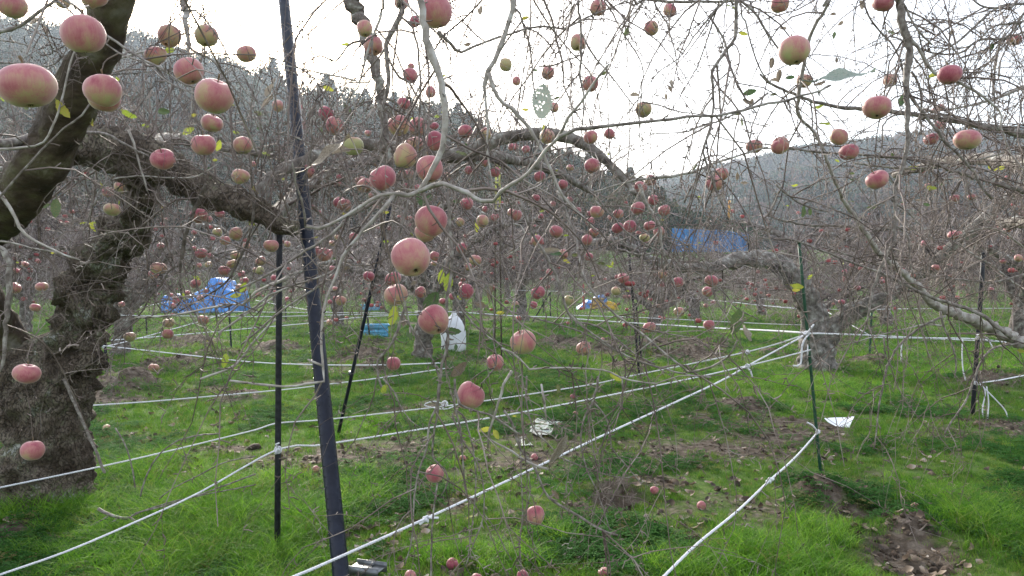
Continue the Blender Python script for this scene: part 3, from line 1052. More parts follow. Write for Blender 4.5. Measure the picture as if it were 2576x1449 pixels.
# --- traced branches: (tree, tile, points in crop px, width(s), depth(s), side-shoot density per metre, material)
B = [
    (1, '00', [(350, -60), (560, 40), (640, 120), (760, 230), (880, 320), (1000, 400), (1100, 460), (1220, 520), (1330, 600), (1400, 640), (1560, 680), (1710, 730)], [26, 18], [1.9, 1.7], 2, 'b'),
    (1, '00', [(330, -60), (500, 60), (700, 250), (900, 400), (1100, 480), (1200, 570), (1320, 650), (1450, 700), (1570, 752)], [20, 13], [2.0, 1.75], 2, 'b'),
    (1, '00', [(-80, 280), (0, 240), (150, 190), (300, 90), (400, 20), (480, -60)], [40, 28], 1.8, 2, 'b'),
    (1, '00', [(-60, 1130), (0, 1125), (180, 1115), (330, 1070), (420, 900), (480, 700), (530, 480), (580, 350)], [24, 14], 2.6, 6, 'p'),
    (1, '00', [(-40, 1540), (40, 1440), (160, 1300), (300, 1150), (480, 970), (620, 870), (680, 780)], [26, 16], 2.2, 4, 'b'),
    (1, '00', [(640, 1000), (800, 1010), (900, 1060), (1000, 1120), (1150, 1200), (1200, 1290)], [30, 14], 3.6, 7, 'b'),
    (1, '00', [(970, 980), (1010, 1080), (1040, 1200), (1080, 1330), (1110, 1440)], [20, 14], 3.6, 5, 'p'),
    (1, '00', [(1380, -60), (1395, 150), (1420, 300), (1420, 500), (1450, 700), (1440, 900)], [62, 40, 18, 14], 4.0, 8, 'p'),
    (1, '00', [(1350, -40), (1480, 80), (1600, 210), (1700, 380), (1770, 560), (1860, 700), (1930, 760)], [18, 12], 2.5, 5, 'b'),
    (1, '00', [(1400, 320), (1460, 390), (1600, 450), (1680, 560), (1780, 680), (1860, 820), (1920, 900), (2000, 1050)], [24, 12], 3.3, 6, 'b'),
    (1, '00', [(0, 300), (200, 340), (330, 420), (420, 380), (560, 300)], [14, 10], 2.9, 5, 'b'),
    (1, '00', [(-40, 470), (180, 480), (300, 500), (420, 480), (500, 380)], [18, 12], 2.8, 5, 'b'),
    (1, '00', [(540, 380), (600, 500), (700, 575), (900, 560), (1150, 540), (1400, 500)], [16, 8], 3.0, 5, 'b'),
    (1, '00', [(900, 440), (1010, 410), (1130, 380), (1260, 355), (1400, 400)], [20, 12], 3.4, 5, 'p'),
    (1, '00', [(700, 1560), (800, 1380), (1000, 1330), (1250, 1340), (1450, 1340), (1560, 1290), (1640, 1240)], [14, 10], 3.8, 5, 'p'),
    # centre, seen against the sky
    (1, '10', [(700, -200), (720, -40), (760, 80), (820, 220), (860, 380), (900, 500), (925, 620), (945, 750), (960, 900), (985, 1050), (1000, 1150), (1030, 1290), (1060, 1400), (1120, 1560)],
     [165, 150, 118, 98, 82, 70, 52, 34, 18], 4.6, 7, 'd'),
    (1, '10', [(1235, -120), (1240, 0), (1260, 150), (1290, 300), (1330, 440), (1380, 560), (1415, 700), (1425, 850), (1430, 1000), (1410, 1120), (1360, 1230), (1290, 1340), (1225, 1450)],
     [50, 66, 74, 68, 58, 54, 48, 44], 2.0, 5, 'p'),
    (1, '10', [(1100, -60), (1090, 40), (1090, 130), (1010, 260), (980, 330), (990, 480), (1000, 640), (960, 800), (950, 1000), (940, 1150), (980, 1260), (1000, 1400)], [52, 50, 38, 26, 22], 2.9, 8, 'b'),
    (1, '10', [(960, -60), (950, 60), (930, 160), (860, 330), (830, 430), (800, 540), (770, 660), (730, 700), (740, 790), (790, 900)], [26, 12], 2.6, 5, 'p'),
    (1, '10', [(880, 310), (880, 400), (900, 500), (905, 640), (880, 740), (800, 790), (700, 860), (600, 980)], [18, 10], 3.3, 7, 'b'),
    (1, '10', [(830, 300), (740, 320), (680, 360), (600, 460), (480, 420), (380, 470), (300, 500)], [24, 14, 8], 3.7, 7, 'b'),
    (1, '10', [(760, 610), (640, 580), (520, 560), (400, 530), (300, 510), (150, 475)], [18, 10], 2.4, 4, 'p'),
    (1, '10', [(860, 620), (600, 625), (450, 590), (300, 555), (210, 520)], [12, 8], 2.5, 4, 'p'),
    (1, '10', [(1100, 130), (1180, 210), (1215, 330), (1230, 450), (1240, 600), (1240, 760), (1230, 900), (1230, 1060), (1210, 1200), (1190, 1330), (1150, 1450)], [24, 16], 2.7, 8, 'b'),
    (1, '10', [(1000, 440), (1080, 580), (1150, 620), (1200, 700), (1260, 780), (1270, 900), (1270, 1100), (1260, 1280), (1270, 1400)], [26, 14], 3.0, 7, 'b'),
    (1, '10', [(1130, 160), (1300, 200), (1370, 260), (1430, 330), (1470, 400), (1460, 520), (1400, 640)], [20, 14, 8], 2.8, 7, 'b'),
    (1, '10', [(1370, 240), (1470, 330), (1550, 390), (1700, 330), (1830, 280), (1932, 250), (2080, 210), (2220, 200), (2320, 220), (2440, 160), (2560, 105), (2690, 55), (2850, -20)],
     [34, 22, 18, 14], [2.5, 2.8], 5, 'b'),
    (1, '10', [(1930, -120), (1930, -30), (1930, 80), (1870, 280), (1800, 450), (1750, 540), (1720, 640), (1740, 800), (1750, 950), (1740, 1100), (1760, 1250), (1790, 1440)], [56, 48, 40, 28, 20, 16], 2.5, 7, 'p'),
    (1, '10', [(1760, 550), (1830, 740), (1930, 820), (2030, 930), (2130, 1080), (2190, 1200), (2250, 1330), (2290, 1440), (2380, 1560), (2500, 1680)], [40, 36, 28, 18], 2.45, 7, 'p'),
    (1, '10', [(960, 730), (1030, 760), (1080, 800), (1120, 900), (1180, 1000), (1230, 1040)], [24, 12], 3.6, 7, 'b'),
    (1, '10', [(930, 760), (1000, 850), (1070, 950), (1140, 1080), (1150, 1180)], [14, 10], 3.1, 5, 'b'),
    (1, '10', [(560, 1215), (640, 1290), (700, 1380), (740, 1449), (800, 1600)], [16, 12], 3.3, 7, 'b'),
    (1, '10', [(460, 640), (470, 720), (430, 830), (420, 960), (420, 1100), (400, 1250), (350, 1360)], [22, 14], 3.6, 7, 'b'),
    (1, '10', [(0, 890), (80, 960), (180, 1010), (280, 1030), (400, 1080), (540, 1130)], [16, 10], 2.9, 5, 'b'),
    # node branches, centre left
    (1, '11', [(1225, 0), (1150, 25), (1000, 10), (860, 60), (700, 170), (560, 240), (480, 270), (370, 262)], [46, 34, 28, 34], 2.0, 4, 'p'),
    (1, '11', [(372, 262), (370, 180), (340, 60), (300, -60), (290, -150), (272, -225)], [24, 18], [2.0, 1.9], 1, 'b'),
    (1, '11', [(1010, 25), (880, 90), (700, 190), (560, 330), (380, 440), (200, 560), (100, 620), (0, 670), (-130, 730), (-260, 790)], [28, 24, 14], 2.1, 4, 'b'),
    (1, '11', [(1040, 25), (960, 120), (860, 230), (760, 350), (650, 500), (600, 640), (540, 780), (510, 900), (490, 1100), (500, 1250), (510, 1350), (515, 1430), (380, 1452), (200, 1470), (0, 1447), (-200, 1425)],
     [34, 30, 26, 24, 22, 24], [2.0, 1.9], 3, 'p'),
    (1, '11', [(500, 1310), (450, 1290), (390, 1265)], [26, 22], 1.92, 0, 'p'),
    (1, '11', [(620, 560), (560, 610), (450, 650), (300, 700), (100, 780), (0, 870), (-60, 900), (-120, 930)], [18, 16], 2.0, 4, 'b'),
    (1, '11', [(600, 600), (500, 690), (350, 790), (200, 890), (100, 970), (0, 1060), (-110, 1150)], [18, 16], 2.0, 4, 'b'),
    (1, '01', [(2180, 640), (2050, 700), (1930, 760), (1830, 850), (1760, 845), (1600, 870), (1400, 912), (1200, 940), (1030, 945)], [30, 20, 16], [2.1, 2.3], 3, 'p'),
    (1, '01', [(2060, 800), (1930, 880), (1800, 960), (1650, 1060)], [18, 20], 2.2, 1, 'p'),
    (1, '01', [(2080, 960), (1930, 1110), (1850, 1220), (1780, 1300), (1690, 1350), (1510, 1410)], [20, 22], 2.2, 1, 'p'),
    (1, '11', [(1225, 0), (1330, -50), (1420, -60), (1600, 10), (1700, 70), (1790, 60), (1850, 0), (1932, -62), (2050, -140), (2180, -310), (2280, -410), (2350, -550), (2450, -670), (2530, -800), (2655, -960)],
     [44, 44, 36, 32, 28, 24], [2.0, 1.7], 2, 'p'),
    (1, '20', [(355, 1035), (470, 980), (700, 960), (950, 925), (1200, 900), (1320, 880), (1550, 870), (1750, 830), (1930, 780), (2082, 760), (2182, 720), (2332, 685), (2400, 640)], [36, 26, 24, 18], 1.7, 2, 'b'),
    (1, '10', [(1240, 560), (1240, 640), (1170, 780), (1120, 860)], [16, 10], 2.6, 5, 'b'),
    # sky, centre right
    (1, '20', [(20, -80), (25, 70), (60, 100), (90, 200), (130, 330), (150, 470), (160, 640), (200, 800), (260, 900)], [24, 12], 3.0, 7, 'b'),
    (1, '20', [(500, -80), (515, 150), (520, 300), (525, 450), (510, 580), (540, 700), (540, 850), (525, 980), (530, 1100)], [26, 12], 2.8, 7, 'b'),
    (1, '20', [(690, -60), (700, 10), (760, 100), (830, 240), (900, 340), (960, 440), (990, 540), (975, 700), (960, 900), (960, 1050)], [18, 8], 3.0, 6, 'b'),
    (1, '20', [(515, 230), (560, 320), (620, 420), (720, 540), (800, 640), (880, 750), (920, 800)], [20, 10], 2.9, 6, 'b'),
    (1, '20', [(1650, -80), (1610, 0), (1500, 120), (1400, 240), (1310, 370), (1260, 440), (1110, 540), (1030, 640), (960, 740), (880, 850)], [24, 12, 8], 2.8, 7, 'b'),
    (1, '20', [(900, -60), (1000, -10), (1180, 15), (1350, 10), (1550, 10), (1700, 0), (1800, -60)], [26, 24], 3.2, 8, 'b'),
    (1, '20', [(1690, -60), (1690, 100), (1680, 280), (1620, 380), (1510, 530), (1520, 640), (1520, 800), (1490, 1000), (1440, 1150), (1500, 1300), (1540, 1430), (1600, 1560)], [34, 28, 20, 18], 2.6, 7, 'b'),
    (1, '20', [(1640, -60), (1720, 0), (1850, 120), (1920, 240), (2012, 370), (2100, 500)], [28, 16], 2.8, 6, 'b'),
    (1, '20', [(1490, 120), (1600, 310), (1650, 500), (1700, 640), (1770, 760), (1850, 860)], [22, 12], 3.0, 6, 'b'),
    (1, '20', [(1720, 0), (1760, 160), (1820, 380), (1880, 540), (1960, 640)], [16, 14], 2.9, 5, 'b'),
    (1, '20', [(200, 500), (300, 495), (400, 460), (530, 410), (555, 350)], [16, 12], 3.0, 5, 'b'),
    (1, '20', [(980, 770), (1100, 790), (1250, 840), (1500, 870), (1700, 900), (1932, 960)], [14, 8], 3.2, 6, 'b'),
    (1, '20', [(1932, 700), (1830, 780), (1700, 850), (1550, 920), (1440, 945), (1330, 990), (1200, 1005), (1040, 1010)], [20, 16, 8], 3.1, 6, 'b'),
    (1, '20', [(620, 1449), (850, 1380), (1000, 1350), (1200, 1330), (1400, 1290), (1500, 1240), (1700, 1180), (1820, 1140), (1932, 1110)], [14, 26, 22, 14], 3.0, 5, 'p'),
    (1, '20', [(180, 1449), (100, 1330), (170, 1180), (260, 930)], [18, 10], 2.2, 1, 'b'),
    (5, '20', [(1480, 1010), (1700, 1070), (1932, 1090), (2050, 1110), (2300, 1145), (2632, 1165)], [8, 14, 20], 3.6, 6, 'b'),
    (5, '20', [(1300, 1530), (1350, 1420), (1440, 1300), (1560, 1200), (1700, 1120)], [20, 12], 3.4, 5, 'b'),
    # right
    (5, '30', [(480, -60), (470, 0), (400, 120), (330, 240), (290, 400), (250, 620), (220, 800), (250, 900), (350, 1000), (460, 1250), (540, 1440), (560, 1500), (650, 1620), (750, 1780), (850, 1920), (1000, 2040),
                (1130, 2160), (1230, 2280), (1330, 2340), (1500, 2400), (1700, 2480), (1930, 2580), (2300, 2720), (2700, 2860)], [26, 30, 34, 26, 30, 44, 60, 85, 110, 140], [3.2, 3.6, 4.0, 4.4], 5, 'p'),
    (5, '30', [(1000, -200), (1000, 0), (1000, 100), (1030, 250), (1070, 380), (1050, 520), (1045, 700), (1055, 850), (1050, 1000), (1045, 1150), (1000, 1300), (960, 1440), (965, 1600), (940, 1820), (880, 1950),
                (830, 2070), (780, 2230), (760, 2370), (730, 2480), (670, 2600)], [64, 72, 60, 44, 34, 30, 26, 20, 14], 3.2, 7, 'b'),
    (5, '30', [(1010, 20), (1040, 60), (1100, 180), (1180, 280), (1240, 340)], [24, 16], 3.1, 6, 'b'),
    (5, '30', [(1040, 260), (1130, 350), (1190, 460), (1260, 550), (1400, 600), (1550, 680), (1700, 790), (1760, 870), (1760, 960), (1830, 1150), (1930, 1280)], [34, 32, 18, 14], 3.2, 6, 'p'),
    (5, '30', [(-60, 560), (0, 620), (150, 690), (300, 750), (450, 790), (700, 820), (950, 840), (1200, 880), (1400, 910), (1650, 950), (1930, 1010), (2400, 1130), (2900, 1400)], [18, 26, 36, 44, 66, 90], [3.9, 4.4], 8, 'b'),
    (5, '30', [(1060, 700), (1130, 800), (1250, 950), (1350, 1080), (1450, 1180), (1550, 1290), (1620, 1420), (1700, 1500)], [34, 22], 3.3, 6, 'b'),
    (5, '30', [(-100, 1120), (180, 1125), (400, 1150), (700, 1165), (950, 1190), (1200, 1220), (1400, 1290), (1600, 1350), (1930, 1440), (2500, 1600), (3000, 1800)], [12, 20, 28, 42, 70], [4.2, 4.5], 8, 'b'),
    (5, '30', [(650, 1230), (800, 1250), (1100, 1270), (1400, 1240), (1600, 1200), (1930, 1110), (2300, 1000)], [16, 20], 4.5, 6, 'p'),
    (5, '30', [(2100, -20), (1930, 30), (1750, 50), (1600, 160), (1500, 260), (1350, 370), (1200, 450), (1100, 520)], [26, 14], 4.0, 8, 'b'),
    (5, '30', [(2100, -60), (1930, 100), (1800, 280), (1600, 300), (1450, 400), (1250, 400), (1100, 340), (930, 270)], [26, 12], 4.0, 8, 'b'),
    (5, '30', [(2200, 560), (1930, 660), (1750, 730), (1550, 790), (1350, 830)], [34, 16], 4.2, 8, 'p'),
    (5, '30', [(1790, 250), (1740, 370), (1710, 550), (1710, 800), (1720, 950)], [24, 14], 4.0, 7, 'b'),
    (5, '30', [(700, -60), (720, 0), (760, 120), (840, 230), (930, 330), (1000, 460), (1040, 620)], [22, 14], 3.3, 7, 'b'),
    (5, '30', [(2100, 90), (1900, 170), (1700, 200), (1560, 330), (1400, 370), (1200, 350)], [22, 10], 3.8, 9, 'b'),
    (5, '30', [(2100, 180), (1932, 240), (1780, 300), (1600, 390), (1400, 460), (1250, 540)], [20, 10], 4.3, 8, 'b'),
    (5, '30', [(1930, -60), (1800, 40), (1650, 60), (1560, 10), (1500, -80)], [22, 16], 3.8, 8, 'b'),
    (5, '30', [(1080, 540), (1130, 620), (1160, 740), (1150, 900), (1160, 1010)], [24, 12], 3.4, 6, 'b'),
    (5, '30', [(1170, 820), (1300, 860), (1500, 920), (1800, 960)], [18, 24], 4.3, 6, 'b'),
    (5, '30', [(1000, 850), (930, 880), (870, 950), (860, 1100), (840, 1200), (870, 1280), (940, 1380)], [16, 10], 3.3, 5, 'b'),
    (5, '31', [(0, 180), (100, 210), (300, 250), (500, 255), (690, 270)], [14, 26], 4.0, 6, 'b'),
    (5, '31', [(-80, 340), (0, 350), (200, 365), (400, 440), (600, 520), (800, 590), (1000, 680), (1200, 780), (1400, 850), (1600, 920), (1760, 1040), (1830, 1090)], [12, 24, 40], 3.8, 6, 'b'),
    (5, '31', [(400, 410), (560, 460), (760, 530), (980, 590)], [10, 18], 4.0, 5, 'b'),
    (5, '31', [(60, -60), (200, 60), (300, 110), (460, 150)], [22, 12], 3.6, 5, 'b'),
    (5, '31', [(1210, 290), (1250, 360), (1400, 340), (1550, 290), (1680, 270), (1800, 320), (1930, 420), (2100, 560)], [10, 14, 20], 5.0, 7, 'p'),
    (5, '31', [(1340, 935), (1200, 990), (1060, 1090), (960, 1200), (900, 1320), (869, 1449), (840, 1600), (820, 1800), (800, 1940)], [26, 18, 12], 3.8, 5, 'b'),
    (5, '31', [(1310, 1010), (1180, 1000), (1000, 1040), (800, 1090), (640, 1140)], [18, 10], 3.8, 4, 'p'),
    (5, '31', [(1300, 900), (1320, 1000), (1380, 1140), (1420, 1280), (1410, 1400)], [22, 12], 3.9, 4, 'b'),
    (5, '31', [(875, 1090), (880, 1200), (920, 1300), (1000, 1370)], [16, 8], 3.7, 3, 'b'),
    (5, '31', [(820, 620), (850, 720), (920, 790), (1000, 870)], [14, 8], 3.3, 3, 'b'),
    (5, '31', [(950, 250), (1050, 320), (1070, 500), (1100, 650)], [18, 10], 3.4, 4, 'b'),
    (5, '31', [(920, 40), (1050, 150), (1150, 250)], [22, 12], 3.2, 4, 'b'),
    (5, '31', [(0, 180), (60, 60), (110, -60)], [18, 14], 3.6, 4, 'b'),
    (5, '31', [(1932, 1140), (1700, 1180), (1600, 1300), (1560, 1400), (1480, 1600), (1380, 1740), (1335, 1820)], [20, 18, 12], 4.2, 6, 'b'),
    (5, '31', [(1932, 620), (1700, 680), (1450, 660), (1250, 640), (1050, 600)], [22, 10], 4.6, 8, 'b'),
    (5, '31', [(2050, 780), (1860, 690), (1700, 560), (1560, 480), (1430, 380)], [20, 10], 4.8, 8, 'p'),
    # centre right tangle
    (1, '21', [(60, 40), (90, 130), (150, 300), (220, 420), (290, 540), (350, 680), (390, 800), (430, 920), (520, 1000), (620, 1080), (800, 1200), (940, 1270), (1100, 1320), (1280, 1370), (1500, 1400)], [30, 28, 22, 16], 2.4, 5, 'b'),
    (1, '21', [(345, -10), (400, 130), (480, 350), (510, 500), (560, 680), (700, 850), (830, 960), (1010, 1090), (1120, 1190), (1300, 1330), (1350, 1355), (1500, 1320), (1630, 1240), (1700, 1120)], [26, 24, 20, 20, 22, 16], [2.6, 2.0], 4, 'b'),
    (1, '21', [(-60, 880), (0, 905), (200, 960), (350, 1000), (530, 1060), (700, 1150), (850, 1230)], [20, 12], 2.5, 4, 'b'),
    (1, '21', [(-80, 1180), (0, 1210), (60, 1260), (130, 1340), (250, 1330), (520, 1330), (740, 1355), (820, 1400), (950, 1430), (1100, 1445)], [22, 18, 14], 2.0, 3, 'p'),
    (1, '21', [(510, 985), (640, 1010), (760, 1090), (870, 1180), (940, 1230), (1080, 1300)], [20, 14], 2.5, 3, 'b'),
    (1, '21', [(930, 1222), (1080, 1110), (1200, 1030), (1250, 950), (1310, 870)], [12, 8], 2.2, 1, 'b'),
    (1, '21', [(340, 0), (450, 90), (570, 230), (650, 300)], [22, 16], 2.5, 4, 'p'),
    (1, '21', [(960, -60), (1000, 60), (1060, 160), (1110, 260), (1130, 400), (1160, 520), (1220, 680), (1240, 850), (1260, 1000)], [36, 30, 18, 10], 4.4, 7, 'p'),
    (1, '21', [(800, 430), (950, 470), (1150, 470), (1280, 560), (1450, 640), (1600, 760), (1700, 880), (1860, 960)], [24, 10], 5.0, 7, 'b'),
    (1, '21', [(620, 60), (760, 190), (870, 310), (1000, 390), (1160, 500), (1200, 700), (1250, 900)], [16, 10], 3.6, 7, 'b'),
    (1, '21', [(-40, 480), (60, 420), (100, 300), (60, 250), (0, 238)], [16, 12], 2.8, 4, 'p'),
    (1, '21', [(1140, 340), (1260, 370), (1400, 470), (1500, 620), (1530, 800), (1600, 900)], [16, 8], 4.2, 6, 'b'),
    (1, '11', [(1440, 0), (1460, 150), (1470, 300), (1480, 480), (1470, 640), (1440, 800), (1440, 1000), (1450, 1150), (1400, 1300), (1390, 1449)], [34, 30, 26], 2.35, 7, 'b'),
    (1, '11', [(1400, 0), (1410, 120), (1440, 260), (1560, 420), (1680, 560), (1750, 720), (1800, 900), (1790, 1100), (1810, 1300), (1700, 1449)], [20, 14], 3.0, 7, 'b'),
    (1, '11', [(1150, 60), (1120, 200), (1080, 330), (1060, 480), (1060, 600), (1100, 760), (1140, 900), (1165, 1050)], [22, 12], 1.9, 2, 'b'),
    (1, '11', [(1130, 860), (1080, 1000), (1030, 1130), (960, 1220), (920, 1290), (925, 1400), (960, 1500)], [30, 14], 3.3, 5, 'b'),
    (1, '11', [(1480, 760), (1560, 900), (1700, 1050), (1850, 1160), (1932, 1240)], [24, 14], 2.6, 5, 'b'),
    (1, '11', [(950, 780), (980, 900), (1060, 920), (1150, 990), (1280, 1190), (1350, 1300), (1400, 1449)], [14, 20], 3.4, 5, 'b'),
    (1, '01', [(1560, -60), (1490, 80), (1430, 230), (1390, 380), (1360, 550), (1360, 700), (1360, 830), (1260, 920)], [34, 36, 22, 10], 3.7, 8, 'k'),
    (1, '01', [(1370, 540), (1270, 600), (1220, 700), (1130, 800), (1060, 920), (950, 1040), (840, 1130)], [20, 10], 3.7, 6, 'k'),
    (1, '01', [(1920, 60), (1900, 250), (1860, 400), (1800, 520), (1740, 640), (1660, 720), (1500, 820), (1350, 900)], [26, 14], 3.9, 7, 'k'),
    (1, '01', [(700, -60), (690, 120), (640, 280), (640, 380), (720, 440)], [14, 10], 3.2, 4, 'b'),
    (1, '01', [(-60, -60), (30, 50), (120, 200), (190, 320), (330, 400), (480, 470), (600, 510)], [34, 30, 24, 12], 2.3, 3, 'p'),
    (1, '01', [(-40, 370), (100, 385), (230, 420), (400, 450), (560, 500)], [18, 10], 2.5, 4, 'p'),
    (1, '01', [(-40, 400), (20, 440), (70, 520), (70, 700), (60, 900), (40, 1050), (30, 1250), (0, 1350)], [50, 56, 40, 22], 3.0, 4, 'b'),
    (1, '01', [(1420, 520), (1470, 600), (1480, 720), (1440, 800)], [14, 8], 3.9, 6, 'b'),
    # lower centre hanging shoots
    (1, '12', [(1390, -60), (1380, 120), (1310, 300), (1290, 480), (1230, 650), (1190, 900), (1180, 1150), (1120, 1370)], [26, 20, 12], 2.4, 4, 'b'),
    (1, '12', [(1370, 750), (1340, 960), (1325, 1200), (1318, 1449), (1318, 1560)], [16, 20, 22], 2.5, 0, 'b'),
    (1, '12', [(1500, -40), (1500, 180), (1540, 330), (1560, 560), (1580, 800), (1620, 900)], [24, 14], 2.5, 4, 'b'),
    (1, '12', [(1480, 220), (1560, 420), (1690, 640), (1720, 980), (1650, 1180), (1580, 1380)], [18, 10], 2.5, 3, 'b'),
    (1, '12', [(1720, 980), (1820, 1120), (1880, 1240), (1930, 1330)], [14, 9], 2.5, 2, 'b'),
    (1, '12', [(1380, 0), (1370, 200), (1340, 400), (1340, 560), (1420, 640), (1450, 740), (1400, 840)], [24, 18, 10], 2.6, 3, 'b'),
    (1, '12', [(1490, 180), (1560, 230), (1600, 330), (1640, 500), (1660, 700), (1640, 1000), (1600, 1300)], [20, 12], 2.7, 3, 'b'),
    (1, '12', [(1500, 40), (1540, 150), (1650, 200), (1760, 230), (1870, 300), (1990, 380)], [26, 16], 2.2, 3, 'b'),
    (1, '12', [(1932, -100), (1870, 0), (1830, 150), (1760, 350), (1750, 420), (1750, 480)], [26, 22, 16], 2.1, 2, 'p'),
    (1, '12', [(1750, 410), (1932, 510), (2042, 590), (2202, 640)], [20, 24], 2.1, 1, 'p'),
    (1, '12', [(960, -40), (1040, 60), (1100, 180), (1160, 270), (1240, 330)], [16, 8], 2.9, 3, 'b'),
    (1, '22', [(-60, 200), (0, 290), (60, 480), (180, 640), (240, 800), (340, 900), (470, 980), (600, 1060), (720, 1120), (800, 1140)], [26, 26, 20], 2.4, 4, 'b'),
    (1, '22', [(650, -60), (640, 30), (600, 150), (540, 270), (520, 450), (560, 630), (640, 800), (690, 950), (740, 1110)], [26, 16, 10], 2.5, 4, 'b'),
    (1, '22', [(620, 140), (700, 240), (740, 350), (750, 480), (850, 600), (930, 700), (980, 760)], [16, 10], 2.6, 3, 'b'),
    (1, '22', [(830, -60), (830, 180), (740, 320), (680, 450), (630, 540), (640, 640)], [14, 9], 2.5, 2, 'b'),
    (1, '22', [(60, 400), (70, 700), (80, 960), (60, 1200), (70, 1400)], [14, 10], 2.4, 2, 'b'),
    (1, '22', [(360, 555), (520, 620), (700, 680), (860, 710), (950, 690)], [14, 10], 2.4, 2, 'b'),
    (1, '22', [(575, 240), (600, 420), (640, 640), (680, 820), (770, 900)], [14, 9], 2.6, 2, 'b'),
    (1, '22', [(0, 200), (100, 220), (220, 240), (300, 300), (460, 355)], [12, 8], 2.3, 2, 'b'),
    (1, '22', [(220, 0), (240, 120), (260, 270)], [26, 18], 2.0, 0, 'p'),
    (1, '22', [(110, -60), (110, 150), (160, 330), (240, 420), (340, 520)], [18, 12], 2.3, 3, 'b'),
    (1, '22', [(120, 660), (140, 800), (110, 960), (120, 1100), (190, 1260)], [12, 8], 2.45, 2, 'b'),
]
GREY = {'b': 'bark_branch', 'p': 'bark_pale', 'd': 'bark_grey', 'k': 'bark_shade'}
TREES = {1: T1, 5: T5, 3: T3}
traced = {1: [], 5: [], 3: []}
for (tr, tile, pts, w, d, dens, mt) in B:
    ln = px_line(tile, pts, w, d)
    ln[:, 3] *= 0.84
    if tr == 1 and T(tile, *pts[0])[1] < 8 and T(tile, *pts[0])[0] > 330:      # grows down from the overhead limb
        X, Y = T(tile, *pts[0])
        dd = d[0] if isinstance(d, list) else d
        ln = np.vstack([[*P(X + rng.uniform(-60, 60), -400, dd * .7 + .9), ln[0, 3] * 1.3], ln])
    if tr == 5 and T(tile, *pts[0])[1] < 8:
        X, Y = T(tile, *pts[0])
        dd = d[0] if isinstance(d, list) else d
        ln = np.vstack([[*P(X + 300, -420, dd + .4), ln[0, 3] * 1.4], ln])
    L = catmull(ln, .03)
    th = float(ln[:, 3].max())
    V, Q, Tr = line_tube(L, 9 if th > .008 else 6, .22, 40, kink=.22)
    addpart('branch', V, Q, Tr, M[GREY[mt]], TREES[tr])
    traced[tr].append((L, dens))
# T5 trunk and overhead limb off to the right
tr5 = np.array([(4.9, 5.2, -.1, .24), (4.9, 5.2, .15, .19), (4.85, 5.15, .7, .16), (4.75, 5.1, 1.2, .17)])
wood(tr5, .08, 18, .3, 5, M['bark_grey'], T5, 'trunk')
end_ad = px_line('30', [(2700, 2860)], 140, 4.4)[0]
wood(np.array([(4.75, 5.1, 1.1, .13), (*((np.array([4.75, 5.1, 1.1]) + end_ad[:3]) / 2), .11), tuple(end_ad[:3]) + (.085,)]), .08, 14, .25, 6, M['bark_grey'], T5, 'limb')
tops = [(4.75, 5.1, 1.15, .12), (4.6, 5.0, 1.9, .11), tuple(P(2790, 480, 4.5)) + (.1,), tuple(P(2760, 200, 4.4)) + (.09,), tuple(P(2700, -150, 4.2)) + (.08,), tuple(P(2560, -400, 3.9)) + (.065,), tuple(P(2250, -470, 3.7)) + (.045,), tuple(P(1950, -450, 3.6)) + (.03,)]
wood(np.array(tops), .08, 12, .25, 6, M['bark_grey'], T5, 'limb')

# --- limbs of the near trees that reach away from the camera
MID = []
for tr, pts in ((1, [(345, 400, 44, 4.6), (420, 350, 30, 6.0), (560, 370, 22, 7.4), (720, 400, 12, 8.6)]), (1, [(345, 420, 44, 4.6), (210, 400, 28, 6.0), (80, 420, 20, 7.4), (-60, 430, 12, 8.4)]),
                (1, [(1150, 390, 34, 5.3), (1260, 395, 26, 6.6), (1390, 430, 20, 8.0), (1500, 490, 12, 9.2)]), (1, [(690, 545, 40, 4.2), (770, 470, 26, 5.8), (880, 410, 22, 7.2), (1010, 400, 16, 8.6)]),
                (5, [(2790, 480, 60, 4.5), (2620, 420, 40, 5.6), (2420, 400, 28, 6.8), (2250, 440, 16, 7.8)]), (5, [(2790, 600, 60, 4.6), (2650, 560, 36, 6.0), (2520, 560, 24, 7.4)])):
    MID.append((tr, wood(PL(pts), .06, 10, .3, 8, M['bark_grey'], TREES_[tr], 'limb')))

# --- T3 forked tree
trunk3 = PL([(2054, 990, 95, 11.7), (2056, 938, 90, 11.7), (2056, 880, 80, 11.7), (2056, 830, 76, 11.7), (2052, 800, 60, 11.7)])
wood(trunk3, .03, 40, .26, 7, M['bark_light'], T3, 'trunk')
l3a = PL([(2055, 840, 66, 11.7), (2035, 760, 56, 11.7), (2000, 710, 52, 11.6), (1965, 668, 48, 11.5), (1910, 650, 42, 11.4), (1850, 655, 36, 11.2), (1790, 672, 32, 11.0), (1740, 675, 26, 10.8), (1690, 668, 24, 10.6),
          (1628, 650, 22, 10.4), (1590, 622, 22, 10.2), (1540, 605, 20, 10.0), (1490, 610, 15, 9.8), (1440, 640, 8, 9.6)])
L3a = wood(l3a, .06, 14, .4, 5, M['bark_light'], T3, 'limb', 'long limb reaching left from the fork')
l3b = PL([(2066, 860, 60, 11.7), (2110, 812, 46, 11.6), (2160, 775, 42, 11.4), (2230, 745, 36, 11.2), (2300, 700, 32, 11.0), (2360, 655, 30, 10.7), (2400, 615, 30, 10.5), (2470, 555, 28, 10.3), (2540, 495, 24, 10.2), (2620, 440, 18, 10.1)])
L3b = wood(l3b, .06, 14, .35, 5, M['bark_light'], T3, 'limb', 'sloping limb reaching up to the right from the fork')
l3c = PL([(2045, 800, 34, 11.7), (2030, 720, 28, 12.0), (2010, 640, 24, 12.4), (1960, 590, 18, 12.6), (1880, 560, 10, 12.8)])
L3c = wood(l3c, .06, 10, .3, 5, M['bark_grey'], T3, 'limb')

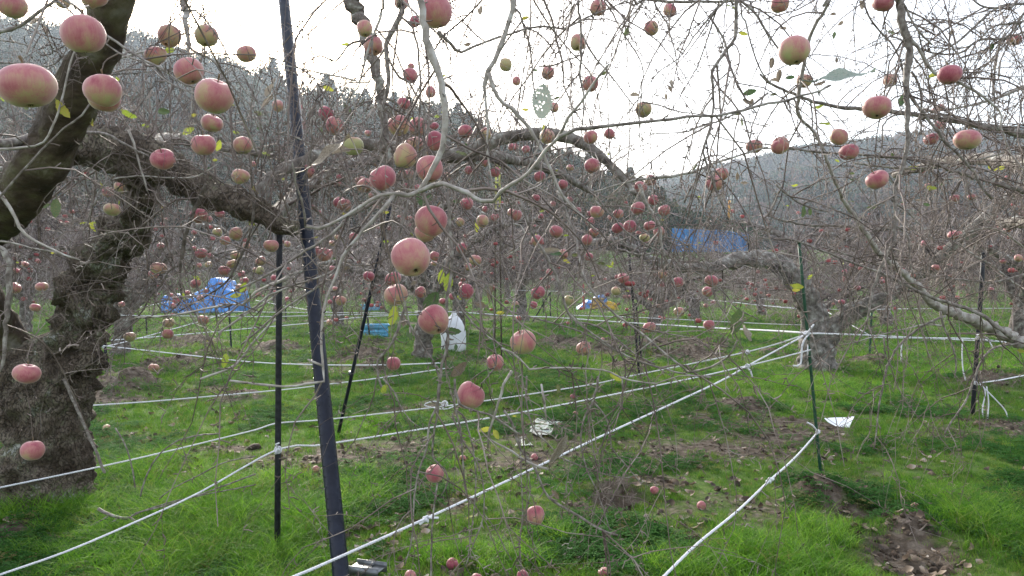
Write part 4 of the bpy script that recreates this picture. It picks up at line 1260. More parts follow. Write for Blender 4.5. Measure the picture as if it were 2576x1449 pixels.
# ------------------------------------------------------------------ procedural shoots on the near trees
def resample(L, m):
    f = np.linspace(0, len(L) - 1, m)
    i = np.minimum(f.astype(int), len(L) - 2)
    w = (f - i)[:, None]
    return L[i] * (1 - w) + L[i + 1] * w


def points_on(L, per_m, rmin=0):
    seg = np.linalg.norm(np.diff(L[:, :3], axis=0), axis=1)
    n = rng.poisson(seg.sum() * per_m)
    if n == 0:
        return np.zeros((0, 3)), np.zeros((0, 3)), np.zeros(0)
    c = np.concatenate([[0], np.cumsum(seg)])
    t = rng.uniform(0.05, 1, n) * c[-1]
    i = np.clip(np.searchsorted(c, t) - 1, 0, len(L) - 2)
    w = ((t - c[i]) / (seg[i] + 1e-9))[:, None]
    q = L[i] * (1 - w) + L[i + 1] * w
    return q[:, :3], unit(L[i + 1, :3] - L[i, :3]), q[:, 3]


anchors = []   # places where an apple stalk may hang from


def keep_clear(pts, dmin):
    """drop shoots that would come closer to the lens than dmin"""
    return (pts[:, :, 1].min(axis=1) > dmin)


def shoots_for(lines, batch, lmul=1.0, rmul=1.0, dmin=1.55, l2=4, spur=True, grav=.13):
    S, D, R = [], [], []
    for L, dens in lines:
        if dens <= 0:
            continue
        a, b, c = points_on(L, dens)
        S.append(a), D.append(b), R.append(c)
    S, D, R = np.concatenate(S), np.concatenate(D), np.concatenate(R)
    n = len(S)
    p1, R1 = grow(S, side_dir(D, .9, .1), rng.uniform(.2, .95, n) * lmul, np.minimum(R * .75, rng.uniform(.0022, .0042, n) * rmul), 9, grav, .17)
    k = keep_clear(p1, dmin)
    p1, R1 = p1[k], R1[k]
    batch.tubes(p1, R1, 4)
    s2, d2, r2 = on_tubes(p1, R1, l2, .15, 1)
    n = len(s2)
    p2, R2 = grow(s2, side_dir(d2, .8, 0), rng.uniform(.06, .45, n) * lmul, np.minimum(r2 * .8, rng.uniform(.0014, .0024, n) * rmul), 6, grav * .8, .2)
    k = keep_clear(p2, dmin)
    p2, R2 = p2[k], R2[k]
    batch.tubes(p2, R2, 3)
    anchors.append(p1.reshape(-1, 3))
    anchors.append(p2.reshape(-1, 3))
    if spur:
        for pp, RR_, m in ((p1, R1, 9), (p2, R2, 4)):
            s, dr, r = on_tubes(pp, RR_, m, .05, 1)
            n = len(s)
            q, Rq = grow(s, side_dir(dr, 1.3, .1), rng.uniform(.008, .03, n), np.full(n, .0019), 3, 0, .3, tip=.8)
            batch.tubes(q, Rq, 3)


for tr in (1, 5):
    b = Batch()
    shoots_for([(L, dens * (1.0 if tr == 1 else 1.1)) for L, dens in traced[tr]], b, rmul=1.25, l2=4, grav=.17)
    # short spurs straight on the traced wood
    for L, dens in traced[tr]:
        s, dr, r = points_on(L, 16)
        n = len(s)
        if n:
            q, Rq = grow(s, side_dir(dr, 1.4, .1), r + rng.uniform(.006, .03, n), np.full(n, .0022), 3, 0, .3, tip=.8)
            b.tubes(q, Rq, 4)
    if tr == 1:
        # water shoots rising from the thick limbs, drooping twigs under them
        for L, up, dn, q_ in ((Lb, 20, 10, 1.0), (Lc, 12, 15, 1.0)):
            s, dr, r = points_on(L, up)
            n = len(s)
            dd = unit(np.stack([rng.normal(.05, .42, n), rng.normal(0, .42, n), np.ones(n)], 1))
            p1, R1 = grow(s, dd, rng.uniform(.3, 1.5, n), rng.uniform(.0025, .005, n), 9, -.01, .09)
            b.tubes(p1, R1, 4)
            s2, d2, r2 = on_tubes(p1, R1, 4, .1, 1)
            p2, R2 = grow(s2, side_dir(d2, .8, .1), rng.uniform(.08, .5, len(s2)), rng.uniform(.0015, .0024, len(s2)), 6, .04, .2)
            b.tubes(p2, R2, 3)
            anchors += [p1.reshape(-1, 3), p2.reshape(-1, 3)]
            s, dr, r = points_on(L, dn)
            n = len(s)
            dd = unit(np.stack([rng.normal(0, .8, n), rng.normal(0, .8, n), rng.normal(-.1, .4, n)], 1))
            p1, R1 = grow(s, dd, rng.uniform(.3, 1.1, n), rng.uniform(.0025, .005, n), 9, .12, .15)
            b.tubes(p1, R1, 4)
            s2, d2, r2 = on_tubes(p1, R1, 5, .1, 1)
            p2, R2 = grow(s2, side_dir(d2, .8, 0), rng.uniform(.08, .5, len(s2)), rng.uniform(.0015, .0024, len(s2)), 6, .1, .2)
            b.tubes(p2, R2, 3)
            anchors += [p1.reshape(-1, 3), p2.reshape(-1, 3)]
        # fine tangle round the lumpy stem
        L = catmull(stem2, .05)
        s, dr, r = points_on(L, 24)
        n = len(s)
        dd = unit(np.stack([rng.normal(0, .9, n), rng.normal(-.3, .6, n), rng.normal(.3, .6, n)], 1))
        p1, R1 = grow(s, dd, rng.uniform(.2, .8, n), rng.uniform(.0018, .0035, n), 8, .05, .2)
        p1 = p1[p1[:, :, 1].min(axis=1) > 3.2]
        b.tubes(p1, R1[:len(p1)], 3)
    for t_, L in MID:
        if t_ != tr:
            continue
        s, dr, r = points_on(L, 8)
        n = len(s)
        p1, R1 = grow(s, side_dir(dr, 1.0, .35), rng.uniform(.5, 1.4, n), rng.uniform(.006, .011, n), 9, .11, .16)
        b.tubes(p1, R1, 4)
        s2, d2, r2 = on_tubes(p1, R1, 7, .1, 1)
        p2, R2 = grow(s2, side_dir(d2, .9, 0), rng.uniform(.2, .9, len(s2)), rng.uniform(.0026, .0048, len(s2)), 8, .16, .2)
        b.tubes(p2, R2, 3)
        s3, d3, r3 = on_tubes(p2, R2, 2, .1, 1)
        p3, R3 = grow(s3, side_dir(d3, .9, 0), rng.uniform(.08, .35, len(s3)), rng.uniform(.0015, .0025, len(s3)), 4, .08, .25)
        b.tubes(p3, R3, 3)
        anchors += [p1.reshape(-1, 3), p2.reshape(-1, 3)]
        if True:
            s, dr, r = points_on(L, 10)
            n = len(s)
            dd = unit(np.stack([rng.normal(.05, .35, n), rng.normal(0, .35, n), np.ones(n)], 1))
            p4, R4 = grow(s, dd, rng.uniform(.5, 1.6, n), rng.uniform(.003, .006, n), 8, -.01, .1)
            b.tubes(p4, R4, 3)
    me = b.mesh('twigs', M['twig'])
    o = link('twigs', me, None, kind='stuff')
    o.parent = TREES[tr]
    o.matrix_parent_inverse = TREES[tr].matrix_world.inverted()
# T3: mid-distance twigs
b = Batch()
for L in (L3a, L3b, L3c):
    s, dr, r = points_on(L, 13)
    n = len(s)
    p1, R1 = grow(s, side_dir(dr, 1.0, .5), rng.uniform(.5, 1.5, n), rng.uniform(.007, .014, n), 9, .10, .18)
    b.tubes(p1, R1, 4)
    s2, d2, r2 = on_tubes(p1, R1, 7, .1, 1)
    p2, R2 = grow(s2, side_dir(d2, .9, 0), rng.uniform(.2, .9, len(s2)), rng.uniform(.003, .0048, len(s2)), 7, .14, .2)
    b.tubes(p2, R2, 3)
    s3, d3, r3 = on_tubes(p2, R2, 3, .1, 1)
    p3, R3 = grow(s3, side_dir(d3, .9, 0), rng.uniform(.1, .4, len(s3)), rng.uniform(.0022, .003, len(s3)), 4, .1, .25)
    b.tubes(p3, R3, 3)
    s, dr, r = points_on(L, 4)
    n = len(s)
    dd = unit(np.stack([rng.normal(0, .3, n), rng.normal(0, .3, n), np.ones(n)], 1))
    p4, R4 = grow(s, dd, rng.uniform(.5, 1.4, n), rng.uniform(.004, .007, n), 7, 0, .1)
    b.tubes(p4, R4, 3)
    for e in p2[rng.integers(0, len(p2), 14), 6]:
        mass_apple(e[0], e[1], e[2] - .05, .042)
me = b.mesh('twigs', M['twig_far'])
o = link('twigs', me, None, kind='stuff')
o.parent = T3
o.matrix_parent_inverse = T3.matrix_world.inverted()

# ------------------------------------------------------------------ apples hanging in the near trees
# tile, centre x, centre y, width, height in crop px, tone (r red, p pink, o orange, g green, k dark)
AP = {
 '00': "90 40 210 200 o;630 265 320 290 o;205 648 425 325 g;770 685 270 245 p;785 748 232 200 o;710 -30 200 190 o;1278 272 172 176 o;1560 268 170 170 o;1177 422 168 140 p;1425 538 215 205 p;1613 725 290 270 p;1860 408 145 132 o;1600 932 160 135 o;1538 1094 183 168 r;1232 1203 182 155 p;1832 1097 150 130 p;1818 1333 140 118 o;912 1412 100 95 g;815 1450 90 80 o;475 20 100 90 o;1915 1240 50 45 p",
 '10': "820 215 118 150 p;888 345 150 150 r;1360 90 245 255 p;1095 25 110 100 o;1198 160 85 105 r;1166 572 115 125 p;1170 500 55 50 o;1318 697 82 108 p;1118 785 110 100 r;1885 490 95 115 g;530 858 122 115 r;597 950 140 140 r;165 800 85 110 o;322 810 60 105 r;352 945 60 75 k;735 1102 160 155 g;1078 948 165 168 p;1220 960 135 150 p;1345 950 75 60 r;1345 1068 140 185 r;1190 1095 155 130 o;1128 1182 180 200 o;1580 992 112 100 r;1730 1010 90 110 o;957 1345 208 195 r;820 1400 130 105 p;390 1297 105 135 p;615 1383 60 50 r;632 1335 58 50 r;1150 1318 95 80 p;1100 1315 60 75 o;1310 1275 200 215 r;1728 1225 65 75 p;1800 1300 90 80 r;1605 1285 65 70 r;1440 1335 70 135 o;845 1005 55 50 o;1928 1110 55 80 r;392 1415 52 60 r;1215 1420 60 60 r;1135 1402 50 50 p;790 1365 90 70 p",
 '20': "650 62 128 128 p;1190 78 105 100 p;1050 213 108 128 o;497 323 125 130 p;270 550 102 108 p;590 632 122 130 p;32 612 66 100 p;318 812 72 118 p;995 825 125 125 g;735 1010 85 78 r;595 1035 112 110 p;263 1030 118 118 o;605 1250 120 115 r;670 1180 60 60 p;105 1127 65 62 r;150 1200 50 60 o;440 1268 62 55 o;210 1333 90 88 p;385 1392 75 75 r;1045 1360 90 88 p;970 1412 97 90 p;1527 1383 135 128 o;1580 1315 112 108 p;1827 1107 125 105 o;60 1235 35 50 p;25 1110 50 60 r",
 '30': "90 35 140 130 p;200 382 232 222 p;868 25 160 115 r;272 612 120 108 o;923 608 105 100 p;1370 565 175 150 r;1858 300 110 80 p;822 812 205 170 r;1300 812 62 55 r;1262 828 50 40 r;1300 945 85 55 r;1232 1050 115 88 r;1505 1055 195 150 o;532 1033 140 130 o;612 1148 145 125 r;92 1098 145 128 p;825 1355 168 135 r",
 '01': "845 132 128 100 o;1500 175 132 112 r;1660 165 75 55 r;1835 178 98 88 o;1575 205 60 55 o;1640 305 75 70 g;1778 318 98 105 o;1698 366 78 72 o;1605 350 42 40 r;1040 463 80 65 g;1518 463 92 82 r;1212 405 55 48 r;1465 425 45 38 r;1198 575 118 92 o;1155 625 85 62 o;1775 477 70 65 g;1753 543 85 65 o;1693 595 92 80 o;1575 548 60 50 o;1478 690 88 75 o;1820 730 85 65 p;1825 620 60 55 p;1845 668 65 50 r;1925 590 40 60 p;1555 745 45 40 r;1415 762 48 40 r;1333 818 60 45 r;1310 860 50 35 r;1515 805 55 50 p;315 715 90 60 p;112 725 90 85 o;265 873 80 62 p;768 925 95 78 o;918 848 52 48 r;1272 988 90 72 g;1532 965 85 72 o;1265 1072 85 78 o;977 1093 92 68 o;1160 1327 80 62 o;203 1372 192 150 r;360 280 38 34 r;170 368 35 30 r;415 350 30 28 r;770 392 35 30 p;230 500 35 32 r;290 522 40 35 r;190 545 50 42 r;105 502 35 30 r;125 592 50 34 r;455 220 35 30 r;1225 245 40 38 r;1465 305 45 40 r;1225 332 35 30 r;1290 780 45 36 r;1500 555 45 40 r;1585 480 45 40 r;1860 405 55 50 p;1255 202 28 38 r;575 295 28 24 r",
 '11': "113 405 118 95 p;35 522 85 72 o;30 594 65 65 g;632 82 100 92 r;668 98 105 95 r;415 113 60 45 o;477 150 32 35 r;868 30 50 48 r;900 107 45 45 r;738 342 72 70 r;612 342 42 42 g;572 388 48 45 o;452 452 80 120 p;518 475 108 108 p;568 455 45 80 p;237 393 50 50 o;1320 220 243 245 p;1290 300 190 145 o;1170 495 295 305 p;1350 485 75 80 r;1345 540 50 40 o;1036 655 130 95 r;1057 778 180 172 p;852 637 90 80 p;1240 755 88 90 p;1340 965 240 232 p;1552 422 90 85 r;1655 515 95 88 o;1600 565 60 60 o;1710 220 95 100 o;1590 90 105 98 r;1730 130 50 50 r;1790 195 60 60 r;1818 182 38 45 r;1925 155 60 70 r;1585 750 115 120 r;1556 700 60 50 r;1480 790 50 60 r;1410 825 60 50 r;1785 718 40 32 r;1762 790 35 32 r;642 820 85 78 o;600 800 40 36 r;575 577 48 45 r;598 730 45 35 o;580 640 55 45 r;485 905 60 82 p;135 650 50 55 r;235 808 38 38 r;260 748 32 30 r;60 665 35 30 r;15 770 45 40 r;145 752 30 28 r;505 755 35 30 r;558 830 38 36 r;830 732 30 28 r;872 740 32 28 r;797 765 28 26 o;918 835 32 28 r;915 857 32 30 r;925 755 35 30 o;555 985 48 50 o;605 965 38 34 r;685 950 35 28 r;1038 1295 108 110 r;1805 1288 135 130 r;1620 1540 212 222 p;920 270 32 28 r;1165 200 38 40 r;1165 255 38 46 r;1080 185 28 38 r;1815 530 35 30 r;1540 230 70 70 p;1005 275 28 50 r",
 '21': "180 45 65 60 r;35 175 80 90 r;643 150 108 100 p;585 165 55 50 r;590 225 72 75 r;495 140 62 55 r;802 165 85 75 r;950 122 110 98 r;1065 60 85 85 r;1150 138 98 88 r;798 272 92 82 r;890 262 98 100 r;1038 255 90 78 r;1110 300 85 85 o;1000 345 80 60 g;1022 372 45 38 k;335 298 108 95 r;190 368 95 95 o;618 305 78 70 r;567 363 85 88 r;310 90 45 45 r;220 185 50 45 r;275 145 45 30 r;740 195 40 50 r;860 80 28 28 r;435 60 50 60 p;388 470 75 90 r;580 487 70 66 r;840 650 88 80 r;795 645 45 60 r;1136 622 78 70 o;1170 572 35 32 r;1060 578 35 32 r;1078 625 30 30 r;785 748 78 72 g;1250 683 92 80 r;1503 670 105 95 r;1475 752 85 80 p;1570 665 35 30 r;197 760 112 105 r;163 853 62 62 r;430 818 80 80 g;25 845 50 50 o;282 605 50 70 r;1022 755 42 40 r;1043 812 35 32 r;1108 860 35 34 r;1163 822 28 26 r;1135 700 45 35 r;852 790 38 34 r;885 795 35 45 r;868 886 32 32 r;720 775 40 30 r;522 880 32 28 r;1262 905 85 78 o;1462 858 38 36 o;1518 835 42 34 r;1485 1003 85 80 p;1037 1022 98 85 p;995 1045 50 30 o;1140 955 36 34 r;1118 945 30 26 r;540 1180 118 115 p;85 1135 200 190 o;1780 690 30 28 r;1812 700 38 36 r;1840 735 28 26 r;1910 665 32 30 r;1915 700 34 30 r;1772 808 32 30 r;1880 760 26 22 r;70 525 35 32 r;270 715 40 36 r;700 660 30 26 r",
 '31': "1410 48 72 60 r;1535 38 62 45 r;1400 325 85 64 p;1180 390 50 65 r;1268 575 68 55 r;1890 500 60 60 o;1808 282 55 48 r;1727 270 40 30 r;1775 522 50 40 r;1682 735 42 35 r;1720 185 32 30 p;1850 95 32 30 r;1885 110 30 28 r;1920 165 50 35 r;1890 210 35 28 r;1920 235 30 26 r;555 830 50 38 r;955 880 33 28 r;628 555 38 32 r;578 600 42 38 r;700 575 45 30 r;865 680 45 35 r;675 725 50 40 r;575 650 32 30 r;568 668 35 30 r;1430 795 35 30 r;63 725 35 32 r;870 655 40 32 p",
 '02': "248 502 170 160 r",
 '12': "1350 678 140 138 p",
 '22': "177 990 140 152 p",
}
GROUND_AP = {'02': "805 343 65 48 o", '12': "1483 1318 95 95 k;1165 1418 90 65 r;1665 1440 70 40 r;450 658 38 40 r;1560 570 60 34 r", '22': "695 1405 62 50 p;1430 930 40 32 r;480 222 32 24 o;1075 838 26 20 r;455 105 40 24 r;80 1420 40 40 r;170 555 26 18 r",
             '32': "1110 935 66 40 r", '21': "683 1215 30 34 r;1388 1168 30 20 o;330 1318 26 16 o", '31': "640 1248 30 22 r;533 1248 28 18 r"}
RIPE = {'r': .74, 'p': .60, 'o': .46, 'g': .20, 'k': 1.0}
apples = []
for grd, table in ((0, AP), (1, GROUND_AP)):
    for tile, s_ in table.items():
        for row in s_.split(';'):
            f = row.split()
            cx, cy, w, h = map(float, f[:4])
            X, Y = T(tile, cx, cy)
            apples.append(dict(x=X, y=Y, w=w / 3, h=h / 3, t=f[4], ground=grd))
# the trunk hides none of these; largest three hundred are things of their own
apples.sort(key=lambda a: -(a['w'] * a['h']) - (1e4 if a['ground'] else 0))
APM = [mesh_from('apple_skin_mesh', *apple_profile(15, 22, .03, s), mat=M['apple']) for s in range(5)]
for m_ in APM:
    pass
APM_S = [mesh_from('apple_skin_small', *apple_profile(9, 12, .03, s), mat=M['apple']) for s in range(3)]


def stem_mesh():
    L = catmull(np.array([(0, 0, .52, .045), (.02, 0, .75, .04), (.05, .02, .98, .04), (.12, .03, 1.2, .065)]), .12)
    V, Q, Tr = line_tube(L, 5)
    return mesh_from('stem_mesh', V, Q, Tr, mat=M['stem'])


def calyx_mesh():
    V, Q = [], []
    for i in range(6):
        a = i * 1.047
        c, s_ = math.cos(a), math.sin(a)
        b0 = len(V)
        V += [(c * .03 - s_ * .04, s_ * .03 + c * .04, -.70), (c * .03 + s_ * .04, s_ * .03 - c * .04, -.70), (c * .13 + s_ * .015, s_ * .13 - c * .015, -.80), (c * .13 - s_ * .015, s_ * .13 + c * .015, -.80)]
        Q.append((b0, b0 + 1, b0 + 2, b0 + 3))
        V += [(c * .03 - s_ * .04, s_ * .03 + c * .04, -.71), (c * .03 + s_ * .04, s_ * .03 - c * .04, -.71), (c * .1, s_ * .1, -.86), (c * .09, s_ * .09, -.86)]
        Q.append((b0 + 4, b0 + 5, b0 + 6, b0 + 7))
    V += [(math.cos(j * .785) * .10, math.sin(j * .785) * .10, -.685) for j in range(8)] + [(0, 0, -.72)]
    k = len(V) - 9
    Tr = [(k + j, k + (j + 1) % 8, k + 8) for j in range(8)]
    return mesh_from('calyx_mesh', V, Q, Tr, mat=M['calyx'])


STEM, CALYX = stem_mesh(), calyx_mesh()

# landmarks that anyone can find in the photo, used to word the labels
LM = [('leaning studded pole', 740, 250), ('black prop under the limb', 702, 900), ('upper left dark limb', 130, 420), ('lumpy left trunk', 215, 740), ('broad left trunk base', 110, 1080),
      ('horizontal scaly limb', 480, 450), ('blue tarpaulin heap', 500, 745), ('blue crate', 946, 833), ('white sack', 1145, 835), ('blue and yellow heap', 1500, 765), ('forked grey trunk', 2056, 880),
      ('tall green stake', 2025, 740), ('long hole-eaten leaf', 1365, 255), ('big grey leaf at right', 2125, 190), ('white-backed long leaf', 850, 385), ('dark leaf on the apple', 1085, 770),
      ('branch junction in the middle', 1050, 490), ('cut branch tip in the sky', 1528, 165), ('blue netting', 1780, 595), ('orange-striped utility pole', 1838, 525), ('smooth pale bough', 2300, 720), ('thick hanging branch at right', 2290, 150),
      ('brown hanging leaf', 1855, 840), ('tall black pole at right', 2460, 900), ('thin slanting pole', 940, 800), ('long grey limb', 1270, 350), ('pale curved branch', 1120, 250), ('yellow ladder rails', 1255, 400),
      ('fallen cut branch', 340, 1300), ('white scrap on the grass', 2115, 1060), ('pair of black stakes', 1605, 850), ('upper middle drooping limb', 925, 60), ('pale sheet in the mud', 1365, 1080), ('crossing of three ropes', 1875, 925),
      ('rope knot in front', 1075, 1308), ('upper left pale branch', 468, 100), ('far right trunk', 2550, 820), ('forked tree left limb', 1800, 665)]
TONE = {'r': 'red', 'p': 'pink-red', 'o': 'yellowish pink', 'g': 'pale green', 'k': 'dark red'}


def size_word(w):
    return 'huge' if w > 75 else 'large' if w > 48 else 'middle-sized' if w > 30 else 'small' if w > 17 else 'tiny'


hang = [a for a in apples if not a['ground']]
fall = [a for a in apples if a['ground']]
hang, rest_ap = hang[:300 - len(fall)], hang[300 - len(fall):]


def words_for(lst, verb):
    """label = size, tone, rank by distance in one direction from the nearest landmark; colour counts towards the rank"""
    for a in lst:
        ds = sorted((math.hypot(a['x'] - x, a['y'] - y), nme, x, y) for nme, x, y in LM)
        d_, nme, x, y = ds[0]
        dx, dy = a['x'] - x, a['y'] - y
        q = ('right of' if dx > 0 else 'left of') if abs(dx) > abs(dy) else ('below' if dy > 0 else 'above')
        a['key'] = (TONE[a['t']], q, nme)
        a['dist'] = d_
    groups = {}
    for a in lst:
        groups.setdefault(a['key'], []).append(a)
    for k, g in groups.items():
        g.sort(key=lambda a: a['dist'])
        for i, a in enumerate(g):
            rk = '' if len(g) == 1 else ('closest ' if i == 0 else ORD[i] + ' closest ')
            lab = '%s%s %s apple %s %s the %s' % (rk, size_word(a['w']), k[0], verb, k[1], k[2])
            a['label'] = lab


words_for(hang, 'hanging')
words_for(fall, 'fallen')
BIG = {(max(hang, key=lambda a: a['w'])['label']): 1}
anchor = np.concatenate(anchors + [L[:, :3] for tr in (1, 5) for L, _ in traced[tr]])
far_anchor = np.concatenate([np.array([s_[:3] for s_ in apple_spots])])
stalks = {1: Batch(), 5: Batch()}


def stalk(p, r, tr, dist):
    """fine twig from the stalk top up to the nearest wood"""
    top = p + np.array([0, 0, r * 1.15])
    v = anchor - top
    d2 = np.linalg.norm(v, axis=1) + np.where(v[:, 2] < r * .3, .6, 0) + np.abs(v[:, 1]) * .3
    i = int(np.argmin(d2))
    q = anchor[i]
    L_ = np.linalg.norm(q - top)
    if L_ > 0.55 or q[2] < top[2] - .02:
        q = top + np.array([rng.normal(0, .08), rng.normal(0, .08), rng.uniform(.15, .4)])
        # joins the tangle above
        j = int(np.argmin(np.linalg.norm(anchor - q, axis=1)))
        ext = anchor[j] if np.linalg.norm(anchor[j] - q) < .8 else q + np.array([rng.normal(0, .2), .1, .35])
        pts = np.array([(*top, .0016), (*(top * .5 + q * .5 + rng.normal(0, .015, 3)), .0018), (*q, .002), (*(q * .5 + ext * .5 + rng.normal(0, .03, 3)), .0022), (*ext, .0022)])
    else:
        m1 = top * .6 + q * .4
        m1[2] += L_ * .12
        pts = np.array([(*top, .0016), (*(m1 + rng.normal(0, .006, 3)), .0017), (*q, .002)])
    s = resample(catmull(pts, .05), 6)
    k = 1.0 if dist < 4 else 1.0 + (dist - 4) * .12
    stalks[tr].tubes(s[None, :, :3], s[None, :, 3] * k, 4)


def add_apple(a, as_thing=True):
    w = a['w']
    Dm = .086 * rng.uniform(.95, 1.06)
    if a['ground']:
        gd = GD(a['y'] + a['h'] * .35)
        r = max(.030, min(.042, w * gd / FPX / 2))
        x, y, _ = P(a['x'], a['y'], gd)
        p = np.array([x, y, float(terrain(x, y)) + r * .72])
        d = gd
    else:
        if w < 25:
            Dm *= .95
        r = Dm / 2
        d = min(Dm * FPX / w, 24.0)
        p = np.array(P(a['x'], a['y'], d))
        r = w / FPX * d / 2
    if not as_thing:
        mass_apple(*p, r)
        return
    big = w > 22
    me = (APM if big else APM_S)[int(rng.integers(0, 5 if big else 3))]
    o = link('apple', me, None, a['label'], 'apple', 'apples lying on the ground' if a['ground'] else 'apples hanging on the bare branches')
    o['ripe'] = float(RIPE[a['t']] + rng.normal(0, .10)) + (.22 if w > 100 else 0)
    asp = a['h'] / a['w'] if not a['ground'] else 1
    asp = min(max(asp, .80), 1.12)
    o.location = p
    o.scale = (r * .985, r * .985, r * asp * 1.06)
    tilt = rng.normal(0, .28, 2) if not a['ground'] else rng.uniform(-1.6, 1.6, 2)
    if (a['x'], a['w']) and w > 75 and a['x'] > 900 and a['y'] > 500:
        tilt = np.array([-.42, -.35]) if abs(a['x'] - 1034) < 6 else tilt * .4 + np.array([-.35, .1])
    o.rotation_euler = (tilt[0], tilt[1], rng.uniform(0, 6.28))
    o.rotation_mode = 'ZYX' if False else 'XYZ'
    if abs(a['x'] - 1034) < 6 and w > 90:
        o.rotation_euler = (-.62, -.30, 0.2)
    if abs(a['x'] - 1090) < 6 and w > 75 and a['y'] > 700:
        o.rotation_euler = (-.62, .22, 1.2)
    if w > 15:
        link('stem', STEM, o)
        link('calyx', CALYX, o)
    if not a['ground']:
        stalk(p, r, 5 if a['x'] > 1900 and a['y'] < 1000 else 1, d)


for a in hang + fall:
    add_apple(a)
for a in rest_ap:
    add_apple(a, False)
me = mesh_from('distant_apples', np.concatenate(Vb), np.concatenate(Qb), np.concatenate(Tb), mat=M['apple_far'])
link('distant_apples', me, None, 'small red apples dotted all over the trees farther back', None, None, 'stuff')
for tr in (1, 5):
    o = link('fruiting_twigs', stalks[tr].mesh('fruiting_twigs', M['twig']), None, kind='stuff')
    o.parent = TREES[tr]
    o.matrix_parent_inverse = TREES[tr].matrix_world.inverted()

# ------------------------------------------------------------------ the last leaves still on the branches
M['leaf_h'] = leaf_material('leaf_greyed', [(0.35, (0.16, 0.20, 0.17)), (0.55, (0.26, 0.31, 0.27)), (0.75, (0.30, 0.27, 0.24))], 0.4)


def leaf_mesh(seed, mat, curl=.5, fold=.35, holes=False, width=.25):
    r_ = random.Random(seed)
    nu, nv = (22, 14) if holes else (11, 6)
    V = []
    ph = r_.uniform(0, 6)
    for i in range(nu + 1):
        t = i / nu
        wd = width * (math.sin(math.pi * min(1, t * .93 + .035)) ** .75) * (1.05 - .25 * t)
        if t > .97:
            wd = .004
        for j in range(-nv // 2, nv // 2 + 1):
            s_ = j / (nv / 2)
            edge = 1 + (.09 * ((i % 2) * 2 - 1) if abs(s_) > .95 else 0)
            x = s_ * wd * edge
            z = abs(s_) * wd * fold + curl * .3 * (t * t) + .05 * math.sin(5 * t + ph) * s_ + .03 * math.sin(11 * t + ph) * abs(s_)
            V.append((x, t, z))
    Q = []
    w1 = nv + 1
    for i in range(nu):
        for j in range(nv):
            if holes and r_.random() < .10 and 2 < i < nu - 2 and 1 < j < nv - 2:
                continue
            a = i * w1 + j
            Q.append((a, a + 1, a + w1 + 1, a + w1))
    k = len(V)   # petiole
    for i, (y, z) in enumerate([(-.32, .02), (-.15, -.02), (.02, 0)]):
        V += [(-.014, y, z), (.014, y, z), (0, y, z - .022)]
    for i in range(2):
        a = k + i * 3
        Q += [(a, a + 1, a + 4, a + 3), (a + 1, a + 2, a + 5, a + 4), (a + 2, a, a + 3, a + 5)]
    return mesh_from('leaf_mesh', V, Q, None, mat=M[mat])


LEAFM = {'g': [leaf_mesh(1, 'leaf_g', .3), leaf_mesh(2, 'leaf_g', -.5, .2), leaf_mesh(3, 'leaf_g', .8, .5)],
         'y': [leaf_mesh(4, 'leaf_y', .3), leaf_mesh(5, 'leaf_y', -.6, .3), leaf_mesh(6, 'leaf_y', .8, .6)],
         'b': [leaf_mesh(7, 'leaf_b', 1.0, .9), leaf_mesh(8, 'leaf_b', -1.1, .8), leaf_mesh(9, 'leaf_b', 1.4, 1.1)],
         'h': [leaf_mesh(10, 'leaf_h', .1, .12, True, .33)], 'w': [leaf_mesh(11, 'leaf_b', .5, .25, False, .22)], 'v': [leaf_mesh(12, 'leaf_h', .12, .15, False, .26)]}
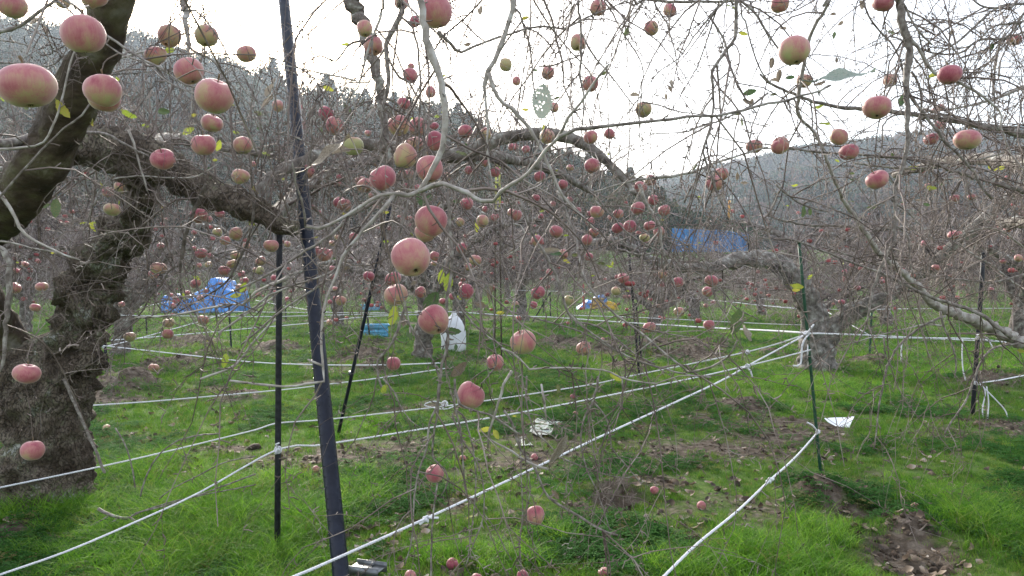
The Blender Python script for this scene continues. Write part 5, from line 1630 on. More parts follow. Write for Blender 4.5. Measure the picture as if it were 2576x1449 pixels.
# cx cy length angle(degrees, 0 right, 90 down) tone
LV = {
 '00': "460 820 150 60 y;690 890 125 90 y;1250 840 110 0 g;980 860 120 20 y;925 835 60 200 y;1420 980 100 -40 y;1660 1100 90 -60 y;1100 950 60 10 y;1200 1080 50 60 y;1620 1210 50 0 y;1590 1275 50 10 g;290 170 90 120 b;350 230 80 60 b;620 820 90 100 b;1780 1000 50 20 y;1760 790 45 30 y;200 820 40 10 g;20 745 50 60 y",
 '10': "575 1165 380 -28 w;640 1130 150 -30 b;120 700 130 100 b;100 780 120 120 b;150 640 90 80 b;1555 1155 90 10 g;75 1160 60 20 y;30 968 50 0 g;490 985 50 80 g;690 810 60 30 g;1185 930 90 90 y;1700 95 90 90 b;1370 880 50 0 y;1365 1330 110 90 b;700 830 50 60 g;205 1348 40 0 y;1595 335 60 160 b",
 '20': "225 765 260 -88 h;300 800 100 60 b;1195 640 75 100 b;1175 680 75 90 b;1165 730 50 80 b;925 718 70 0 b;1795 700 100 -10 g;1735 920 65 80 g;340 745 50 0 g;180 530 40 0 g;100 825 50 0 y;1700 860 60 0 g;1780 760 80 20 b;240 970 60 90 y;1810 780 70 100 b;1450 1220 30 0 b;1700 1330 60 90 b;1750 1380 50 0 b",
 '30': "600 575 420 -6 v;945 240 80 0 g;500 270 60 100 g;1000 770 100 110 g;30 480 90 95 b;85 570 90 100 b;50 610 80 0 b;165 590 70 0 g;375 620 80 -30 b;510 455 50 110 b;490 110 50 0 b;550 175 60 -40 b;700 40 80 90 b;40 720 60 0 g;1740 1275 75 -20 y;1665 1275 50 90 y;110 215 60 180 b;1310 1390 40 0 g;520 1215 40 30 y;200 1400 50 0 y;1195 595 40 20 g;1390 240 50 90 b;1770 780 40 0 b;1930 540 40 90 b;640 1360 45 0 g;630 1310 40 0 g",
 '01': "330 100 90 180 g;430 130 150 85 g;455 110 120 70 b;900 433 55 10 y;960 410 80 -10 y;630 240 50 0 y;700 265 80 60 y;715 235 50 0 y;1390 790 60 60 y;1830 720 90 120 y;1780 780 80 170 y;1700 1275 110 95 y;135 530 30 0 y;400 460 35 0 y;1220 118 30 0 y;985 450 50 10 g;1560 1120 40 60 y",
 '11': "1240 70 120 60 g;1310 50 90 100 g;1300 150 100 80 g;1350 315 130 -10 y;1270 350 60 150 b;980 155 50 0 y;980 375 50 0 y;1520 70 60 0 g;1395 640 110 100 y;1465 685 160 88 y;1310 850 225 125 g;1490 1045 130 0 g;1030 930 160 110 y;1105 970 100 100 b;1160 1080 80 60 g;1090 1205 70 0 g;1690 860 100 20 b;1790 760 160 -70 b;1660 270 75 80 y;1480 1255 90 10 g;1450 1310 120 20 g;1530 1330 150 140 b;1440 1370 100 160 g;1720 1120 70 -30 g;580 500 50 0 g;660 160 50 0 y;455 355 60 -20 y;1850 915 70 0 y;1510 1180 60 90 g;680 585 60 0 b;1540 800 50 40 y;1190 690 60 150 b",
 '21': "290 455 170 0 b;330 470 110 10 g;480 478 60 0 g;680 538 60 0 g;740 560 50 10 y;415 525 60 20 y;1700 985 200 100 g;1715 1080 160 110 b;410 330 40 0 y;185 345 60 80 y;870 750 30 0 y;610 635 30 0 y;35 870 60 0 g;450 800 40 0 g;230 145 40 0 y;760 540 35 90 y;1420 40 40 0 y;1130 212 30 0 y",
 '31': "265 140 100 95 g;320 150 60 80 g;775 120 60 0 g;1200 95 60 10 g;820 100 40 0 g;320 640 60 -40 y;215 700 100 0 y;210 740 60 0 y;1090 875 30 0 g;635 70 50 0 g;1020 80 30 0 g;150 105 30 0 y;1130 62 40 0 b",
 '12': "1170 310 70 90 g;1770 240 120 100 g;1860 290 90 10 g;1720 345 90 160 y;1820 385 90 60 y;1165 1180 80 95 g;1680 225 90 150 g;1110 1190 60 160 b;1480 40 60 100 g",
 '22': "350 35 70 80 g;90 345 100 170 g;120 415 100 120 g;340 470 260 -65 b;430 120 70 0 g;130 1160 70 60 g;135 1300 60 60 g;195 1310 90 80 g;325 830 80 50 b;20 245 30 0 y",
}
LEAF_LABEL = {'w': 'long leaf with a whitish upper side', 'h': 'leaf eaten full of holes'}
for tile, s_ in LV.items():
    for row in s_.split(';'):
        f = row.split()
        cx, cy, ln_, ang = map(float, f[:4])
        X, Y = T(tile, cx, cy)
        real = .068 if ln_ > 60 else .055
        if ln_ > 150:
            real = .085
        d = min(max(real * FPX / (ln_ / 3), 1.0), 6.0)
        L_ = ln_ / 3 / FPX * d
        a = math.radians(ang)
        p = np.array(P(X - math.cos(a) * ln_ / 6, Y - math.sin(a) * ln_ / 6, d))
        me = LEAFM[f[4]][int(rng.integers(0, len(LEAFM[f[4]])))]
        tree = T5 if X > 1950 else T1
        ydir = Vector((math.cos(a), rng.normal(0, .3 if ln_ < 250 else .05), -math.sin(a))).normalized()
        zd = Vector((rng.normal(0, .45), -1, rng.normal(.1, .5)))
        if ln_ > 300:      # seen nearly edge on
            zd = Vector((.1, -.42, 1))
        if f[4] == 'h':
            zd = Vector((.15, -1, .1))
        zd = (zd - ydir * zd.dot(ydir)).normalized()
        xd = ydir.cross(zd)
        o = link('leaf', me, tree, label=LEAF_LABEL.get(f[4]) if ln_ > 200 else None)
        from mathutils import Matrix
        mt = Matrix((xd, ydir, zd)).transposed().to_4x4()
        mt.translation = Vector(p) - tree.location
        o.matrix_local = mt @ Matrix.Diagonal((L_ * (.55 if f[4] == 'b' and 150 < ln_ < 300 else 1), L_, L_, 1))

# small yellow and green leaves left along the water shoots
A_ = anchor[(anchor[:, 1] > 2.6) & (anchor[:, 1] < 9) & (np.abs(anchor[:, 0]) < anchor[:, 1] * .7)]
for q in A_[rng.integers(0, len(A_), 55)]:
    t_ = 'y' if rng.uniform() < .7 else 'g'
    me = LEAFM[t_][int(rng.integers(0, 3))]
    tree = T5 if q[0] > .5 * q[1] else T1
    o = link('leaf', me, tree)
    o.location = Vector(q) - tree.location
    L_ = rng.uniform(.025, .05) * (1 + .06 * q[1])
    o.scale = (L_, L_, L_)
    o.rotation_euler = tuple(rng.uniform(-3, 3, 3))

# ------------------------------------------------------------------ poles and stakes
M['pole_blue'] = noise_mat('blue_black_coating', [(0.35, (0.008, 0.010, 0.018)), (0.65, (0.016, 0.020, 0.034))], scale=25, bump=.0, bdist=.0005, rough=.3, spec=.2)
M['pole_black'] = noise_mat('black_coating', [(0.35, (0.012, 0.013, 0.015)), (0.65, (0.03, 0.032, 0.036))], scale=40, bump=.4, bdist=.001, rough=.5, spec=.15)
M['pole_green'] = noise_mat('green_coating', [(0.35, (0.010, 0.045, 0.022)), (0.65, (0.02, 0.075, 0.04))], scale=30, bump=.2, bdist=.001, rough=.45)
M['steel'] = noise_mat('galvanised_steel', [(0.35, (0.10, 0.105, 0.11)), (0.65, (0.2, 0.21, 0.22))], scale=20, bump=.1, rough=.4, metallic=.7)
M['rope'] = noise_mat('white_rope', [(0.3, (0.56, 0.57, 0.61)), (0.7, (0.74, 0.74, 0.78))], scale=60, bump=.3, bdist=.001, rough=.8)


def straight(p0, p1, r, k=12, n=2):
    L = np.array([[*(np.array(p0) * (1 - t) + np.array(p1) * t), r] for t in np.linspace(0, 1, n)])
    return line_tube(L, k)


def mkthing(name, loc, label, cat, group=None):
    o = link(name, None, None, label, cat, group, None, loc)
    bpy.context.view_layer.update()
    return o


def child(name, mesh_args, mat, root, kind=None, smooth=True, label=None):
    V, Q, Tr = mesh_args
    me = mesh_from(name, np.asarray(V) - np.array(root.location), Q, Tr, mat=mat, smooth=smooth)
    return link(name, me, root, kind=kind, label=label)


# big leaning pole with two rows of studs
pb = np.array(P(872, 1562, 3.29))
pt = np.array(P(703, -110, 5.4))
pb[2] = -.05
bp_root = mkthing('leaning_pole', tuple(pb), 'thick blue-black pole with rows of small studs leaning left of centre', 'pole')
child('pipe', straight(pb, pt, .0375, 24, 30), M['pole_blue'], bp_root)
b = Batch()
ax = unit(pt - pb)
sd = unit(np.cross(ax, np.array([0, 1, 0])))
fw = unit(np.cross(sd, ax))
Lp = np.linalg.norm(pt - pb)
for t in np.arange(.1, Lp, .052):
    for a in (-62, 28, 66, 150, 205):
        c = pb + ax * (t + (.013 if a > 0 else 0))
        nrm = -fw * math.cos(math.radians(a)) + sd * math.sin(math.radians(a))
        L = np.array([[*(c + nrm * .0355), .0042], [*(c + nrm * .0405), .0022]])
        V, Q = tubes(L[None, :, :3], L[None, :, 3], 5)
        b.add(V, Q)
me = mesh_from('studs', np.concatenate(b.V) - pb, np.concatenate(b.Q), mat=M['pole_blue'])
link('studs', me, bp_root, kind='stuff')

# black prop with bracket
kb = np.array(G(697, 1382))
kt = np.array(P(703, 592, kb[1] / math.cos(PITCH) * 1.0))
kt = np.array(P(703, 592, 4.16))
pr = mkthing('support_pole', tuple(kb), 'upright black prop pole carrying the thick scaly limb on a metal bracket', 'pole')
child('pipe', straight(kb - np.array([0, 0, .1]), kt, .0165, 14, 4), M['pole_black'], pr)
V, Q = [], []
br = Batch()
for sx, tl in ((-1, .10), (1, .02)):
    x0 = kt[0] + sx * .022
    L = catmull(np.array([(x0 - sx * .022, kt[1], kt[2] - .02, .008), (x0, kt[1], kt[2] + .02, .008), (x0 + sx * .012, kt[1], kt[2] + .05 + tl * .4, .007)]), .02)
    V, Q, Tr = line_tube(L, 4)
    br.add(V, Q)
child('bracket', (np.concatenate(br.V), np.concatenate(br.Q), None), M['steel'], pr)

# slim slanting pole
sb = np.array(G(848, 1091))
st_ = np.array(P(986, 500, 6.6))
sp_ = mkthing('slanting_pole', tuple(sb), 'slim dark blue pole slanting up to the right behind the leaning pole', 'pole')
child('pipe', straight(sb - np.array([0, 0, .05]), st_, .0165, 10, 4), M['pole_blue'], sp_)
cl = sb + (st_ - sb) * .27
child('clip', straight(cl - np.array([.02, .0, -.004]), cl + np.array([.02, 0, .004]), .022, 8, 2), M['steel'], sp_)

STAKES = [  # base x,y ; top x,y ; radius ; material ; label
    (2071, 1231, 2010, 612, .0115, 'pole_green', 'slim green stake where the three white ropes meet'),
    (2445, 1048, 2474, 640, .023, 'pole_black', 'tall black pole at the right with loose rope ends'),
    (1610, 950, 1582, 632, .019, 'pole_black', 'taller one of the pair of black stakes right of the yellow heap'),
    (1617, 927, 1600, 765, .017, 'pole_black', 'shorter one of the pair of black stakes right of the yellow heap'),
    (272, 954, 259, 806, .021, 'pole_blue', 'dark blue stake holding ropes beside the lumpy trunk'),
    (583, 886, 576, 770, .018, 'pole_blue', 'dark blue stake in front of the right end of the blue tarpaulin'),
    (370, 843, 367, 795, .018, 'pole_black', 'short black stake below the machine with the black tyre'),
    (932, 856, 914, 705, .019, 'pole_black', 'leaning black stake in front of the blue crate'),
    (720, 806, 718, 760, .02, 'pole_black', 'short black stake between the prop and the leaning pole'),
    (2187, 897, 2193, 780, .022, 'pole_green', 'dark stake between the forked tree and the tall black pole'),
    (1949, 776, 1947, 729, .03, 'pole_black', 'black stake just left of the forked grey tree'),
    (2003, 826, 2002, 776, .014, 'pole_green', 'thin green stake touching the left side of the forked trunk'),
    (1385, 800, 1384, 736, .022, 'pole_black', 'upright black stake left of the blue and yellow heap'),
    (1333, 814, 1383, 738, .022, 'pole_black', 'black stake propped at a steep slant beside an upright one'),
    (1368, 790, 1366, 752, .02, 'pole_blue', 'faint blue stake behind the crossing black stakes'),
    (1823, 790, 1825, 742, .028, 'pole_black', 'far black stake left of the forked tree behind the ropes'),
    (1583, 798, 1578, 776, .02, 'pole_black', 'short black stake right behind the yellow sheet'),
    (1760, 800, 1759, 765, .02, 'pole_black', 'dark stake at the foot of a far grey trunk'),
    (2060, 768, 2060, 735, .03, 'pole_black', 'far stake behind the forked tree'),
]
stake_pos = []
for bx, by, tx, ty, r, mt, lab in STAKES:
    p0 = np.array(G(bx, by))
    d0 = GD(by)
    p1 = np.array(P(tx, ty, d0 * 1.0))
    o = mkthing('stake', tuple(p0), lab, 'stake', 'stakes holding the ropes')
    V, Q, Tr = straight(p0 - np.array([0, 0, .08]), p1, r, 8, 6)
    child('pipe', (V, Q, Tr), M[mt], o)
    V, Q, Tr = straight(p1, p1 + unit(p1 - p0) * .012, r * 1.25, 8, 2)
    child('cap', (V, Q, Tr), M[mt], o)
    stake_pos.append((p0, p1))

# ------------------------------------------------------------------ ropes
def rope_obj(pts, r, label, strands=False, knots=(), tails=(), group='white ropes strung between the stakes'):
    r = r * .82
    """pts: list of (px,py,depth)"""
    W = np.array([[*P(x, y, d), r] for x, y, d in pts])
    # straight in space between anchor points with slight sag
    L = catmull(W, .25 if not strands else .10)
    o = mkthing('rope', tuple(L[0, :3]), label, 'rope', group)
    if strands:
        f = resample(L, max(int(np.linalg.norm(np.diff(L[:, :3], axis=0), axis=1).sum() / .012), 20))
        t = unit(np.gradient(f[:, :3], axis=0))
        u = unit(np.cross(t, np.array([0, 0, 1.0])))
        v = np.cross(t, u)
        s = np.arange(len(f)) * .012
        b = Batch()
        for k in range(3):
            a = s / .045 * 2 * math.pi + k * 2.094
            q = f[:, :3] + (np.cos(a)[:, None] * u + np.sin(a)[:, None] * v) * r * .46
            V, Q = tubes(q[None], np.full((1, len(q)), r * .60), 6)
            b.add(V, Q)
        child('line', (np.concatenate(b.V), np.concatenate(b.Q), None), M['rope'], o)
    else:
        child('line', line_tube(L, 6), M['rope'], o)
    for kx, ky, kd, ks in knots:
        c = np.array(P(kx, ky, kd))
        b = Batch()
        for q in range(4):
            n = 12
            a = np.linspace(0, 6.283, n)
            ax1 = unit(rng.normal(0, 1, 3))
            ax2 = unit(np.cross(ax1, rng.normal(0, 1, 3)))
            pp = c + rng.normal(0, ks * .25, 3) + (np.cos(a)[:, None] * ax1 + np.sin(a)[:, None] * ax2) * ks * .72 * rng.uniform(.7, 1.1)
            V, Q = tubes(pp[None], np.full((1, n), r * .95), 6)
            b.add(V, Q)
        child('knot', (np.concatenate(b.V), np.concatenate(b.Q), None), M['rope'], o)
    for tl in tails:
        W = np.array([[*P(x, y, d), r * .9] for x, y, d in tl])
        child('loose_end', line_tube(catmull(W, .03), 6), M['rope'], o)
    return o


def TP(tile, x, y, d):
    return (*T(tile, x, y), d)


dk = 5.27
rope_obj([TP('02', -400, 860, 3.9), TP('02', 0, 782, 4.2), TP('02', 1000, 570, 4.9), TP('12', 0, 345, 5.6), TP('12', 150, 296, 5.75), TP('12', 560, 265, 6.0), TP('12', 1440, 165, 6.0), TP('22', 0, 97, 6.0), TP('22', 620, 0, 5.9),
          TP('21', 830, 1402, 5.8), TP('21', 1780, 1205, 5.5), TP('31', 290, 1075, dk)], .0068, 'upper one of the two long ropes running from the left trunk to the green stake', True,
         [TP('21', 1775, 1210, 5.5) + (.016,), TP('12', 1420, 150, 6.0) + (.03,)], [[TP('12', 1440, 165, 6.0), TP('12', 1350, 130, 6.0), TP('12', 1270, 160, 6.0), TP('12', 1420, 190, 5.98), TP('12', 1500, 165, 6.0)]])
rope_obj([TP('02', -400, 1590, 3.0), TP('02', 0, 1440, 3.2), TP('02', 500, 1265, 3.45), TP('02', 1000, 1052, 3.7), TP('02', 1500, 822, 3.95), TP('12', 165, 492, 4.12), TP('12', 440, 466, 4.25), TP('12', 870, 402, 4.4),
          TP('12', 1300, 332, 4.55), TP('12', 1730, 262, 4.7), TP('22', 410, 150, 4.85), TP('22', 1150, 0, 5.0), TP('21', 1500, 1375, 5.1), TP('21', 1930, 1275, 5.2), TP('31', 325, 1190, dk)], .0066,
         'rope knotted round the black prop, its right end low on the green stake', True, [TP('12', 165, 488, 4.10) + (.022,)],
         [[TP('12', 165, 480, 4.09), TP('12', 150, 455, 4.08), TP('12', 175, 445, 4.08)], [TP('31', 300, 1150, dk), TP('31', 298, 1230, dk)]])
rope_obj([TP('12', -500, 1750, 2.35), TP('12', 300, 1449, 2.7), TP('12', 700, 1275, 2.95), TP('12', 1290, 1012, 3.3), TP('12', 1930, 715, 3.7), TP('22', 700, 382, 4.15), TP('22', 1530, 0, 4.7), TP('21', 1760, 1322, 4.85),
          TP('31', 150, 1150, 5.15), TP('31', 290, 1075, dk)], .0075, 'nearest rope, rising from the bottom past the leaning pole to the green stake', True, [TP('12', 1285, 1012, 3.3) + (.014,), TP('21', 1770, 1318, 4.85) + (.016,)],
         [[TP('12', 1300, 1010, 3.3), TP('12', 1375, 1010, 3.28)], [TP('12', 1290, 1015, 3.3), TP('12', 1235, 1060, 3.28)], [TP('21', 1770, 1318, 4.85), TP('21', 1800, 1350, 4.84), TP('21', 1815, 1400, 4.84)]])
rope_obj([TP('32', 375, 365, 5.25), TP('32', 200, 560, 4.7), TP('32', 0, 740, 4.15), TP('22', 1700, 960, 3.7), TP('22', 1400, 1205, 3.3), TP('22', 1150, 1449, 2.95), TP('22', 800, 1800, 2.5)], .0078,
         'rope tied low on the green stake slanting down to the bottom edge', True, [TP('32', 375, 362, 5.23) + (.015,), TP('32', 12, 730, 4.17) + (.016,)], [[TP('32', 370, 355, 5.22), TP('32', 335, 310, 5.2), TP('32', 295, 290, 5.2)], [TP('32', 15, 735, 4.16), TP('32', 45, 715, 4.16)]])
rope_obj([TP('31', 290, 1068, dk), TP('31', 380, 1068, 5.4), TP('31', 780, 1082, 6.3), TP('31', 1150, 1100, 7.2), TP('31', 1590, 1110, 8.0), TP('31', 1930, 1150, 8.8), TP('31', 2500, 1190, 10)], .0085,
         'rope running right from the green stake past the tall black pole', False, [TP('31', 290, 1070, 5.24) + (.02,), TP('31', 1590, 1085, 7.95) + (.03,)],
         [[TP('31', 300, 1080, 5.22), TP('31', 260, 1150, 5.2), TP('31', 245, 1300, 5.2), TP('31', 190, 1310, 5.2)], [TP('31', 290, 1075, 5.22), TP('31', 345, 1000, 5.2)], [TP('31', 1050, 1095, 7.0), TP('31', 1010, 1150, 7.0), TP('31', 1005, 1275, 7.0)],
          [TP('31', 1470, 1110, 7.8), TP('31', 1465, 1200, 7.8), TP('31', 1470, 1330, 7.8), TP('31', 1490, 1420, 7.8)], [TP('31', 1590, 1080, 7.9), TP('31', 1650, 1100, 7.9), TP('31', 1705, 1190, 7.9)]])
rope_obj([TP('31', 290, 1064, dk), TP('31', 0, 1046, 6.3), TP('21', 1500, 1025, 7.6), TP('21', 1100, 1000, 8.6), TP('21', 700, 974, 9.6), TP('21', 300, 945, 10.6), TP('21', 0, 934, 11.4), TP('11', 1500, 905, 12.4), TP('11', 1200, 900, 13.2)], .0095,
         'rope crossing the middle from the green stake towards the blue crates')
rope_obj([TP('11', 1260, 922, 13), TP('11', 860, 940, 12.6), TP('11', 600, 965, 12.2), TP('11', 350, 995, 11.8), TP('11', 0, 1025, 11.4), TP('01', 1500, 1065, 11), TP('01', 1020, 1105, 10.8), TP('01', 740, 1125, 10.7)], .0095, 'rope just above the blue crate sloping down to the left stake')
rope_obj([TP('01', 780, 1168, 10.9), TP('01', 950, 1130, 11.4), TP('01', 1480, 985, 13.2), TP('01', 1730, 903, 14.5)], .009, 'rope rising from the left stake to the stake by the blue tarpaulin')
rope_obj([TP('01', 780, 1160, 10.8), TP('01', 1100, 1195, 10.5), TP('01', 1500, 1240, 10), TP('01', 1930, 1285, 9.4), TP('11', 500, 1305, 8.9), TP('11', 980, 1305, 8.6), TP('11', 1450, 1288, 8.4)], .0088, 'rope sagging from the left stake across the turned earth', False, [TP('01', 782, 1163, 10.75) + (.03,)])
rope_obj([TP('02', 500, 175, 7.2), TP('02', 620, 165, 7.2), TP('02', 1100, 135, 7.4), TP('12', 0, 62, 7.9), TP('12', 330, 30, 8.1), TP('11', 560, 1449, 8.2), TP('11', 900, 1408, 8.3), TP('11', 1450, 1328, 8.6)], .0085, 'rope starting behind the left trunk base and rising rightwards')
rope_obj([TP('01', 845, 930, 13.6), TP('01', 1930, 940, 13.4), TP('11', 340, 935, 13.2), TP('11', 860, 922, 13.1), TP('11', 1250, 928, 13)], .0095, 'level rope just below the blue tarpaulin heap')
rope_obj([TP('01', 845, 910, 13.6), TP('01', 1000, 880, 15), TP('01', 1190, 845, 17), TP('01', 1500, 790, 20)], .011, 'short rope climbing towards the machine with the black tyre')
rope_obj([TP('01', 1730, 900, 14.6), TP('11', 0, 906, 15), TP('11', 700, 911, 15.4), TP('11', 1300, 908, 16)], .0095, 'thin level rope right of the stake by the blue tarpaulin')
rope_obj([TP('11', 0, 818, 20), TP('11', 330, 880, 16), TP('11', 560, 905, 15)], .009, 'thin rope slanting down behind the leaning pole')
rope_obj([TP('21', 0, 740, 24), TP('21', 520, 755, 23), TP('21', 1060, 780, 21), TP('21', 1400, 805, 19), TP('21', 1930, 860, 16), TP('31', 250, 885, 15)], .012, 'highest thin rope passing behind the yellow heap')
rope_obj([TP('21', 440, 930, 14), TP('21', 900, 945, 13.6), TP('21', 1180, 958, 13.2), TP('21', 1930, 995, 12.4), TP('31', 270, 1003, 12)], .009, 'thin rope low behind the pair of black stakes')
rope_obj([TP('21', 1300, 795, 22), TP('21', 1600, 825, 21), TP('31', 0, 860, 20), TP('31', 550, 887, 19), TP('31', 1180, 880, 17), TP('31', 1930, 878, 16), TP('31', 2400, 880, 15)], .011, 'thin level rope passing behind the forked trunk')
rope_obj([TP('31', 430, 895, 15), TP('31', 500, 935, 14), TP('31', 630, 1005, 13), TP('31', 770, 1082, 12.5)], .009, 'rope slanting down behind the right limb of the forked tree')
rope_obj([TP('31', 1600, 1440, 8.0), TP('31', 1750, 1420, 8.2), TP('31', 1930, 1385, 8.5), TP('31', 2400, 1300, 9.2)], .0085, 'rope tied low on the tall black pole leading right', False, [TP('31', 1565, 1445, 7.95) + (.025,)],
         [[TP('32', 1600, 0, 7.9), TP('32', 1640, 60, 7.9), TP('32', 1618, 200, 7.9), TP('32', 1645, 322, 7.9), TP('32', 1665, 150, 7.9), TP('32', 1650, 20, 7.9)], [TP('32', 1600, 0, 7.9), TP('32', 1720, 120, 7.9), TP('32', 1790, 200, 7.9), TP('32', 1810, 260, 7.9)]])
rope_obj([TP('31', 800, 1098, 8.4), TP('31', 1200, 1106, 8.3), TP('31', 1650, 1125, 8.4), TP('31', 2300, 1150, 9)], .007, 'thin second line just under the rope to the tall black pole')
rope_obj([TP('31', -60, 806, 24), TP('31', 160, 812, 22), TP('31', 440, 795, 20), TP('31', 540, 828, 18)], .010, 'thin far rope high behind the forked trunk')

# ------------------------------------------------------------------ crates
M['crate_blue'] = noise_mat('blue_crate_plastic', [(0.3, (0.08, 0.30, 0.50)), (0.7, (0.13, 0.42, 0.62))], scale=4, bump=0, rough=.4, spec=.4)
M['tarp_blue'] = noise_mat('blue_tarpaulin', [(0.3, (0.03, 0.18, 0.58)), (0.55, (0.06, 0.30, 0.80)), (0.8, (0.18, 0.45, 0.85))], scale=3, bump=.6, bdist=.03, bscale=7, rough=.38, spec=.5)
M['yellow'] = noise_mat('yellow_plastic', [(0.3, (0.50, 0.30, 0.02)), (0.7, (0.70, 0.46, 0.04))], scale=3, bump=.2, bdist=.01, rough=.45)
M['white_sack'] = noise_mat('white_woven_sack', [(0.3, (0.62, 0.66, 0.72)), (0.7, (0.80, 0.82, 0.86))], scale=5, bump=.4, bdist=.01, bscale=15, rough=.6)


def crate(px, py, wpx, hpx, label, rotz, fruit=True, mat='crate_blue'):
    d = GD(py)
    W = wpx / FPX * d
    H = hpx / FPX * d * .86
    Dp = W * .62
    o = mkthing('crate', G(px, py), label, 'crate', 'blue plastic harvest crates')
    o.rotation_euler = (0, 0, rotz)
    tw = .06

    def wall(L, t, name):
        """slotted wall panel in local x-z, tapering out upward"""
        b = Batch()
        nb_ = 13
        z0, z1 = 0, H
        for zz0, zz1 in ((0, .12), (.24, .34), (.46, .56), (.68, 1.0)):
            box(b, -L / 2, L / 2, -t / 2, t / 2, zz0 * H, zz1 * H)
        for k in range(nb_ + 1):
            x = -L / 2 + L * k / nb_
            box(b, x - L * .018, x + L * .018, -t * .42, t * .42, .01 * H, .70 * H)
        for x in (-L * .47, L * .47, 0):
            box(b, x - L * .04, x + L * .04, -t * .46, t * .46, .01 * H, .7 * H)
        return b
    for nme, L, x, y, rz in (('front_panel', W * .92, 0, -Dp / 2, 0), ('rear_panel', W * .92, 0, Dp / 2, math.pi), ('end_panel', Dp * .92, -W / 2 * .94, 0, math.pi / 2), ('end_panel', Dp * .92, W / 2 * .94, 0, -math.pi / 2)):
        b = wall(L, .014, nme)
        c = link(nme, b.mesh(nme, M[mat], False), o)
        c.location = (x * .95, y * .95, 0)
        c.rotation_euler = (.09 if nme[0] in 'fr' else .09, 0, rz)
    b = Batch()
    rw = .03
    box(b, -W / 2 - rw, W / 2 + rw, -Dp / 2 - rw, -Dp / 2 + .012, H - .03, H)
    box(b, -W / 2 - rw, W / 2 + rw, Dp / 2 - .012, Dp / 2 + rw, H - .03, H)
    box(b, -W / 2 - rw, -W / 2 + .012, -Dp / 2 + .014, Dp / 2 - .014, H - .031, H - .001)
    box(b, W / 2 - .012, W / 2 + rw, -Dp / 2 + .014, Dp / 2 - .014, H - .031, H - .001)
    link('rim', b.mesh('rim', M[mat], False), o)
    b = Batch()
    box(b, -W * .45, W * .45, -Dp * .44, Dp * .44, .005, .02)
    link('floor_panel', b.mesh('floor_panel', M[mat], False), o)
    return o, W, Dp, H


c1, W_, D_, H_ = crate(946, 853, 62, 44, 'light blue crate with slotted sides and open top left of centre', .12)
c2, W2, D2, H2 = crate(932, 784, 42, 22, 'far blue crate seen right above the nearer blue crate', -.1)
for c_, w_, d_, h_, nm in ((c1, W_, D_, H_, 'near'),):
    k = 0
    for ix in range(4):
        for iy in range(2):
            o = link('apple', APM_S[(ix + iy) % 3], None, 'picked apple in the near blue crate', 'apple', 'picked apples inside the blue crate')
            lx = -w_ * .34 + ix * w_ * .17
            ly = -d_ * .28 + iy * d_ * .28
            a = c_.rotation_euler.z
            o.location = (c_.location.x + lx * math.cos(a) - ly * math.sin(a), c_.location.y + lx * math.sin(a) + ly * math.cos(a), h_ * .66 + rng.uniform(0, .05))
            o.scale = (.042, .042, .04)
            o.rotation_euler = tuple(rng.uniform(-1, 1, 3))
            o['ripe'] = float(rng.uniform(.4, .9))


def draped(name, px0, px1, py_base, prof, depth, label, cat, mat, seed, fold=.05):
    """tarpaulin thrown over a pile: height profile across x, rounded front to back"""
    d = GD(py_base)
    x0, x1 = (px0 - CX) / FPX * d, (px1 - CX) / FPX * d
    y0 = d
    o = mkthing(name, ((x0 + x1) / 2, y0, 0), label, cat)
    nx_, ny_ = 90, 34
    r_ = np.random.default_rng(seed)
    u = np.linspace(0, 1, nx_)
    v = np.linspace(-1, 1, ny_)
    hx = np.interp(u, [p_[0] for p_ in prof], [p_[1] / FPX * d for p_ in prof])
    U, Vv = np.meshgrid(u, v)
    X = x0 + (x1 - x0) * U
    Y = y0 + depth * .5 + Vv * depth * .5
    roof = np.clip((1 - np.abs(Vv)) * 5, 0, 1) ** .8
    Z = hx[None, :] * roof
    cr = (fbm(X, Y, 3, seed) - .5) * 2 + (fbm(X + Z * .7, Y, 9, seed + 2) - .5)
    X = X + cr * fold * .6
    Y = Y + cr * fold * 1.6 * (roof < .98) + (fbm(X, Z, 5, seed + 3) - .5) * .16
    Z = np.maximum(Z + cr * fold * (Z > .02), -.02)
    ii = np.arange(nx_ * ny_).reshape(ny_, nx_)
    Q = np.stack([ii[:-1, :-1], ii[:-1, 1:], ii[1:, 1:], ii[1:, :-1]], -1).reshape(-1, 4)
    child('sheet', (np.stack([X, Y, Z], -1).reshape(-1, 3), Q, None), M[mat], o, smooth=True)
    return o


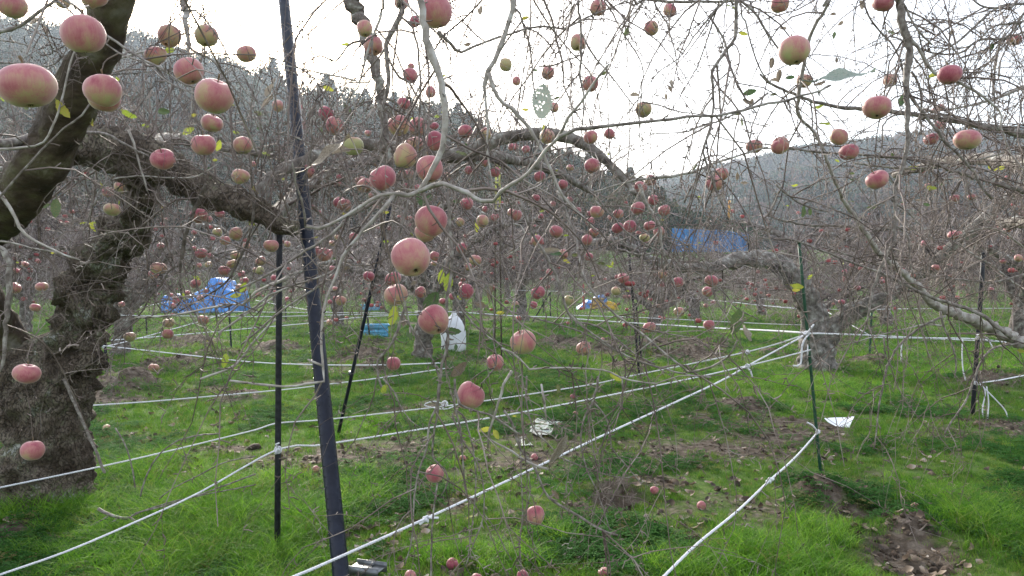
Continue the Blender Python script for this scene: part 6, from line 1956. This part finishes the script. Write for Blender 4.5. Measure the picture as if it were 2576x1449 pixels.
draped('tarpaulin', 402, 594, 787, [(0, 0), (.01, 42), (.2, 46), (.34, 40), (.42, 50), (.56, 62), (.62, 84), (.70, 88), (.8, 80), (.84, 62), (.97, 52), (1, 0)], 1.8, 'wide blue tarpaulin draped over a stack at the left', 'tarpaulin', 'tarp_blue', 5, .07)
hp = draped('tarpaulin', 1452, 1534, 779, [(0, 0), (.1, 8), (.35, 24), (.5, 20), (.62, 34), (.8, 36), (.92, 28), (1, 12)], 1.1, 'blue sheet slumped over yellow crates in the middle distance', 'tarpaulin', 'tarp_blue', 9, .09)
d_ = GD(779)
yb = draped('sheet_bag', 1518, 1557, 780, [(0, 0), (.1, 14), (.35, 22), (.6, 21), (.85, 16), (1, 0)], .8, 'orange-yellow plastic bag bulging beside the blue sheet', 'bag', 'yellow', 11, .06)
for i, (cx_, cz, w_, h_) in enumerate([(1500, 0, 30, 15), (1503, 1, 28, 15)]):
    d2 = d_ - .35
    x = (cx_ - CX) / FPX * d2
    w_ = w_ / FPX * d2
    h_ = h_ / FPX * d2
    o = mkthing('crate', (x, d2, cz * (h_ + .01)), ['lower yellow crate half under the slumped blue sheet', 'upper yellow crate half under the slumped blue sheet'][i], 'crate')
    b = Batch()
    for z0 in (0, .28, .56, .80):
        box(b, -w_ / 2, w_ / 2, -.16, .16, z0 * h_, (z0 + .2) * h_)
    box(b, -w_ / 2 + .02, w_ / 2 - .02, -.15, .15, .002, h_ * .97)
    link('body', b.mesh('body', M['yellow'], False), o)
    b = Batch()
    box(b, -w_ / 2 - .02, w_ / 2 + .02, -.18, .18, h_ * .90, h_ * .985)
    link('rim', b.mesh('rim', M['yellow'], False), o)
# red post
M['red_paint'] = noise_mat('red_post_paint', [(0.3, (0.35, 0.015, 0.02)), (0.7, (0.5, 0.03, 0.03))], scale=8, bump=0)
o = mkthing('marker_post', P(1470, 765, 31), 'thin red post left behind the slumped blue sheet', 'post')
child('shaft', straight((*P(1469, 772, 31)[:2], 0), P(1467, 715, 31), .045, 8, 4), M['red_paint'], o)
child('band', straight(P(1468, 742, 31), P(1468, 734, 31), .055, 8, 2), M['white_sack'], o)

# sprayer cart behind the lumpy trunk
M['machine_green'] = noise_mat('green_machine_paint', [(0.3, (0.02, 0.12, 0.10)), (0.7, (0.04, 0.2, 0.16))], scale=6, bump=.1)
M['rubber'] = noise_mat('black_rubber', [(0.3, (0.012, 0.012, 0.013)), (0.7, (0.03, 0.03, 0.03))], scale=20, bump=.4, bdist=.01)
dc = 24.0
bx0 = np.array(G(384, GD and 791))
o = mkthing('farm_cart', (bx0[0], dc, 0), 'green motor cart with a black tyre left of the blue tarpaulin', 'cart')
px_m = dc / FPX
b = Batch()
box(b, bx0[0] - 24 * px_m, bx0[0] + 17 * px_m, dc - .3, dc + .5, .28, .50)
box(b, bx0[0] - 20 * px_m, bx0[0] - 2 * px_m, dc - .25, dc + .45, .502, .60)
box(b, bx0[0] + 1 * px_m, bx0[0] + 4 * px_m, dc - .25, dc + .45, .502, .72)
child('body', (np.concatenate(b.V), np.concatenate(b.Q), None), M['machine_green'], o, smooth=False)
for wx, wr in ((8, .25), (-16, .18)):
    for wy in (-.38, .55):
        cc = np.array([bx0[0] + wx * px_m, dc + wy, wr])
        Lw = np.array([[cc[0], cc[1] - .06, cc[2], wr * .8], [cc[0], cc[1] - .05, cc[2], wr], [cc[0], cc[1] + .05, cc[2], wr], [cc[0], cc[1] + .06, cc[2], wr * .8]])
        w_o = child('wheel', line_tube(Lw, 20), M['rubber'], o)
        Lw = np.array([[cc[0], cc[1] - .075, cc[2], wr * .4], [cc[0], cc[1] + .075, cc[2], wr * .4]])
        hubm = line_tube(Lw, 12)
        me = mesh_from('hub', hubm[0] - np.array(o.location), hubm[1], hubm[2], mat=M['steel'])
        link('hub', me, w_o)

# white sack
dS = GD(884)
sx = (1140 - CX) / FPX * dS
o = mkthing('sack', (sx, dS, 0), 'tall white sack standing behind the big apple with the dark leaf', 'sack')
rings = []
hS = 98 / FPX * dS
for z, rx_, ry_ in ((0, .24, .18), (.03, .27, .2), (.25, .285, .22), (.5, .275, .21), (.66, .25, .19), (.78, .19, .14), (.87, .12, .09), (.92, .07, .06), (.96, .055, .05), (1.0, .045, .03)):
    ring = []
    for j in range(28):
        a = j / 28 * 6.283
        w_ = .84 + .07 * math.sin(5 * a + z * 6) + .04 * math.sin(11 * a - z * 9)
        ring.append((sx + math.cos(a) * rx_ * w_ + .04 * (z > .5) * (z - .5), dS + math.sin(a) * ry_ * w_, z * hS))
    rings.append(ring)
V = np.array(rings).reshape(-1, 3)
i_ = np.arange(9)[:, None] * 28
j_ = np.arange(28)[None]
Q = np.stack([i_ + j_, i_ + (j_ + 1) % 28, i_ + 28 + (j_ + 1) % 28, i_ + 28 + j_], -1).reshape(-1, 4)
child('bag_body', (V, Q, None), M['white_sack'], o)
child('tie', straight((sx + .0, dS, hS * .885), (sx, dS, hS * .905), .062, 14, 2), M['rope'], o)

# white scrap and pale plastic sheets, metal strip
def flat_sheet(name, outline, label, cat, mat, lift=.015, wav=.03, n=14, curl=0, parts='sheet'):
    W = np.array([G(*q) for q in outline])
    c = W.mean(axis=0)
    o = mkthing(name, (c[0], c[1], float(terrain(c[0], c[1]))), label, cat)
    V, Q = [], []
    m = len(W)
    rings = 7
    for r_ in range(rings + 1):
        f = r_ / rings
        for k in range(m * 4):
            a, t = k // 4, (k % 4) / 4
            q = W[a] * (1 - t) + W[(a + 1) % m] * t
            q = c + (q - c) * f
            zz = float(terrain(q[0], q[1])) + lift + wav * (float(fbm(q[0], q[1], 9, 3)) - .3) + curl * f ** 3
            V.append((q[0], q[1], zz))
    mm = m * 4
    Q = [(r_ * mm + k, r_ * mm + (k + 1) % mm, (r_ + 1) * mm + (k + 1) % mm, (r_ + 1) * mm + k) for r_ in range(rings) for k in range(mm)]
    child(parts, (V, np.array(Q), None), mat, o)
    return o


M['scrap_white'] = noise_mat('white_scrap_plastic', [(0.3, (0.75, 0.77, 0.8)), (0.7, (0.82, 0.83, 0.86))], scale=8, bump=.2, bdist=.01, rough=.6)
M['puddle'] = noise_mat('dirty_plastic_sheet', [(0.40, (0.11, 0.09, 0.07)), (0.5, (0.28, 0.31, 0.29)), (0.7, (0.45, 0.50, 0.48))], scale=22, bump=.7, bdist=.01, bscale=50, rough=.35, spec=.5)
pc = np.array(G(2118, 1072))
o = mkthing('scrap', tuple(pc), 'folded white plastic scrap lying on the grass right of the green stake', 'plastic scrap')
dP = GD(1072)
Vs = np.array([P(2073, 1052, dP - .02), P(2100, 1050, dP + .05), P(2127, 1050, dP + .06), P(2150, 1047, dP + .02), P(2142, 1062, dP - .05), P(2137, 1076, dP - .12), P(2104, 1073, dP - .12), P(2083, 1062, dP - .05), P(2115, 1064, dP - .03)])
child('sheet', (Vs, None, np.array([(8, i, (i + 1) % 8) for i in range(8)])), M['scrap_white'], o)
flat_sheet('plastic_sheet', [(1340, 1062), (1352, 1055), (1385, 1058), (1415, 1062), (1400, 1071), (1375, 1070), (1352, 1065)], 'upper narrow piece of dirty pale plastic pressed in the mud', 'plastic sheet', M['puddle'], .015, .02)
flat_sheet('plastic_sheet', [(1335, 1075), (1352, 1069), (1378, 1071), (1392, 1080), (1386, 1096), (1366, 1097), (1350, 1098), (1335, 1090), (1325, 1083)], 'largest piece of dirty pale plastic pressed in the mud', 'plastic sheet', M['puddle'], .015, .025)
flat_sheet('plastic_sheet', [(1308, 1100), (1326, 1099), (1330, 1112), (1340, 1120), (1320, 1124), (1295, 1124), (1302, 1110)], 'lower left piece of dirty pale plastic in the grass', 'plastic sheet', M['puddle'], .015, .02)
# metal strip at the bottom edge
m0, m1 = np.array(G(893, 1434)), np.array(G(968, 1444))
o = mkthing('metal_channel', tuple((m0 + m1) / 2), 'grey metal channel lying in the grass right of the leaning pole foot', 'metal scrap')
b = Batch()
e = (m1 - m0)
Lm = np.linalg.norm(e)
ex = e / Lm
ey = np.array([-ex[1], ex[0], 0])
for (a0, a1, z0, z1) in ((-.075, -.07, .0, .05), (-.07, .02, .03, .034), (.02, .025, .0, .05)):
    V = np.array([m0 + ex * s0 + ey * t0 + np.array([0, 0, z]) for s0 in (0, Lm) for t0 in (a0, a1) for z in (z0, z1)])
    b.add(V, np.array([(0, 1, 3, 2), (4, 6, 7, 5), (0, 4, 5, 1), (2, 3, 7, 6), (0, 2, 6, 4), (1, 5, 7, 3)]))
child('channel', (np.concatenate(b.V), np.concatenate(b.Q), None), M['steel'], o, smooth=False)
child('bolt', straight(m0 + ex * .1 + np.array([0, 0, .03]), m0 + ex * .1 + np.array([0, 0, .05]), .008, 8, 2), M['steel'], o)

# ------------------------------------------------------------------ ladder, netting, utility pole, far evergreens
M['ladder_y'] = noise_mat('yellow_ladder_rail', [(0.3, (0.42, 0.42, 0.10)), (0.7, (0.55, 0.55, 0.18))], scale=6, bump=0)
dl = 12.0
o = mkthing('ladder', (*P(1254, 500, dl)[:2], 0), 'yellow orchard ladder with grey end caps behind the branches', 'ladder')
for (xa, ya, xb, yb_) in ((1248, 398, 1244, 800), (1256, 392, 1262, 805)):
    pa, pb_ = np.array(P(xa, ya, dl)), np.array(P(xb, yb_, dl))
    pb_[2] = 0
    mid = pa + (pb_ - pa) * .24
    child('rail', straight(mid, pa, .018, 6, 3), M['ladder_y'], o)
    child('leg', straight(pb_, mid, .014, 6, 3), M['bark_old'], o)
    child('rail_cap', straight(pa, pa + np.array([0, 0, .06]), .032, 6, 2), M['steel'], o)
for t in np.linspace(.8, .96, 3):
    pa = np.array(P(1248, 398, dl)) * t + np.array([*P(1244, 800, dl)[:2], 0]) * (1 - t)
    pc_ = np.array(P(1256, 392, dl)) * t + np.array([*P(1262, 805, dl)[:2], 0]) * (1 - t)
    child('rung', straight(pa, pc_, .013, 5, 2), M['ladder_y'], o)

M['net_blue'] = noise_mat('blue_netting', [(0.3, (0.03, 0.15, 0.36)), (0.6, (0.05, 0.21, 0.46)), (0.8, (0.11, 0.26, 0.46))], scale=.8, bump=.5, bdist=.1, bscale=2.5, rough=.9, spec=.05)
dn = 72.0
o = mkthing('net_fence', (*P(1780, 620, dn)[:2], 3.0), 'long blue net fence stretched below the dark evergreens', 'fence')
nxn, nzn = 80, 10
V = []
for k in range(nzn + 1):
    for i in range(nxn + 1):
        t = i / nxn
        px = 1690 + (1882 - 1690) * t
        top = np.interp(px, [1640, 1700, 1800, 1905], [572, 574, 578, 588]) + 1.2 * abs(math.sin(t * 22))
        z1 = CAMZ + (690 - top) / FPX * dn
        z0 = 3.6
        V.append(((px - CX) / FPX * dn, dn + .25 * math.sin(t * 40 + k * .3) * (1 - k / nzn * .6) + .1 * math.sin(t * 95), z0 + (z1 - z0) * k / nzn))
ii = np.arange((nxn + 1) * (nzn + 1)).reshape(nzn + 1, nxn + 1)
Q = np.stack([ii[:-1, :-1], ii[:-1, 1:], ii[1:, 1:], ii[1:, :-1]], -1).reshape(-1, 4)
child('net', (np.array(V), Q, None), M['net_blue'], o)
for px in range(1696, 1880, 36):
    x = (px - CX) / FPX * dn
    child('post', straight((x, dn - .3, 2.0), (x, dn - .3, CAMZ + (690 - 573) / FPX * dn), .05, 8, 2), M['steel'], o)

M['concrete'] = noise_mat('pole_concrete', [(0.3, (0.28, 0.31, 0.26)), (0.7, (0.4, 0.43, 0.38))], scale=3, bump=.1)
M['orange'] = noise_mat('orange_guard', [(0.3, (0.6, 0.26, 0.02)), (0.7, (0.75, 0.36, 0.03))], scale=3, bump=0)
du = 88.0
o = mkthing('utility_pole', (*P(1840, 600, du)[:2], 4.0), 'tall utility pole with an orange guard strip above the blue netting', 'utility pole')
ub, ut = np.array([*P(1840, 600, du)[:2], 3.5]), np.array(P(1842, 492, du))
child('shaft', straight(ub, ut, .19, 12, 4), M['concrete'], o)
child('guard_strip', straight(P(1833, 552, du - .4), P(1835, 505, du - .4), .14, 8, 2), M['orange'], o)
child('crossarm', straight(ut + np.array([-.2, -.25, -.1]), ut + np.array([.9, -.25, .9]), .05, 6, 2), M['steel'], o)
child('crossarm', straight(ut + np.array([-.7, -.3, -.5]), ut + np.array([.7, -.3, -.5]), .06, 6, 2), M['steel'], o)
for k in (-.6, 0, .6):
    child('insulator', straight(ut + np.array([k, -.3, -.5]), ut + np.array([k, -.3, -.25]), .05, 6, 2), M['scrap_white'], o)

M['evergreen'] = noise_mat('dark_evergreen_foliage', [(0.3, (0.012, 0.03, 0.012)), (0.5, (0.025, 0.055, 0.018)), (0.7, (0.06, 0.10, 0.03))], scale=1.2, bump=0, rough=.8, rand=.1)
dv = 76.0
EV = [(1640, 515, 30, 'first'), (1672, 512, 34, 'second'), (1706, 522, 30, 'third'), (1745, 532, 30, 'fourth'), (1780, 545, 28, 'fifth'), (1812, 548, 26, 'sixth'), (1850, 556, 28, 'seventh'), (1885, 562, 24, 'eighth')]
for px, topy, hw, od in EV:
    dd = dv + rng.uniform(-3, 5)
    x = (px - CX) / FPX * dd
    zt = CAMZ + (690 - topy) / FPX * dd
    o = mkthing('evergreen_tree', (x, dd, 3.6), 'dark evergreen tree behind the blue netting, %s from the left' % od, 'tree', 'dark evergreens behind the blue netting')
    V, Q = leaf_cloud(4200, .10, 'round')
    H = zt - 3.6
    V = V * np.array([hw / FPX * dd * 1.25, hw / FPX * dd * 1.0, H * .72]) + np.array([0, 0, H * .08])
    V[:, 2] = np.clip(V[:, 2], .1, H)
    link('crown', mesh_from('crown', V, Q, mat=M['evergreen'], smooth=False), o)
    a = line_tube(np.array([(0, 0, -.3, .16), (0, 0, H * .4, .12), (.1, 0, H * .7, .05)]), 8)
    link('trunk', mesh_from('trunk', *a, mat=M['bark_dark']), o)

# ------------------------------------------------------------------ cut branch lying in the grass
cb = mkthing('cut_branch', (*G(330, 1300)[:2], 0), 'cut leafless branch lying in the long grass at the lower left', 'branch')
dG = 4.35
for nme, tile, pts, w in (('stem', '02', [(740, 940), (830, 990), (920, 1012), (980, 1010), (1060, 1080), (1130, 1140), (1200, 1180), (1180, 1290), (1150, 1380), (1130, 1449)], 24),
                          ('twig', '02', [(990, 1000), (1030, 970), (1200, 930), (1400, 870), (1600, 800), (1930, 680)], 12), ('twig', '02', [(990, 1000), (1100, 950), (1300, 890), (1520, 840), (1930, 760)], 10),
                          ('twig', '02', [(1160, 1140), (1500, 1140), (1930, 1180)], 11), ('twig', '02', [(1200, 1180), (1500, 1200), (1930, 1222)], 10),
                          ('twig', '02', [(830, 985), (760, 1030), (660, 1080), (620, 1180), (640, 1310)], 10), ('twig', '02', [(880, 1020), (760, 1090), (560, 1160), (430, 1220), (360, 1300), (300, 1440)], 11),
                          ('twig', '02', [(1200, 870), (1300, 790), (1500, 690), (1700, 590), (1932, 545)], 9), ('twig', '02', [(1060, 850), (1090, 730), (1180, 560), (1300, 450), (1450, 395), (1650, 375)], 12),
                          ('twig', '02', [(1020, 780), (990, 600), (940, 450), (870, 330)], 11), ('twig', '02', [(480, -40), (600, 230), (700, 450), (790, 670)], 20)):
    ln = px_line(tile, pts, w, dG)
    ln[:, 2] = np.maximum(ln[:, 2], .02)
    child(nme, line_tube(catmull(ln, .04), 6, .15, 40, kink=.2), M['bark_branch'], cb)

# ------------------------------------------------------------------ grass, clover, leaf litter
def blade_clump(nb_, h, spread, wid, lean, seg=3):
    V, Q = [], []
    for i in range(nb_):
        a = rng.uniform(0, 6.283)
        r = spread * math.sqrt(rng.uniform(0, 1))
        x, y = r * math.cos(a), r * math.sin(a)
        hh = h * rng.uniform(.45, 1.1)
        la = rng.uniform(0, 6.283)
        ln_ = lean * rng.uniform(.2, 1.2) * hh
        fa = rng.uniform(0, 6.283)
        wx, wy = math.cos(fa) * wid, math.sin(fa) * wid
        b0 = len(V)
        for s_ in range(seg + 1):
            t = s_ / seg
            wz = (1 - t) ** .7 + .03
            cx_, cy_ = x + math.cos(la) * ln_ * t * t, y + math.sin(la) * ln_ * t * t
            z = hh * (t - .25 * lean * t * t)
            V += [(cx_ - wx * wz, cy_ - wy * wz, z), (cx_ + wx * wz, cy_ + wy * wz, z)]
        for s_ in range(seg):
            k = b0 + s_ * 2
            Q.append((k, k + 1, k + 3, k + 2))
    return np.array(V), np.array(Q)


def clover_clump(n):
    V, Q = [], []
    for i in range(n):
        a, r = rng.uniform(0, 6.283), .06 * math.sqrt(rng.uniform(0, 1))
        x, y, z = r * math.cos(a), r * math.sin(a), rng.uniform(.01, .04)
        for k in range(3):
            f = k * 2.094 + a
            c, s_ = math.cos(f), math.sin(f)
            q = .009
            tz = rng.normal(0, .003)
            b0 = len(V)
            V += [(x, y, z), (x + q * (c - s_ * .55), y + q * (s_ + c * .55), z + tz + .003), (x + q * 1.5 * c, y + q * 1.5 * s_, z + tz), (x + q * (c + s_ * .55), y + q * (s_ - c * .55), z + tz + .003)]
            Q.append((b0, b0 + 1, b0 + 2, b0 + 3))
    return np.array(V), np.array(Q)


def grass_mat(name, c0, c1, c2):
    m, n, out = new_mat(name)
    oi = N(n, "ShaderNodeObjectInfo")
    r = ramp(n, [(0.0, c0), (0.55, c1), (0.9, c2), (1.0, (.20, .17, .07))])
    n.links.new(oi.outputs['Random'], r.inputs['Fac'])
    d = N(n, "ShaderNodeBsdfPrincipled")
    d.inputs['Roughness'].default_value = .6 if 'clover' not in name else .8
    d.inputs['Specular IOR Level'].default_value = .3 if 'clover' not in name else .08
    tr = N(n, "ShaderNodeBsdfTranslucent")
    n.links.new(r.outputs[0], d.inputs['Base Color'])
    n.links.new(r.outputs[0], tr.inputs['Color'])
    ms = N(n, "ShaderNodeMixShader")
    ms.inputs[0].default_value = .5
    n.links.new(d.outputs[0], ms.inputs[1])
    n.links.new(tr.outputs[0], ms.inputs[2])
    n.links.new(ms.outputs[0], out.inputs['Surface'])
    return m


M['grass_lush'] = grass_mat('lush_grass', (.05, .155, .012), (.115, .275, .018), (.205, .375, .035))
M['grass_short'] = grass_mat('short_grass', (.045, .13, .014), (.095, .21, .02), (.175, .27, .045))
M['clover'] = grass_mat('clover_leaf', (.03, .10, .02), (.05, .15, .03), (.08, .19, .05))
LUSH = [(560, 1290, 260, 120, 1.0), (350, 1180, 120, 60, .7), (2040, 985, 110, 28, 1.2), (760, 1330, 90, 110, .9), (1280, 1400, 200, 60, .5), (1900, 1400, 200, 80, .7), (2450, 1300, 130, 90, .8), (2050, 1330, 110, 60, .6),
        (1400, 1350, 140, 40, .5), (900, 1250, 90, 70, .7), (2300, 950, 300, 40, .5), (150, 1290, 140, 40, .9), (1700, 1420, 120, 50, .6)]
LE = [(*world_ellipse(a, b_, c, e), s_) for a, b_, c, e, s_ in LUSH]


def lushmask(x, y):
    m = np.clip((fbm(x, y, .8, 31, 4) - .45) * 2.5, 0, 1) * .6
    for ex, ey, rx, ry, s_ in LE:
        m = np.maximum(m, s_ * np.exp(-(((x - ex) / rx) ** 2 + ((y - ey) / ry) ** 2) * .7))
    return np.clip(m, 0, 1)


def scatter_pts(n, d0, d1, margin=1.18, power=0.0):
    d = np.exp(rng.uniform(math.log(d0), math.log(d1), n))
    x = rng.uniform(-1, 1, n) * (.69 * d * margin + .35)
    return x, d


def bunch(name, n, d0, d1, clump, mat, label, keep, sc, tilt=.15):
    x, y = scatter_pts(n, d0, d1)
    ok = rng.uniform(0, 1, n) < keep(x, y)
    x, y = x[ok], y[ok]
    n = len(x)
    z = terrain(x, y)
    rot = np.stack([rng.normal(0, tilt, n), rng.normal(0, tilt, n), rng.uniform(0, 6.283, n)], 1)
    s_ = sc(x, y) * rng.uniform(.7, 1.25, n)
    scl = np.stack([s_[0] if False else sc(x, y)] * 2 + [s_], 1)
    # widen the clump with distance so that far tufts still cover, height as given
    wide = 1 + np.clip(y - 6, 0, 60) * .10
    scl[:, 0] *= wide
    scl[:, 1] *= wide
    scatter(name, clump[0], clump[1], None, np.stack([x, y, z], 1), rot, scl, mat, label)


patch = lambda x, y: fbm(x, y, 3.5, 21, 4)
bunch('short_grass', 120000, 2.2, 62, blade_clump(16, .045, .045, .0016, .7, 2), M['grass_short'], 'short worn grass between the muddy patches',
      lambda x, y: np.clip(1.15 - 1.35 * dirtmask(x, y) - np.clip(.50 - patch(x, y), 0, 1) * 3.6, .04, 1), lambda x, y: .45 + 1.3 * patch(x, y) * fbm(x, y, 9, 25, 2) + .12 * np.clip(y - 5, 0, 8))
bunch('long_grass', 70000, 2.2, 40, blade_clump(18, .15, .055, .0021, 1.1, 4), M['grass_lush'], 'bright longer grass in tufts and drifts',
      lambda x, y: np.clip(lushmask(x, y) * 1.3 - .12 - 1.2 * dirtmask(x, y), 0, 1), lambda x, y: .35 + .75 * lushmask(x, y) + .5 * fbm(x, y, 4, 27, 2))
bunch('clover', 45000, 2.2, 24, clover_clump(16), M['clover'], 'dark low clover and weeds among the grass',
      lambda x, y: np.clip((fbm(x, y, 1.3, 44, 4) - .46) * 7, 0, 1) * (1 - .9 * dirtmask(x, y)), lambda x, y: 1.0 + .5 * fbm(x, y, 5, 2))

# fallen leaves
M['litter'] = noise_mat('dead_leaf', [(0.34, (0.05, 0.038, 0.03)), (0.47, (0.13, 0.095, 0.068)), (0.60, (0.28, 0.21, 0.15)), (0.74, (0.38, 0.34, 0.30))], scale=9, detail=2, bump=.3, bdist=.002, rough=.7, rand=.2, translucent=.15)
for sd_, nme in ((61, 'fallen_leaves'), (62, 'fallen_leaf_litter')):
    r_ = random.Random(sd_)
    V, Q = [], []
    nu, nv = 4, 3
    cu = 1.0 if sd_ == 61 else -.9
    for i in range(nu + 1):
        t = i / nu
        wd = .42 * math.sin(math.pi * (t * .9 + .05)) ** .7
        for j in range(nv + 1):
            s_ = j / nv * 2 - 1
            V.append((s_ * wd + .04 * r_.uniform(-1, 1), t - .5, .12 + cu * .35 * (s_ * s_) * wd + .25 * (t - .5) ** 2 * 2 + .06 * r_.uniform(-1, 1)))
    for i in range(nu):
        for j in range(nv):
            a = i * (nv + 1) + j
            Q.append((a, a + 1, a + nv + 2, a + nv + 1))
    V = np.array(V) * .052
    n = 9500
    x, y = scatter_pts(n, 2.2, 16)
    ok = rng.uniform(0, 1, n) < np.clip(.14 + .5 * dirtmask(x, y) + np.clip(fbm(x, y, 1.6, 71, 3) - .5, 0, 1) * 2.2, 0, 1) * .8
    x, y = x[ok], y[ok]
    n = len(x)
    rot = np.stack([rng.normal(0, .45, n), rng.normal(0, .45, n), rng.uniform(0, 6.283, n)], 1)
    s_ = rng.uniform(.5, 1.25, n)[:, None] * np.ones(3)
    scatter(nme, V, np.array(Q), None, np.stack([x, y, terrain(x, y) + .012], 1), rot, s_, M['litter'], 'brown and grey dead leaves scattered on the ground')

# clods of turned earth
V, Q, Tr_ = apple_profile(5, 7, .1, 3)
V = V * np.array([1, 1, .7]) * (1 + .25 * rng.normal(0, 1, (len(V), 1))) * .013
M['clod'] = noise_mat('soil_clod', [(0.3, (0.03, 0.022, 0.015)), (0.7, (0.10, 0.07, 0.05))], scale=60, bump=.6, bdist=.004, rand=.15)
n = 26000
x, y = scatter_pts(n, 2.2, 22)
ok = rng.uniform(0, 1, n) < np.clip(dirtmask(x, y) * 1.4 - .25, 0, 1)
x, y = x[ok], y[ok]
n = len(x)
scatter('soil_clods', V, Q, Tr_, np.stack([x, y, terrain(x, y)], 1), rng.uniform(-3, 3, (n, 3)), rng.gamma(2, .45, n)[:, None] * np.ones(3), M['clod'], 'loose clods in the turned earth', smooth=False)

# ------------------------------------------------------------------ haze
hz = Batch()
box(hz, -1000, 1000, -12, 1100, -2.0, 160)
m, n, out = new_mat('haze_air')
pv = N(n, "ShaderNodeVolumePrincipled")
pv.inputs['Color'].default_value = (.70, .83, 1.0, 1)
pv.inputs['Density'].default_value = 0.00055
pv.inputs['Anisotropy'].default_value = 0.55
n.links.new(pv.outputs[0], out.inputs['Volume'])
me = hz.mesh('haze', m, False)
link('haze', me, None, 'pale morning haze filling the valley air', None, None, 'stuff')
